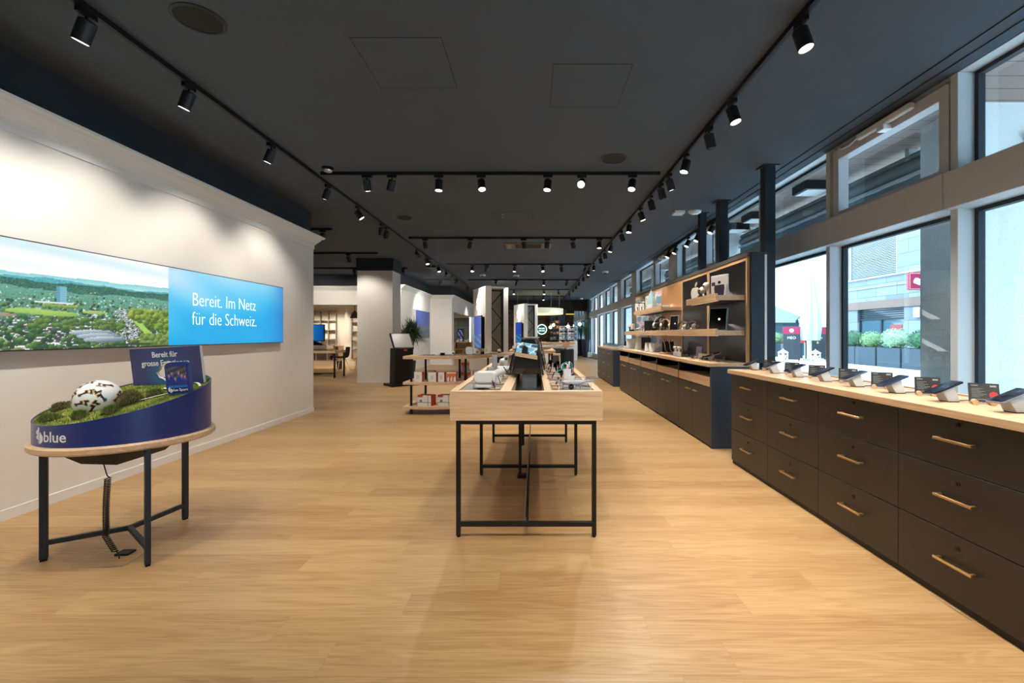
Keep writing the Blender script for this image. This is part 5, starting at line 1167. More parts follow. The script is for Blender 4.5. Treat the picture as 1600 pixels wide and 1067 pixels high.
t = thing('folded_phone', 'cream wedge shaped device behind the big tilted tablet', 'device', (2.16, 5.70, CT), math.radians(-30)); MB().hexa([(-.09, -.04, 0), (.09, -.04, 0), (.09, .04, 0), (-.09, .04, 0)], [(-.09, -.01, .075), (.09, -.01, .06), (.09, .03, .06), (-.09, .03, .075)]).build('wedge', mat('cream_plastic', (226, 202, 156), .5), t, bev=.003); MB().box(-.06, .06, -.052, -.0405, .0, .02).build('front_lip', M_bplastic, t)
for i, (x, y) in enumerate(((1.98, 5.70), (1.97, 5.34), (2.03, 5.16), (2.13, 5.13))):
    price_tag(x, y, CT, -.5, ('black price tag on the counter before the cream wedge', 'black price tag on the counter before the tilted tablet', 'black price tag at the counter end, beside its bigger twin', 'black upright price tag at the very end of the shelf wall counter')[i])
for i in range(3):
    y = 9.98 + .13 * i; t = thing('smartphone', '%s upright silver phone at the far end of the shelf wall counter' % ORD[i], 'smartphone', (2.05, y, CT), math.radians(-40), 'upright phones at the far counter end'); MB().box(-.036, .036, 0, .008, .03, .16, Matrix.Rotation(-.3, 4, 'X')).build('casing', M_bplastic, t); MB().hexa([(-.03, -.0, 0), (.03, .0, 0), (.03, .06, 0), (-.03, .06, 0)], [(-.03, .0, .05), (.03, .0, .05), (.03, .03, .06), (-.03, .03, .06)]).build('stand', M_wplastic, t)
# ---------------------------------------------------------------- curved shelf table
t = thing('curved_shelf', 'curved oak shelf table with three levels on black posts, behind the long table', 'shelf table', (-1.2, 7.6, 0))
OC = Vector((-1.2, 7.6, 0)); TC = Matrix.Translation(-OC)
def arc_poly(din):
    fr_ = [(-2.02, 7.02), (-1.7, 6.96), (-1.35, 6.99), (-1.02, 7.14), (-.74, 7.42), (-.54, 7.80), (-.42, 8.25), (-.38, 8.6)]
    bk_ = [(-.88, 8.6), (-.9, 8.4), (-1.0, 8.1), (-1.16, 7.85), (-1.38, 7.68), (-1.7, 7.6), (-2.02, 7.6)]
    def smooth_line(p):
        q = [p[0]] + p + [p[-1]]; out = []
        for i in range(1, len(q) - 2):
            for k in range(4):
                s = k / 4; a, b2, c2, d2 = q[i - 1], q[i], q[i + 1], q[i + 2]
                out.append(tuple(.5 * (2 * b2[j] + (c2[j] - a[j]) * s + (2 * a[j] - 5 * b2[j] + 4 * c2[j] - d2[j]) * s * s + (3 * b2[j] - a[j] - 3 * c2[j] + d2[j]) * s ** 3) for j in (0, 1)))
        return out + [p[-1]]
    return smooth_line(fr_) + smooth_line(bk_)
AP = arc_poly(0)
for nm, z0, z1 in (('top_board', .855, .90), ('middle_board', .46, .50), ('bottom_board', .085, .125)):
    MB().prism(AP, z0, z1, TC).build(nm, M_oakx, t, bev=.002)
MB().prism([(x * .97 - .03, y * .97 + .23 + .02) for x, y in [(-1.85, 7.12), (-1.4, 7.1), (-1.02, 7.3), (-.72, 7.7), (-.55, 8.3), (-.7, 8.3), (-.95, 7.95), (-1.3, 7.6), (-1.85, 7.55)]], .9003, .903, TC).build('felt_inlay', M_felt, t)
for x, y in ((-1.906, 7.08), (-1.77, 7.45), (-1.08, 7.22), (-.62, 7.95), (-.85, 8.45), (-1.25, 7.68)):
    MB().cyl(Vector((x, y, 0)) - OC, Vector((x, y, .8549)) - OC, .018, n=14).build('post', M_black, t, smooth=True)
o = MB().box(-1.42, -.72, 8.75, 9.3, 0, .8).build('low_cabinet', mat('pale_greige', (206, 200, 190), .5), org=(-1.05, 9, 0)); tag(o, 'low pale cabinet with glowing top edge behind the curved shelf', 'cabinet')
o2 = MB().box(-1.40, -.74, 8.742, 8.7499, .775, .795).build('light_strip', mat('led_strip', (255, 236, 210), .5, emit=.9), o); o2.location = (1.05, -9, 0)
# devices on its top
def on_top(name, label, cat, x, y, rz=0, group=None): return thing(name, label, cat, (x, y, .9035 if x > -1.9 else .9), rz, group)
t = on_top('smart_button', 'flat white puck at the straight end of the curved shelf', 'gadget', -1.53, 7.2); MB().lathe([(0, 0), (.03, 0), (.034, .012), (.022, .022), (0, .024)], 24).build('puck', M_wplastic, t, smooth=True); MB().cyl((0, 0, .0241), (0, 0, .0255), .01).build('button', M_steel, t)
t = on_top('media_box', 'small black box on the curved shelf between two white devices', 'media box', -1.44, 7.2); MB().rbox(-.036, .036, -.03, .03, .003, .042, .01, 3).build('casing', M_gloss, t, bev=.003); MB().box(-.03, .03, -.025, .025, 0, .003).build('foot', M_bplastic, t)
t = on_top('smart_hub', 'white ball shaped hub on the curved shelf', 'smart hub', -1.29, 7.3); MB().ball((0, 0, .036), .03, n=20).build('ball', M_wplastic, t, smooth=True); MB().cyl((0, 0, 0), (0, 0, .012), .024).build('foot', M_wplastic, t); MB().cyl((0, -.0295, .036), (0, -.0315, .036), .012).build('lens', M_gloss, t)
t = on_top('router', 'large white rounded square router standing on the curved shelf', 'router', -1.06, 7.5, .1); MB().rbox(-.062, .062, -.025, .025, .004, .125, .028, 6, 'y').build('casing', M_wplastic, t, bev=.008, smooth=True); MB().box(-.04, .04, -.03, .03, 0, .0045).build('foot', M_wplastic, t)
t = on_top('smart_speaker', 'small pinkish box beside the large white router', 'loudspeaker', -.94, 7.6); MB().rbox(-.03, .03, -.03, .03, 0, .075, .01, 3).build('casing', mat('rosy_plastic', (214, 190, 178), .5), t, bev=.003); MB().cyl((0, -.0301, .04), (0, -.0315, .04), .02).build('grille', M_felt, t)
t = on_top('camera_module', 'black small camera on the curved shelf beside the white arch lamp', 'camera', -.87, 7.7); MB().rbox(-.032, .032, -.02, .02, 0, .045, .01, 3).build('body', M_bplastic, t, bev=.003); MB().cyl((0, -.02, .025), (0, -.034, .025), .014).build('lens', M_gloss, t)
t = on_top('desk_lamp', 'white arch shaped lamp on the curved shelf', 'lamp', -.80, 7.78); MB().tube([(-.03, 0, .0), (-.03, 0, .08), (-.02, 0, .105), (.0, 0, .115), (.02, 0, .105), (.03, 0, .08), (.03, 0, .03)], .013, 12).build('arch', M_wplastic, t, smooth=True); MB().cyl((0, 0, 0), (0, 0, .008), .045, n=28).build('base', M_wplastic, t)
t = on_top('smart_hub', 'small white hub with a black foot at the tapering end of the curved shelf', 'smart hub', -.62, 8.2); MB().ball((0, 0, .04), .034, .8, 20).build('ball', M_wplastic, t, smooth=True); MB().cyl((0, 0, 0), (0, 0, .015), .03).build('foot', M_bplastic, t)
# cartons
M_cw = mat('carton_white', (232, 228, 224), .5); M_cr = mat('carton_red_side', (206, 74, 44), .5)
def orange_print(u, v):
    if v > .84: return (236, 234, 230)
    if v > .34 + .2 * abs(math.sin(u * 9)): return (222, 112, 46)
    return (230, 224, 220) if math.sin(u * 17) > -.5 else (200, 90, 70)
def grey_print(u, v):
    if .3 < u < .7 and .25 < v < .72: return (206, 204, 200)
    return (234, 230, 226)
def room_print(u, v):
    if v > .82 and u < .4: return (200, 60, 50)
    if abs(u - .78) < .015 or abs(v - .32) < .03 or (abs(u - .25) < .1 and .3 < v < .6): return (110, 112, 112)
    return (226, 224, 222) if (u * 5 + v * 3) % 1 > .15 else (196, 200, 202)
M_cp = vcol('carton_print', .45)
def carton(x, y, z, w, d, h, rz, fn, label, group):
    t = thing('carton', label, 'carton', (x, y, z), rz, group)
    MB().box(-w / 2, w / 2, -d / 2, d / 2, 0, h).build('box_body', M_cw, t, bev=.001)
    MB().box(w / 2 + .0002, w / 2 + .001, -d / 2 + .001, d / 2 - .001, .001, h - .001).box(-w / 2 + .001, w / 2 - .001, -d / 2 + .001, d / 2 - .001, h + .0002, h + .001).build('red_side', M_cr, t)
    printed('front_print', M_cp, frame((-w / 2 + .001, -d / 2 - .0006, .001), (1, 0, 0), (0, 0, 1)), w - .002, h - .002, 22, 18, fn, t)
G = 'cartons on the curved shelf'
for x, y, w, d, h, rz, fn, lab in ((-1.79, 7.10, .125, .09, .155, -.1, grey_print, 'white carton with red side at the straight end of the middle board'), (-1.64, 7.28, .12, .09, .16, -.1, grey_print, 'white carton set back behind its neighbour on the middle board'), (-1.57, 7.09, .13, .09, .15, -.12, grey_print, 'white carton with grey square print, third on the middle board'), (-1.43, 7.09, .10, .09, .15, -.1, grey_print, 'narrow white carton with red side before the orange ones'), (-1.28, 7.13, .14, .10, .15, .05, orange_print, 'orange printed carton on the middle board, before the black post'), (-1.09, 7.35, .14, .10, .15, .1, orange_print, 'orange printed carton half behind the black post'), (-1.13, 7.54, .15, .10, .15, .1, orange_print, 'orange carton standing behind two other orange cartons'), (-.93, 7.38, .10, .08, .15, .3, grey_print, 'small pale carton with red edge beyond the black post'), (-.80, 7.58, .10, .08, .15, .4, grey_print, 'pale carton almost hidden by the long table, on the middle board')):
    carton(x, y, .5, w, d, h, rz, fn, lab, G)
carton(-1.135, 7.53, .652, .13, .09, .14, .1, orange_print, 'orange printed carton stacked on top of another one', G)
for x, y, rz, lab in ((-1.68, 7.14, -.25, 'large white room print carton with red side on the bottom board'), (-1.37, 7.15, -.15, 'second large white room print carton, partly behind the long table'), (-1.0, 7.42, .1, 'large room print carton hidden behind the long table end')):
    carton(x, y, .125, .23, .16, .165, rz, room_print, lab, 'large cartons on the bottom board')

# ---------------------------------------------------------------- neon logo pillars
def pillar(px, py, k, lab):
    """two white slabs with a black lattice between; px, py is the front corner of the logo slab"""
    a = math.atan2(-.484, 1.2); 
    t = thing('display_pillar', lab, 'pillar', (px, py, 0), -a * -1 * -1 if False else 0)
    t.rotation_euler = (0, 0, math.radians(22))
    H_, D, W_ = 2.52, 1.3, .165
    MB().box(0, W_, 0, D, 0, H_).build('white_slab', M_white, t, bev=.002)
    MB().box(.56, .56 + W_, .28, D + .25, 0, H_ - .0).build('white_slab', M_white, t, bev=.002)
    MB().box(W_, .56, .46, .52, 0, H_ - .05).build('back_panel', mat('grey_green_panel', (186, 186, 172), .7), t)
    l = MB(); s = .028
    x0, x1, y = W_ + .03, .56 - .03, .22
    for x in (x0, x1): l.box(x - .03, x + .03, y - .03, y + .03, .0, H_ - .06)
    for z in (.02, H_ - .12): l.box(x0 + .03, x1 - .03, y - .02, y + .02, z, z + .04)
    n_ = 6
    for i in range(n_):
        za, zb = .06 + (H_ - .2) * i / n_, .06 + (H_ - .2) * (i + 1) / n_
        p_, q_ = ((x0, y, za), (x1, y, zb)) if i % 2 else ((x1, y, za), (x0, y, zb))
        l.cyl(p_, q_, .012, n=8)
    l.build('lattice', M_black, t)
    MB().box(W_, .56, .05, .459, H_ - .0499, H_ - .01).build('top_bridge', M_white, t)
    # face with logo looks towards -x of the slab
    put = lambda v: Vector((-.02, .86 - v.x, 1.78 + v.y))
    nm = mat('neon_white', (255, 250, 240), .4, emit=1.6)
    lg = MB()
    for poly in LOGO:
        lg.tube([put(Vector((x * .5, y * .56, 0))) for x, y in poly], .007, 8, True)
    lg.build('neon_logo', nm, t)
    MB().box(-.065, -.001, .10, .42, .86, 1.70).build('screen_mount', M_bplastic, t)
    e = MB().box(-.10, -.066, .06, .80, .86, 1.74).build('screen', M_bplastic, t, bev=.004)
    def pic(u, v):
        return (40, 74, 170) if v > .42 else (30, 96, 150) if math.sin(u * 6 + v * 30) > -.3 else (70, 110, 190)
    printed('screen_picture', vcol('pillar_screen', .1, .5), frame((-.1012, .79, .875), (0, -1, 0), (0, 0, 1)), .72, .85, 24, 60, pic, e)
    return t
pillar(-1.27, 12.0, 1, 'white slab pillar with neon logo, screen and black lattice, behind the curved shelf')
pillar(-.40, 19.0, 1, 'more distant white slab pillar with neon logo and lattice, deeper in the shop')

# ---------------------------------------------------------------- kiosk and dragon tree
t = thing('kiosk', 'black self service kiosk with big tilted screen beside the square column', 'kiosk', (-3.22, 11.05, 0), math.radians(38))
MB().box(-.34, .34, -.27, .27, 0, .05).build('base_plate', M_bplastic, t, bev=.004)
MB().hexa([(-.22, -.18, .05), (.22, -.18, .05), (.22, .18, .05), (-.22, .18, .05)], [(-.22, -.22, .9), (.22, -.22, .9), (.22, .14, .9), (-.22, .14, .9)]).build('body', M_bplastic, t, bev=.006)
M = Matrix.Translation((0, -.20, .90)) @ Matrix.Rotation(-math.radians(38), 4, 'X')
MB().box(-.25, .25, 0, .05, 0, .46, M).build('screen_housing', M_bplastic, t, bev=.004)
MB().box(-.225, .225, -.006, -.0002, .03, .435, M).build('screen', mat('grey_reflecting_screen', (150, 146, 142), .25), t)
MB().box(-.02, .06, -.225, -.2195, .84, .875).build('red_tag', mat('red_sticker', (200, 36, 48), .4), t)
MB().cyl((-.08, .03, .9), (-.08, .03, 1.18), .008).cyl((.06, .03, .9), (.06, .03, 1.15), .008).build('rod', M_steel, t)
def dragon_tree(name, x, y, h, r, lab, nl, pot_h, pot_r, potm, seed, leaf=.26):
    R = random.Random(seed)
    t = thing(name, lab, 'plant', (x, y, 0))
    MB().lathe([(pot_r * .72, 0), (pot_r, pot_h), (pot_r * .9, pot_h), (pot_r * .88, pot_h - .04), (0, pot_h - .04)], 32).build('pot', potm, t, smooth=True)
    MB().cyl((0, 0, pot_h - .0395), (0, 0, pot_h - .03), pot_r * .85, n=24).build('soil', M_soil, t)
    st_ = MB(); lf = MB(); heads = []
    for k in range(5):
        a = R.random() * 6.28; q = .05 + .16 * r * 2 * R.random(); hh = h * (.72 + .28 * R.random())
        st_.tube([(.02 * math.cos(a), .02 * math.sin(a), pot_h - .03), (q * .5 * math.cos(a), q * .5 * math.sin(a), (pot_h + hh) / 2), (q * math.cos(a), q * math.sin(a), hh)], [.022, .018, .016], 8)
        heads.append((q * math.cos(a), q * math.sin(a), hh))
    st_.build('trunk', mat('dragon_trunk', (92, 78, 62), .9), t, smooth=True)
    for hx, hy, hz in heads:
        for i in range(nl):
            a = R.random() * 6.28; el = R.uniform(-.5, 1.3); L = leaf * R.uniform(.7, 1.15); w = .011
            d = Vector((math.cos(a) * math.cos(el), math.sin(a) * math.cos(el), math.sin(el))); s = Vector((-math.sin(a), math.cos(a), 0)) * w
            p0 = Vector((hx, hy, hz + R.uniform(-.06, .08))); p1 = p0 + d * L * .55; p2 = p0 + d * L + Vector((0, 0, -.28 * L * math.cos(el)))
            lf._add([p0 - s * .5, p0 + s * .5, p1 + s, p1 - s, p2], [(0, 1, 2, 3), (3, 2, 4)])
    lf.build('leaves', mat('dragon_leaf', (76, 104, 62), .6, noise=.35, scale=12), t)
M_pot = mat('anthracite_pot', (40, 46, 54), .4)
dragon_tree('dragon_tree', -3.47, 12.75, 1.50, .34, 'bushy dragon tree standing behind the black kiosk', 170, .5, .17, M_pot, 3, .42)
dragon_tree('potted_plant', 2.82, 24.6, 1.75, .3, 'leafy plant in a tall dark blue pot near the far glass door', 60, .95, .24, mat('blue_black_pot', (30, 42, 58), .3), 8, .34)
# blue picture on the white wall
t = thing('wall_picture', 'square blue picture standing off the white wall behind the dragon tree', 'picture', (-4.17, 16.8, 1.6))
MB().box(0.0, .09, -1.05, 1.05, -.52, .50).build('canvas_body', M_white, t)
def sea(u, v): return (90 - 30 * v, 110 - 26 * v, 176 - 14 * v) if v > .45 else (110, 120, 130) if v > .3 else (84, 104, 130)
printed('print', vcol('sea_print', .5), frame((.0912, -1.04, -.51), (0, 1, 0), (0, 0, 1)), 2.08, 1.0, 10, 24, sea, t)

# ---------------------------------------------------------------- side area beyond the end of the white wall
t = thing('side_table', 'long side table on black legs carrying the black screen wedge', 'table', (-6.3, 12.8, 0))
MB().box(-1.2, .72, -.02, .7, .70, .77).build('tabletop', M_oakx, t, bev=.002)
for x, y in ((.69, 0), (.69, .64), (-1.15, 0), (-1.15, .64)): MB().box(x - .02, x + .02, y, y + .04, 0, .6999).build('leg', M_black, t)
MB().box(-1.13, .67, .01, .03, .12, .15).build('stretcher', M_black, t)
t = thing('bolster', 'long grey brown padded roll lying on the side table', 'padded roll', (-6.5, 13.0, .771)); MB().cyl((-.9, 0, .075), (.62, 0, .075), .075, n=24).build('cover', mat('taupe_fabric', (128, 112, 102), .9, noise=.1, scale=200), t, smooth=True); MB().cyl((.6201, 0, .075), (.80, 0, .075), .085, n=24).build('oak_end', M_oakx, t, smooth=True)
t = thing('screen_wedge', 'black sloping wedge with small devices at the back of the side table', 'display stand', (-6.2, 13.25, .771)); MB().hexa([(-1, -.08, 0), (.42, -.08, 0), (.42, .2, 0), (-1, .2, 0)], [(-1, .1, .30), (-.3, .1, .30), (-.3, .2, .30), (-1, .2, .30)]).build('body', M_gloss, t)
for k in range(3): MB().box(-.7 + k * .3, -.5 + k * .3, -.07 + .02, -.05 + .02, .06, .10).build('device', M_bplastic, t)
t = thing('monitor', 'monitor with blue picture seen at the end of the white wall', 'monitor', (-6.35, 14.0, .0)); MB().box(-.9, -.09, 0, .05, 1.02, 1.54).build('housing', M_bplastic, t, bev=.004); printed('screen_picture', vcol('monitor_print', .1, .6), frame((-.88, -.001, 1.04), (1, 0, 0), (0, 0, 1)), .77, .48, 16, 8, lambda u, v: (14, 60 + 40 * math.sin(u * 3.1), 130 + 40 * math.sin(u * 3.1)), t); MB().box(-.52, -.44, .01, .04, .02, 1.0199).box(-.7, -.2, -.1, .2, 0, .02).build('stand', M_bplastic, t)
t = thing('cubby_sideboard', 'oak sideboard with open compartments against the recess, behind the side table', 'sideboard', (-7.0, 15.9, 0))
s = MB().box(-1.6, .18, 0, .45, .30, .33).box(-1.6, .18, 0, .45, .80, .83).box(-1.6, .18, .43, .45, .33, .80)
for x in (-1.6, -1.25, -.85, -.62, -.24, .16): s.box(x, x + .02, 0, .43, .33, .80)
s.build('carcass', M_oakx, t)
for x in (-1.5, .1): MB().box(x, x + .04, .05, .4, 0, .2999).build('leg', M_black, t)
MB().box(-.59, -.25, .02, .04, .345, .79).build('grey_door', mat('taupe_door', (92, 86, 80), .6), t)
for i, x in enumerate((-1.17, -1.05, -.93)):
    tt = thing('carton', ('white carton in the open compartment of the oak sideboard', 'second white carton in the oak sideboard', 'third white carton in the oak sideboard')[i], 'carton', (-7.0 + x, 16.02, .331), 0, 'cartons in the sideboard'); MB().box(-.05, .05, -.06, .1, 0, .3 - .05 * i).build('box_body', M_cw, tt); MB().box(-.04, .04, -.0615, -.0601, .03, .12).build('print', M_cr, tt)
for i in range(3):
    tt = thing('speaker_ball', ('black and white ball gadget in the right compartment of the sideboard', 'second black and white gadget in the sideboard compartment', 'third black and white gadget in the sideboard compartment')[i], 'gadget', (-7.13 + i * .13, 16.05, .331)); MB().ball((0, 0, .09), .06, n=16).build('ball', M_wplastic if i % 2 else M_gloss, tt, smooth=True); MB().cyl((0, 0, 0), (0, 0, .03), .04).build('foot', M_bplastic, tt)
def grid_shelf(x0, x1, y, z0, z1, nx, nz, lab):
    t = thing('wall_grid', lab, 'wall shelf', (x0, y, 0)); g = MB(); m_ = mat('grid_grey_beige', (150, 144, 132), .6)
    for i in range(nx + 1):
        x = (x1 - x0) * i / nx; g.box(x - .012, x + .012, -.12, 0, z0, z1)
    g.build('upright', m_, t); g = MB()
    for k in range(nz + 1):
        z = z0 + (z1 - z0) * k / nz; g.box(.0121, x1 - x0 - .0121, -.119, -.001, z - .012, z + .012)
    g.build('rung', m_, t); return t
grid_shelf(-9.0, -7.78, 17.99, .3, 2.14, 4, 5, 'grey grid frame on the lit recess wall above the sideboard')
grid_shelf(-7.0, -5.2, 17.59, .3, 2.05, 5, 5, 'grey grid frame with oak boards beside the pendant lamp')
for i, z in enumerate((1.21, .96, .70)):
    o = MB().box(-6.75, -5.3, 17.2, 17.46, z, z + .03).build('wall_board', M_oakx, org=(-6, 17.3, z)); tag(o, ('upper', 'middle', 'lower')[i] + ' short oak board in the grid frame beside the pendant lamp', 'shelf board', 'oak boards in the grid frame')
for i in range(8):
    x = -6.6 + (i % 4) * .22; z = (1.241, .991)[i // 4]
    tt = thing('shelf_gadget', '%s dark gadget on the %s oak board of the grid frame' % (ORD[i % 4], ('upper', 'middle')[i // 4]), 'gadget', (x, 17.33, z), 0, 'dark gadgets on the oak boards'); h = .12 + .08 * (i % 3); MB().rbox(-.05, .05, -.04, .04, 0, h, .015, 3).build('body', M_gloss, tt); MB().box(-.03, .03, -.0415, -.0401, h * .5, h * .8).build('label_plate', M_wplastic, tt)
t = thing('pendant_lamp', 'dark cone pendant lamp hanging in the recess beside the column', 'lamp', (-6.25, 15.9, 0))
MB().lathe([(.16, 1.80), (.15, 1.83), (.05, 2.02), (.02, 2.06), (.0, 2.06), (.0, 2.05), (.045, 2.01), (.145, 1.825)], 28).build('shade', mat('dark_grey_enamel', (70, 70, 70), .5), t, smooth=True); MB().cyl((0, 0, 2.0601), (0, 0, 2.62), .006, n=8).build('cord', M_bplastic, t); MB().ball((0, 0, 1.88), .04, n=14).build('bulb', mat('lamp_light', (255, 244, 226), .4, emit=14), t, smooth=True)
t = thing('meeting_table', 'pale blue topped table with oak legs under the pendant lamp', 'table', (-5.72, 16.2, 0)); MB().box(-.55, .6, -.4, .4, .71, .74).build('tabletop', mat('pale_blue_top', (176, 190, 198), .4), t, bev=.003)
for x, y in ((-.45, -.3), (.5, -.3), (-.45, .3), (.5, .3)): MB().cyl((x * 1.1, y * 1.1, 0), (x * .9, y * .9, .7099), .022, .028, 12).build('leg', M_oakx, t, smooth=True)
def chair(x, y, rz, lab, m_):
    t = thing('shell_chair', lab, 'chair', (x, y, 0), rz, 'shell chairs at the meeting table')
    pts = [(-.2, .45), (-.1, .435), (.06, .43), (.16, .45), (.215, .52), (.235, .64), (.25, .80)]
    rings = []
    for k_, (yy, z) in enumerate(pts):
        w = .22 if k_ < 4 else .235 - .02 * (k_ - 4); row = []
        for j in range(9):
            u = j / 4 - 1; row.append((u * w, yy - (.05 * u * u if k_ > 3 else 0), z + (.05 * u * u if k_ < 5 else 0)))
        for j in range(8, -1, -1):
            q = row[j]; row.append((q[0], q[1] + (.012 if k_ > 3 else 0), q[2] - (.012 if k_ < 5 else 0)))
        rings.append(row)
    MB().loft(rings).build('seat_shell', m_, t, smooth=True)
    for sx, sy in ((-1, -1), (1, -1), (-1, 1), (1, 1)): MB().cyl((sx * .24, sy * .22, 0), (sx * .10, sy * .08, .425), .011, .014, 10).build('leg', M_oakx, t, smooth=True)
chair(-6.52, 15.45, math.radians(-50), 'black shell chair with thin oak legs at the pale blue table', M_bplastic)
chair(-5.6, 15.3, math.radians(175), 'white shell chair half hidden by the square column', M_wplastic)
chair(-5.6, 17.0, 0.1, 'shell chair on the far side of the pale blue table', M_wplastic)

# ---------------------------------------------------------------- green room seen through the opening
t = thing('wall_screen', 'small dark screen on the green panelled wall', 'screen', (-3.95, 24.58, 1.22)); MB().box(-.16, .16, -.05, 0, -.34, .30).build('housing', M_gloss, t); printed('screen_picture', vcol('small_screen_print', .2, .4), frame((-.14, -.0515, -.3), (1, 0, 0), (0, 0, 1)), .28, .56, 6, 12, lambda u, v: (120, 130, 190) if math.sin(u * 9 + v * 11) > .4 else (30, 30, 50), t)
t = thing('open_cabinet', 'brown open cabinet below the small screen in the green room', 'cabinet', (-3.72, 23.9, 0)); s = MB()
for z in (.05, .42, .80): s.box(-.45, .45, 0, .4, z, z + .03)
for x in (-.45, -.02, .42): s.box(x, x + .03, 0, .4, .0801, .8)
s.box(-.45, .45, .38, .4, .08, .8); s.build('carcass', M_oakd, t)
MB().box(-.3, .2, -.001, .02, .48, .78).build('drawer_front', mat('dark_walnut', (86, 60, 42), .5), t)
for i, x in enumerate((-.3, -.12, .12, .28)):
    tt = thing('media_player', '%s small white device on the brown open cabinet' % ORD[i], 'device', (-3.72 + x, 24.05, .831), 0, 'white devices on the brown cabinet'); MB().box(-.06, .06, -.05, .05, 0, .10 + .04 * (i % 2)).build('casing', M_wplastic, tt); MB().box(-.04, .04, -.0515, -.0501, .02, .05).build('front', M_gloss, tt)
t = thing('grey_plinth', 'grey box plinth at the entrance of the green room', 'plinth', (-3.62, 19.2, 0)); MB().box(-.12, .12, -.2, .2, 0, 1.22).build('body', mat('mid_grey', (110, 110, 108), .6), t, bev=.004); MB().box(-.12, .12, -.2, .2, 1.2201, 1.235).build('cap', M_steel, t)
grid_shelf(-3.78, -3.52, 19.9, 1.25, 2.1, 2, 3, 'thin grid frame just inside the green room opening')

# ---------------------------------------------------------------- far end of the shop
t = thing('ring_pendant', 'large cream ring pendant lamp hanging near the brick wall', 'lamp', (.25, 22.0, 0)); r = 1.17
MB().lathe([(r, 2.2), (r, 2.46), (r - .03, 2.46), (r - .03, 2.2)], 64).build('ring', mat('cream_lampshade', (238, 230, 200), .6, emit=.5), t, smooth=True)
w = MB()
for k in range(4): w.cyl((1.155 * math.cos(k * PI / 2 + .5), 1.155 * math.sin(k * PI / 2 + .5), 2.4601), (1.155 * math.cos(k * PI / 2 + .5), 1.155 * math.sin(k * PI / 2 + .5), ZC), .004, n=6)
w.build('wire', M_steel, t)
t = thing('bar_pendant', 'small dark bar pendant with yellow underside near the mirror wall', 'lamp', (1.75, 22.0, 0)); MB().box(-.2, .2, -.1, .1, 2.22, 2.42).build('shade', M_black, t); MB().box(-.19, .19, -.09, .09, 2.19, 2.2199).build('glow_plate', mat('yellow_light', (226, 190, 96), .5, emit=1.2), t); MB().cyl((0, 0, 2.4201), (0, 0, ZC), .006, n=6).build('cord', M_bplastic, t)
for i, (x, y, z) in enumerate(((.88, 24, 1.60), (1.08, 25, 1.74), (1.83, 24.3, 1.65), (2.4, 23.8, 1.76))):
    t = thing('bulb_pendant', ('low bare bulb pendant beside the round neon sign', 'bare bulb pendant before the blue lit rack', 'bare bulb pendant above the white merchandise rack', 'bare bulb pendant above the tall potted plant')[i], 'lamp', (x, y, 0), 0, 'bare bulb pendants'); MB().ball((0, 0, z), .085, n=16).build('bulb', mat('bulb_glow', (255, 232, 190), .4, emit=6), t, smooth=True); MB().cyl((0, 0, z + .086), (0, 0, z + .2), .03).build('socket', M_brass, t); MB().cyl((0, 0, z + .2001), (0, 0, ZC), .006, n=6).build('cord', M_bplastic, t)
t = thing('round_neon_sign', 'round white neon sign on the dark brick wall', 'sign', (.46, 25.98, 1.51)); M = Matrix.Rotation(PI / 2, 4, 'X')
MB().tube([(.27 * math.cos(a * PI / 16), -.03, .27 * math.sin(a * PI / 16)) for a in range(32)], .028, 8, True).build('ring', mat('neon_cool', (206, 240, 236), .4, emit=1.6), t); MB().cyl((0, -.001, 0), (0, -.02, 0), .25, n=32).build('disc', mat('teal_disc', (70, 104, 110), .5), t)
l = MB()
for k in range(4): l.box(-.17 + k * .09, -.11 + k * .09, -.034, -.0205, .02, .09).box(-.17 + k * .09, -.11 + k * .09, -.034, -.0205, -.11, -.04)
l.build('glowing_bar', mat('neon_cool', (206, 240, 236), .4, emit=1.6), t)
o = MB().box(2.25, 3.0, 25.93, 25.99, .1, 2.55).build('mirror', mat('mirror', (214, 226, 232), .03, 1.0), org=(2.6, 25.96, 1.3)); tag(o, 'tall mirror panel on the far wall reflecting the windows', 'mirror')
t = thing('lit_rack', 'blue lit open rack with merchandise at the brick wall', 'rack', (1.35, 25.5, 0)); g = MB()
for x in (-.45, 0, .45): g.box(x - .015, x + .015, 0, .3, 0, 2.3)
g.build('upright', M_black, t)
MB().box(-.44, .44, .3, .32, .9, 2.3).build('back_panel', mat('blue_light_tinted_panel', (88, 116, 146), .5), t)  # blue light on the rack is put into this panel colour
for z in (.9, 1.2, 1.5, 1.8): MB().box(-.434, .434, .02, .29, z, z + .025).build('shelf', M_bluesteel, t)
for i in range(14):
    z = (.926, 1.226, 1.526)[i % 3]; x = 1.0 + (i // 3) * .17
    tt = thing('merchandise_box', '%s small box on the %s level of the blue lit rack' % (ORD[i // 3], ('lower', 'middle', 'upper')[i % 3]), 'box', (x, 25.65, z), 0, 'boxes on the blue lit rack'); cc = ((220, 222, 226), (200, 128, 70), (70, 92, 130), (180, 186, 196))[i % 4]; MB().box(-.06, .06, -.07, .07, 0, .12 + .05 * (i % 2)).build('box_body', mat('merch_%d' % (i % 4), cc, .5), tt); MB().box(-.04, .04, -.0715, -.0701, .03, .07).build('print', M_bplastic, tt)
for i, (x, z, w, h) in enumerate(((1.30, 1.83, .26, .18), (1.33, 1.53, .18, .22), (1.34, 1.23, .14, .16))):
    tt = thing('orange_box', ('upper wide orange box at the blue lit rack', 'middle orange box at the blue lit rack', 'lower small orange box at the blue lit rack')[i], 'box', (x, 25.42, z), 0, 'orange boxes at the rack'); MB().box(-w / 2, w / 2, -.0, .16, 0, h).build('box_body', mat('orange_carton', (206, 124, 64), .5), tt); MB().box(-w / 4, w / 4, -.0015, -.0001, h * .3, h * .7).build('print', M_cw, tt)
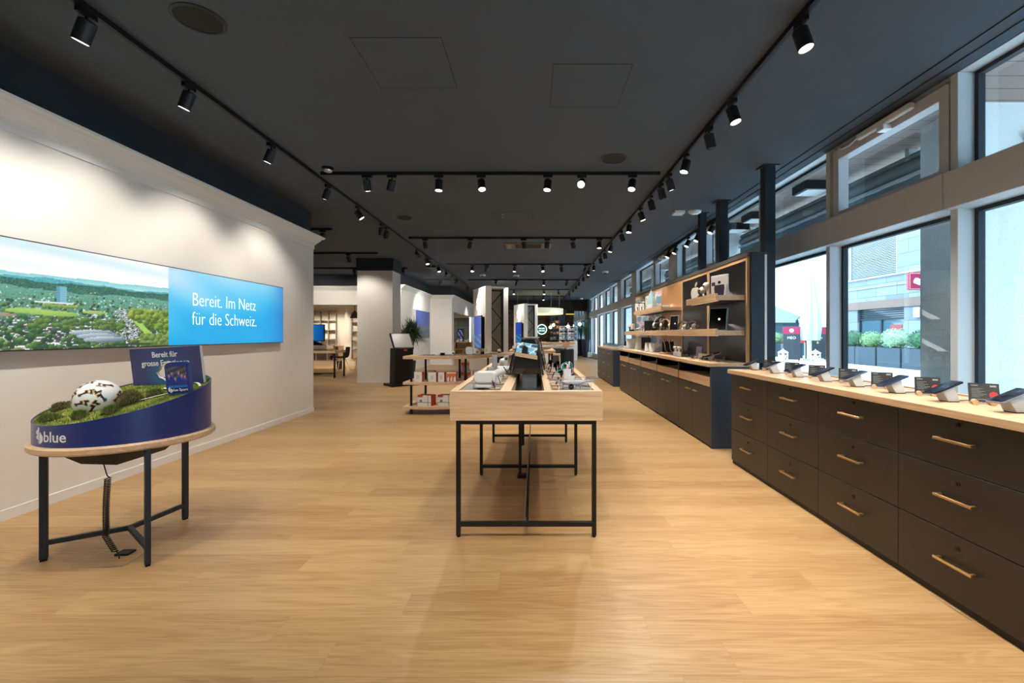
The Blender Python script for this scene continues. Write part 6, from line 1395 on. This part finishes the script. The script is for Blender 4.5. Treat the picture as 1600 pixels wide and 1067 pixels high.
t = thing('wire_stand', 'white wire stand crowded with pale accessories near the mirror', 'stand', (1.62, 21.5, 0)); g = MB()
for x in (-.4, 0, .4): g.cyl((x, 0, .9), (x, 0, 1.62), .012, n=8)
for z in (1.0, 1.15, 1.3, 1.45, 1.6): g.cyl((-.4, 0, z), (.4, 0, z), .010, n=8)
g.build('wire_grid', M_wplastic, t); MB().box(-.42, .42, -.2, .2, 0, .8999).build('base_cabinet', M_wplastic, t)
for i in range(18):
    tt = thing('hanging_pack', '%s pack in %s row of the white wire stand' % (ORD[i % 6], ('bottom', 'middle', 'top')[i // 6]), 'pack', (1.27 + (i % 6) * .14, 21.44, (1.04, 1.24, 1.46)[i // 6]), rnd.uniform(-.2, .2), 'packs on the white wire stand'); cc = ((226, 228, 230), (180, 196, 206), (120, 132, 146))[i % 3]; MB().box(-.05, .05, -.02, .02, -.06, .06 + .03 * (i % 2)).build('pack_body', mat('pack_%d' % (i % 3), cc, .4), tt); MB().box(-.03, .03, -.0215, -.0201, -.03, .0).build('print', M_bplastic, tt)
t = thing('long_counter', 'long white counter with oak top before the brick wall', 'counter', (.8, 18.2, 0)); MB().box(-.9, .8, 0, .7, 0, .86).build('white_body', M_wplastic, t); MB().box(-.95, .85, -.05, .75, .8601, .92).build('oak_top', M_oakx, t, bev=.002); MB().box(-.9, .8, -.001, .002, .05, .07).build('shadow_gap', M_bplastic, t)
for i, (x, w) in enumerate(((.15, .05), (.75, .25), (1.2, .07), (1.4, .05))):
    tt = thing('counter_gadget', ('small black device at the end of the long white counter', 'long black device lying on the long white counter', 'second small black device on the long white counter', 'third small black device on the long white counter')[i], 'device', (x, 18.4, .9205), 0, 'devices on the long white counter'); MB().rbox(-w, w, -.08, .08, 0, .09, .02, 3).build('casing', M_bplastic, tt); MB().box(-w * .6, w * .6, -.0815, -.0801, .03, .06).build('front', M_screen, tt)
t = thing('display_table', 'second oak display table on black legs, beyond the long one', 'display table', (0, 9.4, 0)); MB().box(-.52, .45, 0, 2.0, .84, .9).build('tabletop', M_oakx, t, bev=.002)
for x in (-.46, .12, .36):
    for y in (.1, 1.85): MB().box(x, x + .04, y, y + .04, 0, .8399).build('leg', M_black, t)
MB().box(-.40, .10, .4, 1.4, 0, .8).build('white_core', M_wplastic, t)
for i, (x, y, nm) in enumerate(((.28, 10.1, 'white bowl on the second oak display table'),)):
    tt = thing('bowl', nm, 'bowl', (x, y, .9)); MB().lathe([(.05, 0), (.11, .03), (.15, .075), (.145, .075), (.10, .035), (0, .012)], 32, ).build('bowl_body', M_wplastic, tt, smooth=True); MB().cyl((0, 0, .0125), (0, 0, .03), .06).build('contents', M_felt, tt)
for i, (x, y) in enumerate(((-.40, 9.6), (-.28, 9.9), (.02, 9.55), (.1, 9.8))):
    tt = thing('display_device', ('small white device at the near corner of the second table', 'second small white device on the second table', 'small black device in the middle of the second table', 'black device before the white bowl on the second table')[i], 'device', (x, y, .9)); MB().rbox(-.05, .05, -.04, .04, 0, .09 if i < 2 else .04, .015, 3).build('casing', M_wplastic if i < 2 else M_bplastic, tt); MB().box(-.03, .03, -.0415, -.0401, .01, .03).build('front', M_gloss, tt)
t = thing('bar_stool', 'white legged bar stool with round oak seat beyond the second table', 'stool', (.56, 11.6, 0)); MB().cyl((0, 0, .70), (0, 0, .74), .19, n=28).build('seat', M_oakx, t, bev=.004)
for k in range(4):
    a = PI / 4 + k * PI / 2; MB().cyl((.23 * math.cos(a), .23 * math.sin(a), 0), (.13 * math.cos(a), .13 * math.sin(a), .6999), .014, n=10).build('leg', M_wplastic, t)
MB().tube([(.19 * math.cos(a * PI / 12), .19 * math.sin(a * PI / 12), .28) for a in range(24)], .010, 8, True).build('foot_ring', M_steel, t)
t = thing('waste_bin', 'dark grey round bin beyond the bar stool', 'bin', (.70, 13.4, 0)); MB().cyl((0, 0, 0), (0, 0, .82), .18, n=28).build('body', mat('mid_dark_grey', (72, 74, 76), .5), t, smooth=True); MB().lathe([(.18, .8201), (.185, .8201), (.185, .85), (.12, .85), (.12, .8201)], 28).build('rim', M_steel, t)
t = thing('pedestal_table', 'round white pedestal table behind the black cylinder', 'table', (.92, 13.0, 0)); MB().lathe([(.05, .86), (.24, .89), (.26, .92), (.25, .92), (.22, .90), (0, .89)], 36).build('tabletop', M_wplastic, t, smooth=True); MB().cyl((0, 0, .02), (0, 0, .8599), .05).build('stem', M_wplastic, t); MB().cyl((0, 0, 0), (0, 0, .0199), .2, n=28).build('base', M_wplastic, t)
t = thing('brown_crate', 'small brown crate with bottles on the round white table', 'crate', (.92, 13.0, .90)); MB().box(-.09, .09, -.07, .07, 0, .12).build('crate_body', M_oakd, t); MB().cyl((.03, 0, .1201), (.03, 0, .18), .02).cyl((-.04, 0, .1201), (-.04, 0, .17), .02).build('bottle_top', M_gloss, t)
t = thing('white_unit', 'small white unit on the floor beside the far glass door', 'unit', (2.95, 24.0, 0)); MB().rbox(-.12, .12, -.1, .1, .02, .28, .03, 3).build('casing', M_wplastic, t, bev=.004); MB().box(-.1, .1, -.08, .08, 0, .0199).build('foot', M_bplastic, t)
# ---------------------------------------------------------------- outside: arcade, street, opposite side
M_conc = mat('exposed_concrete', (148, 156, 158), .9, noise=.14, scale=14, bump=.25)
m, nt, b = base('rough_plaster'); tc = nd(nt, 'ShaderNodeTexCoord'); n1 = nd(nt, 'ShaderNodeTexNoise', i_Scale=60.0, i_Detail=4.0); bp = nd(nt, 'ShaderNodeBump', i_Strength=.8, i_Distance=.012)
nt.links.new(tc.outputs['Object'], n1.inputs[0]); nt.links.new(n1.outputs[0], bp.inputs['Height']); nt.links.new(bp.outputs[0], b.inputs['Normal']); b.inputs[0].default_value = lin(232, 235, 234); b.inputs['Roughness'].default_value = .95
M_plaster = m
struct('pavement', MB().box(3.3, 40, -6, 70, -.12, -.01), mat('light_paving', (216, 218, 218), .9, noise=.05, scale=3))
m, nt, b = base('soffit_boards'); tc = nd(nt, 'ShaderNodeTexCoord'); sp = nd(nt, 'ShaderNodeSeparateXYZ'); mo = nd(nt, 'ShaderNodeMath', operation='MODULO'); mo.inputs[1].default_value = .2; gt = nd(nt, 'ShaderNodeMath', operation='GREATER_THAN'); gt.inputs[1].default_value = .008
mx = nd(nt, 'ShaderNodeMix', data_type='RGBA'); mx.inputs[6].default_value = lin(30, 24, 22); mx.inputs[7].default_value = lin(150, 126, 116)
ab = nd(nt, 'ShaderNodeMath', operation='ADD'); ab.inputs[1].default_value = 100.0
nt.links.new(tc.outputs['Object'], sp.inputs[0]); nt.links.new(sp.outputs['Y'], ab.inputs[0]); nt.links.new(ab.outputs[0], mo.inputs[0]); nt.links.new(mo.outputs[0], gt.inputs[0]); nt.links.new(gt.outputs[0], mx.inputs[0]); nt.links.new(mx.outputs[2], b.inputs[0]); b.inputs['Roughness'].default_value = .7
struct('ceiling_arcade', MB().box(3.3, 5.4, -6, 40, 3.4, 3.5), m)
struct('trim_14', MB().box(3.12, 3.3, -6, 40, ZC + .06, 3.6).box(5.2, 5.4, -6, 40, 3.5, 4.5), M_conc)
def outer_pillar(y0, y1, lab, mm):
    o = MB().box(4.06, 4.9, y0, y1, -.01, 3.4).build('arcade_pillar', mm, org=(4.5, y0, 0)); o['kind'] = 'structure'; return o
for y in (-1.2, 4.24, 9.7, 15.2, 20.7, 26.2): outer_pillar(y, y + .54, '', M_plaster)
# awning cassettes between the pillars
for i, (y0, y1) in enumerate(((4.80, 9.68), (10.26, 15.18), (15.76, 20.68))):
    t = thing('awning', ('rolled grey awning outside, from the plaster pillar to the next', 'rolled grey awning outside, in the second bay from the plaster pillar', 'rolled grey awning outside, in the third bay from the plaster pillar')[i], 'awning', (4.4, y0, 3.1), 0, 'rolled awnings in the arcade'); L = y1 - y0; mg = mat('awning_grey', (120, 130, 134), .5)
    MB().cyl((0, .05, .20), (0, L - .05, .20), .035, n=14).build('square_bar', mg, t, smooth=True); MB().cyl((.02, .05, .09), (.02, L - .05, .09), .08, n=20).build('fabric_roll', mg, t, smooth=True); MB().box(-.06, .06, .05, L - .05, -.045, -.01).build('front_rail', M_alu, t)
    v = MB()
    n_ = 40; rows = [[(-.02 + .012 * math.sin(i_ * 1.7), .05 + (L - .1) * i_ / n_, z) for i_ in range(n_ + 1)] for z in (-.046, -.22)]
    back = [[(x + .006, y, z) for x, y, z in r_] for r_ in reversed(rows)]
    v.loft(rows + back, closed=False); v.build('valance', mat('awning_fabric', (104, 126, 134), .9), t)
    for y in (.5, L - .5): MB().box(-.03, .08, y, y + .06, .17, .30).build('bracket', M_alu, t)
t = thing('arcade_floodlight', 'white wall bracket with coiled cables on the plaster pillar outside', 'bracket', (4.70, 4.24, 2.98)); MB().box(-.03, .06, -.06, 0, -.08, .16).box(-.14, .1, -.07, -.01, .05, .12).build('bracket', M_wplastic, t, bev=.006)
c = MB()
for k, (cx, cz, r) in enumerate(((-.16, -.06, .06), (-.10, -.20, .07))): c.tube([(cx + r * 1.3 * math.cos(a * PI / 10), -.03 - .01 * math.sin(a), cz + r * math.sin(a * PI / 10)) for a in range(20)], .008, 8, True)
c.tube([(-.2, -.02, -.1), (-.17, -.03, -.2), (-.08, -.03, -.25), (.05, -.02, -.22)], .008); c.build('cable_coil', mat('pale_cable', (190, 186, 170), .5), t)
for i, y in enumerate((6.55, 8.2, 9.0)):
    t = thing('arcade_lamp', ('dark box lamp under the arcade soffit between the first steel posts', 'dark box lamp under the arcade soffit above the shelf wall', 'second dark box lamp under the soffit above the shelf wall')[i], 'lamp', (4.0, y, 3.4)); MB().box(-.18, .18, -.18, .18, -.12, 0).build('housing', M_bplastic, t); MB().box(-.15, .15, -.15, .15, -.13, -.1201).build('diffuser', mat('pale_diffuser', (250, 250, 244), .3), t)

# opposite building of pale stone
XF = 17.0
t = thing('stone_building', 'pale stone building opposite with louvred windows and a brown fascia', 'building', (XF, 20, 0))
TB = Matrix.Translation((-XF, -20, 0))
m, nt, b = base('stone_panels'); tc = nd(nt, 'ShaderNodeTexCoord'); mp = nd(nt, 'ShaderNodeMapping'); mp.inputs['Rotation'].default_value = (PI / 2, 0, PI / 2)
bk = nd(nt, 'ShaderNodeTexBrick', i_Scale=1.0)
for k_, v_ in (('Color1', lin(112, 120, 128)), ('Color2', lin(140, 148, 154)), ('Mortar', lin(86, 92, 98)), ('Mortar Size', .012), ('Brick Width', 1.3), ('Row Height', .62)): bk.inputs[k_].default_value = v_
sx = nd(nt, 'ShaderNodeSeparateXYZ'); cx_ = nd(nt, 'ShaderNodeCombineXYZ'); nt.links.new(tc.outputs['Object'], sx.inputs[0]); nt.links.new(sx.outputs['Y'], cx_.inputs['X']); nt.links.new(sx.outputs['Z'], cx_.inputs['Y'])
nt.links.new(cx_.outputs[0], bk.inputs['Vector']); nt.links.new(bk.outputs['Color'], b.inputs[0]); b.inputs['Roughness'].default_value = .9
M_stone = m
SH = [(20.9, 23.9), (16.6, 19.3), (12.4, 15.0), (8.2, 10.8)]                       # shop windows, along the street
w = MB().box(XF + .3, XF + 6, 2, 26, 0, 11, TB); w.box(XF, XF + .3, 2, 26, 2.9, 4.1, TB).box(XF, XF + .3, 2, 26, 6.0, 11, TB)
prev = 26
for a, b_ in SH: w.box(XF, XF + .3, b_, prev, 0, 2.5, TB); prev = a
w.box(XF, XF + .3, 2, prev, 0, 2.5, TB)
BL = [(21.3, 24.6), (16.3, 19.7), (11.4, 14.6), (6.6, 9.6)]; prev = 26
for a, b_ in BL: w.box(XF, XF + .3, b_, prev, 4.1, 6.0, TB); prev = a
w.box(XF, XF + .3, 2, prev, 4.1, 6.0, TB)
w.build('wall', M_stone, t)
MB().box(XF - .06, XF + .3, 2, 26, 2.5, 2.9, TB).build('brown_fascia', mat('brown_fascia', (120, 96, 84), .6), t, bev=.004)
MB().box(XF - .08, XF, 2, 26, 4.02, 4.1, TB).box(XF - .05, XF, 2, 26, 3.55, 3.6, TB).build('ledge', mat('stone_ledge', (160, 168, 172), .9), t)
for a, b_ in BL:
    f_ = MB().box(XF + .05, XF + .1, a, a + .1, 4.1, 6.0, TB).box(XF + .05, XF + .1, b_ - .1, b_, 4.1, 6.0, TB).build('window_frame', M_alu, t)
    l = MB()
    for k in range(23): l.box(XF + .12, XF + .20, a + .1, b_ - .1, 4.12 + k * .082, 4.16 + k * .082, TB)
    l.build('louvre', mat('blind_slat', (150, 160, 168), .5), f_)
for a, b_ in SH:
    f_ = MB().box(XF + .1, XF + .16, a, a + .08, 0, 2.5, TB).box(XF + .1, XF + .16, b_ - .08, b_, 0, 2.5, TB).box(XF + .1, XF + .16, a + .08, b_ - .08, 1.95, 2.03, TB).box(XF + .1, XF + .16, (a + b_) / 2 - .04, (a + b_) / 2 + .04, 0, 1.95, TB)
    for k in range(4): f_.box(XF + .08, XF + .14, a + .08, b_ - .08, 2.08 + k * .1, 2.12 + k * .1, TB)
    f_ = f_.build('shop_window_frame', M_rubber, t)
    MB().box(XF + .17, XF + .2, a + .08, b_ - .08, 0, 2.49, TB).build('shop_window_pane', mat('dark_shop_glass', (74, 100, 112), .08, coat=.5), f_)
    MB().box(XF + .155, XF + .169, a + .3, a + 1.0, .4, 1.7, TB).build('window_poster', mat('shop_poster', (150, 70, 70), .5), f_)
t = thing('hanging_sign', 'red square sign with a pale emblem on the opposite building', 'sign', (16.5, 19.6, 3.5)); MB().box(-.4, .4, -.06, .06, -.36, .40).build('panel', mat('sign_red', (150, 30, 66), .4), t, bev=.005)
l = MB()
for s in (-1, 1): l.box(-.36, .36, s * .0605 - .001, s * .0605 + .001, .34, .36).box(-.36, .36, s * .0605 - .001, s * .0605 + .001, -.33, -.31).box(-.36, -.34, s * .0605 - .001, s * .0605 + .001, -.31, .34).box(.34, .36, s * .0605 - .001, s * .0605 + .001, -.31, .34)
l.build('border', mat('sign_gold', (222, 190, 140), .5), t)
MB().ball((0, -.062, .02), .17, 1, 16, ).build('emblem', mat('sign_gold', (222, 190, 140), .5), t) if False else MB().prism([(.20 * math.cos(a * PI / 12), .14 * math.sin(a * PI / 12) + .03 * math.cos(a * PI / 4)) for a in range(24)], .0605, .075, Matrix.Rotation(PI / 2, 4, 'X')).build('emblem', mat('sign_pale', (236, 226, 206), .5), t)
MB().cyl((.4, 0, .1), (.495, 0, .1), .03).build('bracket', M_black, t)
for i, y in enumerate((20.1, 15.8)):
    t = thing('facade_lamp', ('white wall lamp between the shop windows opposite', 'second white wall lamp on the opposite facade')[i], 'lamp', (XF, y, 2.0)); MB().box(-.13, -.062, -.14, .14, 0, .42).build('housing', M_wplastic, t, bev=.01); MB().box(-.12, -.07, -.12, .12, -.02, -.0001).build('diffuser', mat('pale_diffuser', (250, 250, 244), .3), t)
o = MB().box(17.2, 23, -22, 1.9, 0, 11).build('sky_block_opposite', M_stone, org=(20, -10, 0)); tag(o, 'unseen building opposite behind the camera, added to hold back sky light', 'building')  # out of view, added to cut sky light on pillar and pavement
o = MB().box(3.4, 17, -24, -20, 0, 13).build('sky_block_street_end', M_stone, org=(10, -22, 0)); tag(o, 'unseen building closing the street behind the camera, added to block low sky', 'building')  # out of view, added to keep sky off the pillar's front face
# white sunlit building further along
t = thing('white_building', 'brilliant white building further along the street', 'building', (18, 40, 0)); mwh = mat('white_render', (246, 246, 244), .9)
MB().box(-.4, 8, -13.9, 20, 0, 14).build('wall', mwh, t); MB().box(-1.2, -.4, -13.9, 20, 8.4, 9.0).build('eaves', M_alu, t); MB().box(-.5, -.4, -13.9, 20, 4.0, 4.12).build('ledge', M_alu, t)
for y in (-12, -8.5, -5, -1.5): MB().box(-.46, -.401, y, y + 1.4, 5.2, 7.2).build('window', mat('pale_window', (196, 206, 210), .3), t)
t = thing('end_building', 'bright building closing the view at the end of the street', 'building', (12, 66, 0)); MB().box(-10, 20, 0, 4, 0, 16).build('wall', mwh, t); MB().box(-10, 20, -.3, 0, 15.4, 16).build('eaves', M_alu, t)
# pavilion with slate roof
t = thing('pavilion', 'low pavilion with grey slate hip roof in the street', 'pavilion', (14.6, 28, 0)); mt = mat('pavilion_teal', (74, 108, 116), .6)
MB().box(-1.1, 1.1, -1.6, 3.4, 0, 1.9).build('body', mt, t); MB().hexa([(-1.5, -2.0, 1.9), (1.5, -2.0, 1.9), (1.5, 3.8, 1.9), (-1.5, 3.8, 1.9)], [(-.15, -.2, 2.95), (.15, -.2, 2.95), (.15, 2, 2.95), (-.15, 2, 2.95)]).build('roof', mat('slate_roof', (116, 134, 140), .8), t)
MB().box(-1.13, -1.101, -1.5, 3.3, .9, 1.6).box(-1.0, 1.0, -1.64, -1.601, .9, 1.6).build('window_band', mat('dark_shop_glass', (74, 100, 112), .08, coat=.5), t); MB().box(-1.0, 1.0, -1.9, -1.645, .75, .95).box(-1.35, -1.14, -1.5, 3, .75, .95).build('red_counter', mat('red_counter', (206, 60, 52), .6), t)
# market parasol, closed
t = thing('market_parasol', 'tall closed white market parasol outside the second window', 'parasol', (12.95, 21.3, 0)); n_ = 32; rings = []
for z, r in ((.95, .34), (1.6, .40), (2.4, .33), (3.2, .22), (4.0, .12), (4.6, .05), (4.75, .02)):
    rings.append([(r * (1 + .16 * math.sin(8 * a * 2 * PI / n_)) * math.cos(a * 2 * PI / n_), r * (1 + .16 * math.sin(8 * a * 2 * PI / n_)) * math.sin(a * 2 * PI / n_), z) for a in range(n_)])
MB().loft(rings).build('canopy', mat('parasol_cloth', (176, 182, 186), .85), t, smooth=True); MB().cyl((0, 0, .08), (0, 0, .949), .05).build('pole', M_alu, t); MB().box(-.22, .22, -.22, .22, -.01, .0799).build('base', M_conc, t)
# planters with clipped bushes
def bush(mb, r, n, R):
    for i in range(n):
        d = Vector((R.gauss(0, 1), R.gauss(0, 1), R.gauss(0, 1))).normalized(); p = d * r * R.uniform(.82, 1.05); p.z *= .85
        s = .05 * R.uniform(.7, 1.3); u = d.orthogonal().normalized(); v = d.cross(u); a = R.random() * 6.28; e = (u * math.cos(a) + v * math.sin(a)) * s + d * s * .6; f = d.cross(e).normalized() * s * .5
        mb._add([p - f, p + f, p + e], [(0, 1, 2)])
M_lf = [mat('bush_dark', (58, 100, 66), .7, noise=.3, scale=6), mat('bush_light', (120, 150, 104), .7, noise=.3, scale=6), mat('bush_pale', (150, 176, 140), .7, noise=.3, scale=6)]
PLN = [(15.9, 1.1, 0, .42), (17.1, 1.1, 2, .46), (18.3, 1.1, 1, .40), (19.35, .9, 0, .42), (20.3, .9, 1, .42), (14.7, 1.1, 0, .42), (13.5, 1.1, 2, .42), (24.0, 1.0, 0, .4), (25.6, 1.0, 1, .4), (12.2, 1.0, 0, .4)]
PL = ['dark green clipped bush in a grey planter beside the concrete pillar edge', 'big pale clipped bush in a grey planter outside the window', 'loose light green bush in a grey planter outside the window', 'dark round bush in a grey planter, second from the window frame', 'light round bush in a grey planter right at the window frame', 'dark bush in a grey planter hidden by the plaster pillar', 'pale bush in a grey planter hidden by the plaster pillar', 'dark bush in a grey planter behind the white lanterns', 'light bush in a grey planter near the pavilion', 'dark bush in a grey planter far behind the plaster pillar']
for i, (y, L, k, r) in enumerate(PLN):
    t = thing('planter', PL[i], 'planter', (13.6, y, 0), 0, 'planters with clipped bushes')
    MB().box(-.3, .3, -L / 2, L / 2, -.01, .72).build('trough', mat('planter_grey', (60, 72, 82), .6), t, bev=.01); MB().box(-.27, .27, -L / 2 + .03, L / 2 - .03, .7201, .73).build('soil', M_soil, t)
    R = random.Random(i); f_ = MB(); f_.ball((0, 0, 0), r * .84, .85, 20); bush(f_, r, 900, R); o = f_.build('foliage', M_lf[k], t); o.location = (0, 0, .72 + r * .72)
for i, (x, y) in enumerate(((11.45, 20.9), (12.5, 20.2))):
    t = thing('garden_lantern', ('white garden lantern on the paving before the dark menu board', 'white garden lantern on the paving near the window frame')[i], 'lantern', (x, y, -.01), .4, 'white garden lanterns')
    b_ = MB().box(-.15, .15, -.15, .15, 0, .04).box(-.15, .15, -.15, .15, .38, .41)
    for sx in (-1, 1):
        for sy in (-1, 1): b_.box(sx * .13 - .015, sx * .13 + .015, sy * .13 - .015, sy * .13 + .015, .04, .38)
        for s2 in (-1, 1): b_.cyl((sx * .13, -.13 * s2, .05), (sx * .13, .13 * s2, .37), .012, n=6).cyl((-.13 * s2, sx * .13, .05), (.13 * s2, sx * .13, .37), .012, n=6)
    b_.build('frame', M_wplastic, t); MB().hexa([(-.17, -.17, .41), (.17, -.17, .41), (.17, .17, .41), (-.17, .17, .41)], [(-.03, -.03, .53), (.03, -.03, .53), (.03, .03, .53), (-.03, .03, .53)]).build('roof', M_wplastic, t); MB().tube([(.03 * math.cos(a), 0, .56 + .03 * math.sin(a)) for a in [k * PI / 5 for k in range(10)]], .006, 6, True).build('ring', M_wplastic, t); MB().cyl((0, 0, .04), (0, 0, .2), .05).build('candle', M_white, t)
def easel(x, y, rz, lab, lines):
    t = thing('menu_board', lab, 'menu board', (x, y, -.01), rz); mk = mat('chalk_black', (44, 50, 54), .7)
    MB().box(-.35, .35, -.03, .03, .05, 1.25).build('slate', mk, t); MB().box(-.36, .36, -.04, .04, 1.2501, 1.6).build('red_header', mat('sign_red', (150, 30, 66), .4), t); MB().cyl((0, -.041, 1.42), (0, -.05, 1.42), .09, n=20).build('emblem', mat('sign_pale', (236, 226, 206), .5), t)
    MB().box(-.33, -.28, -.02, .3, 0, .05).box(.28, .33, -.02, .3, 0, .05).build('foot', M_black, t)
    tm = MB()
    for k, s in enumerate(lines): tm.text(s, .17, frame((0, -.0315, 1.02 - k * .24), (1, 0, 0), (0, 0, 1)), .001)
    tm.build('chalk_lettering', mat('chalk_yellow', (226, 216, 120), .8) if 'ellow' in lab else mat('chalk_white', (220, 222, 220), .8), t)
easel(12.15, 21.45, math.radians(-28), 'dark menu board with red header and white chalk between the lanterns', ['MEO'])
easel(14.1, 22.6, math.radians(-28), 'dark menu board with yellow chalk beside the window frame', ['Zopfe', '&'])
t = thing('street_lamp', 'small black street lamp with two arms before the parasol', 'street lamp', (13.1, 21.9, -.01)); MB().cyl((0, 0, 0), (0, 0, 2.2), .03, n=10).build('post', M_black, t)
MB().tube([(-.32, .2, 1.95), (-.2, .13, 2.12), (0, 0, 2.05), (.2, -.13, 2.12), (.32, -.2, 1.95)], .018, 8).build('arm', M_black, t)
for s in (-1, 1): MB().lathe([(.02, 1.78), (.07, 1.84), (.05, 1.94), (.0, 1.95)], 14, (s * .32, -s * .2, 0)).build('lantern_head', M_black, t)
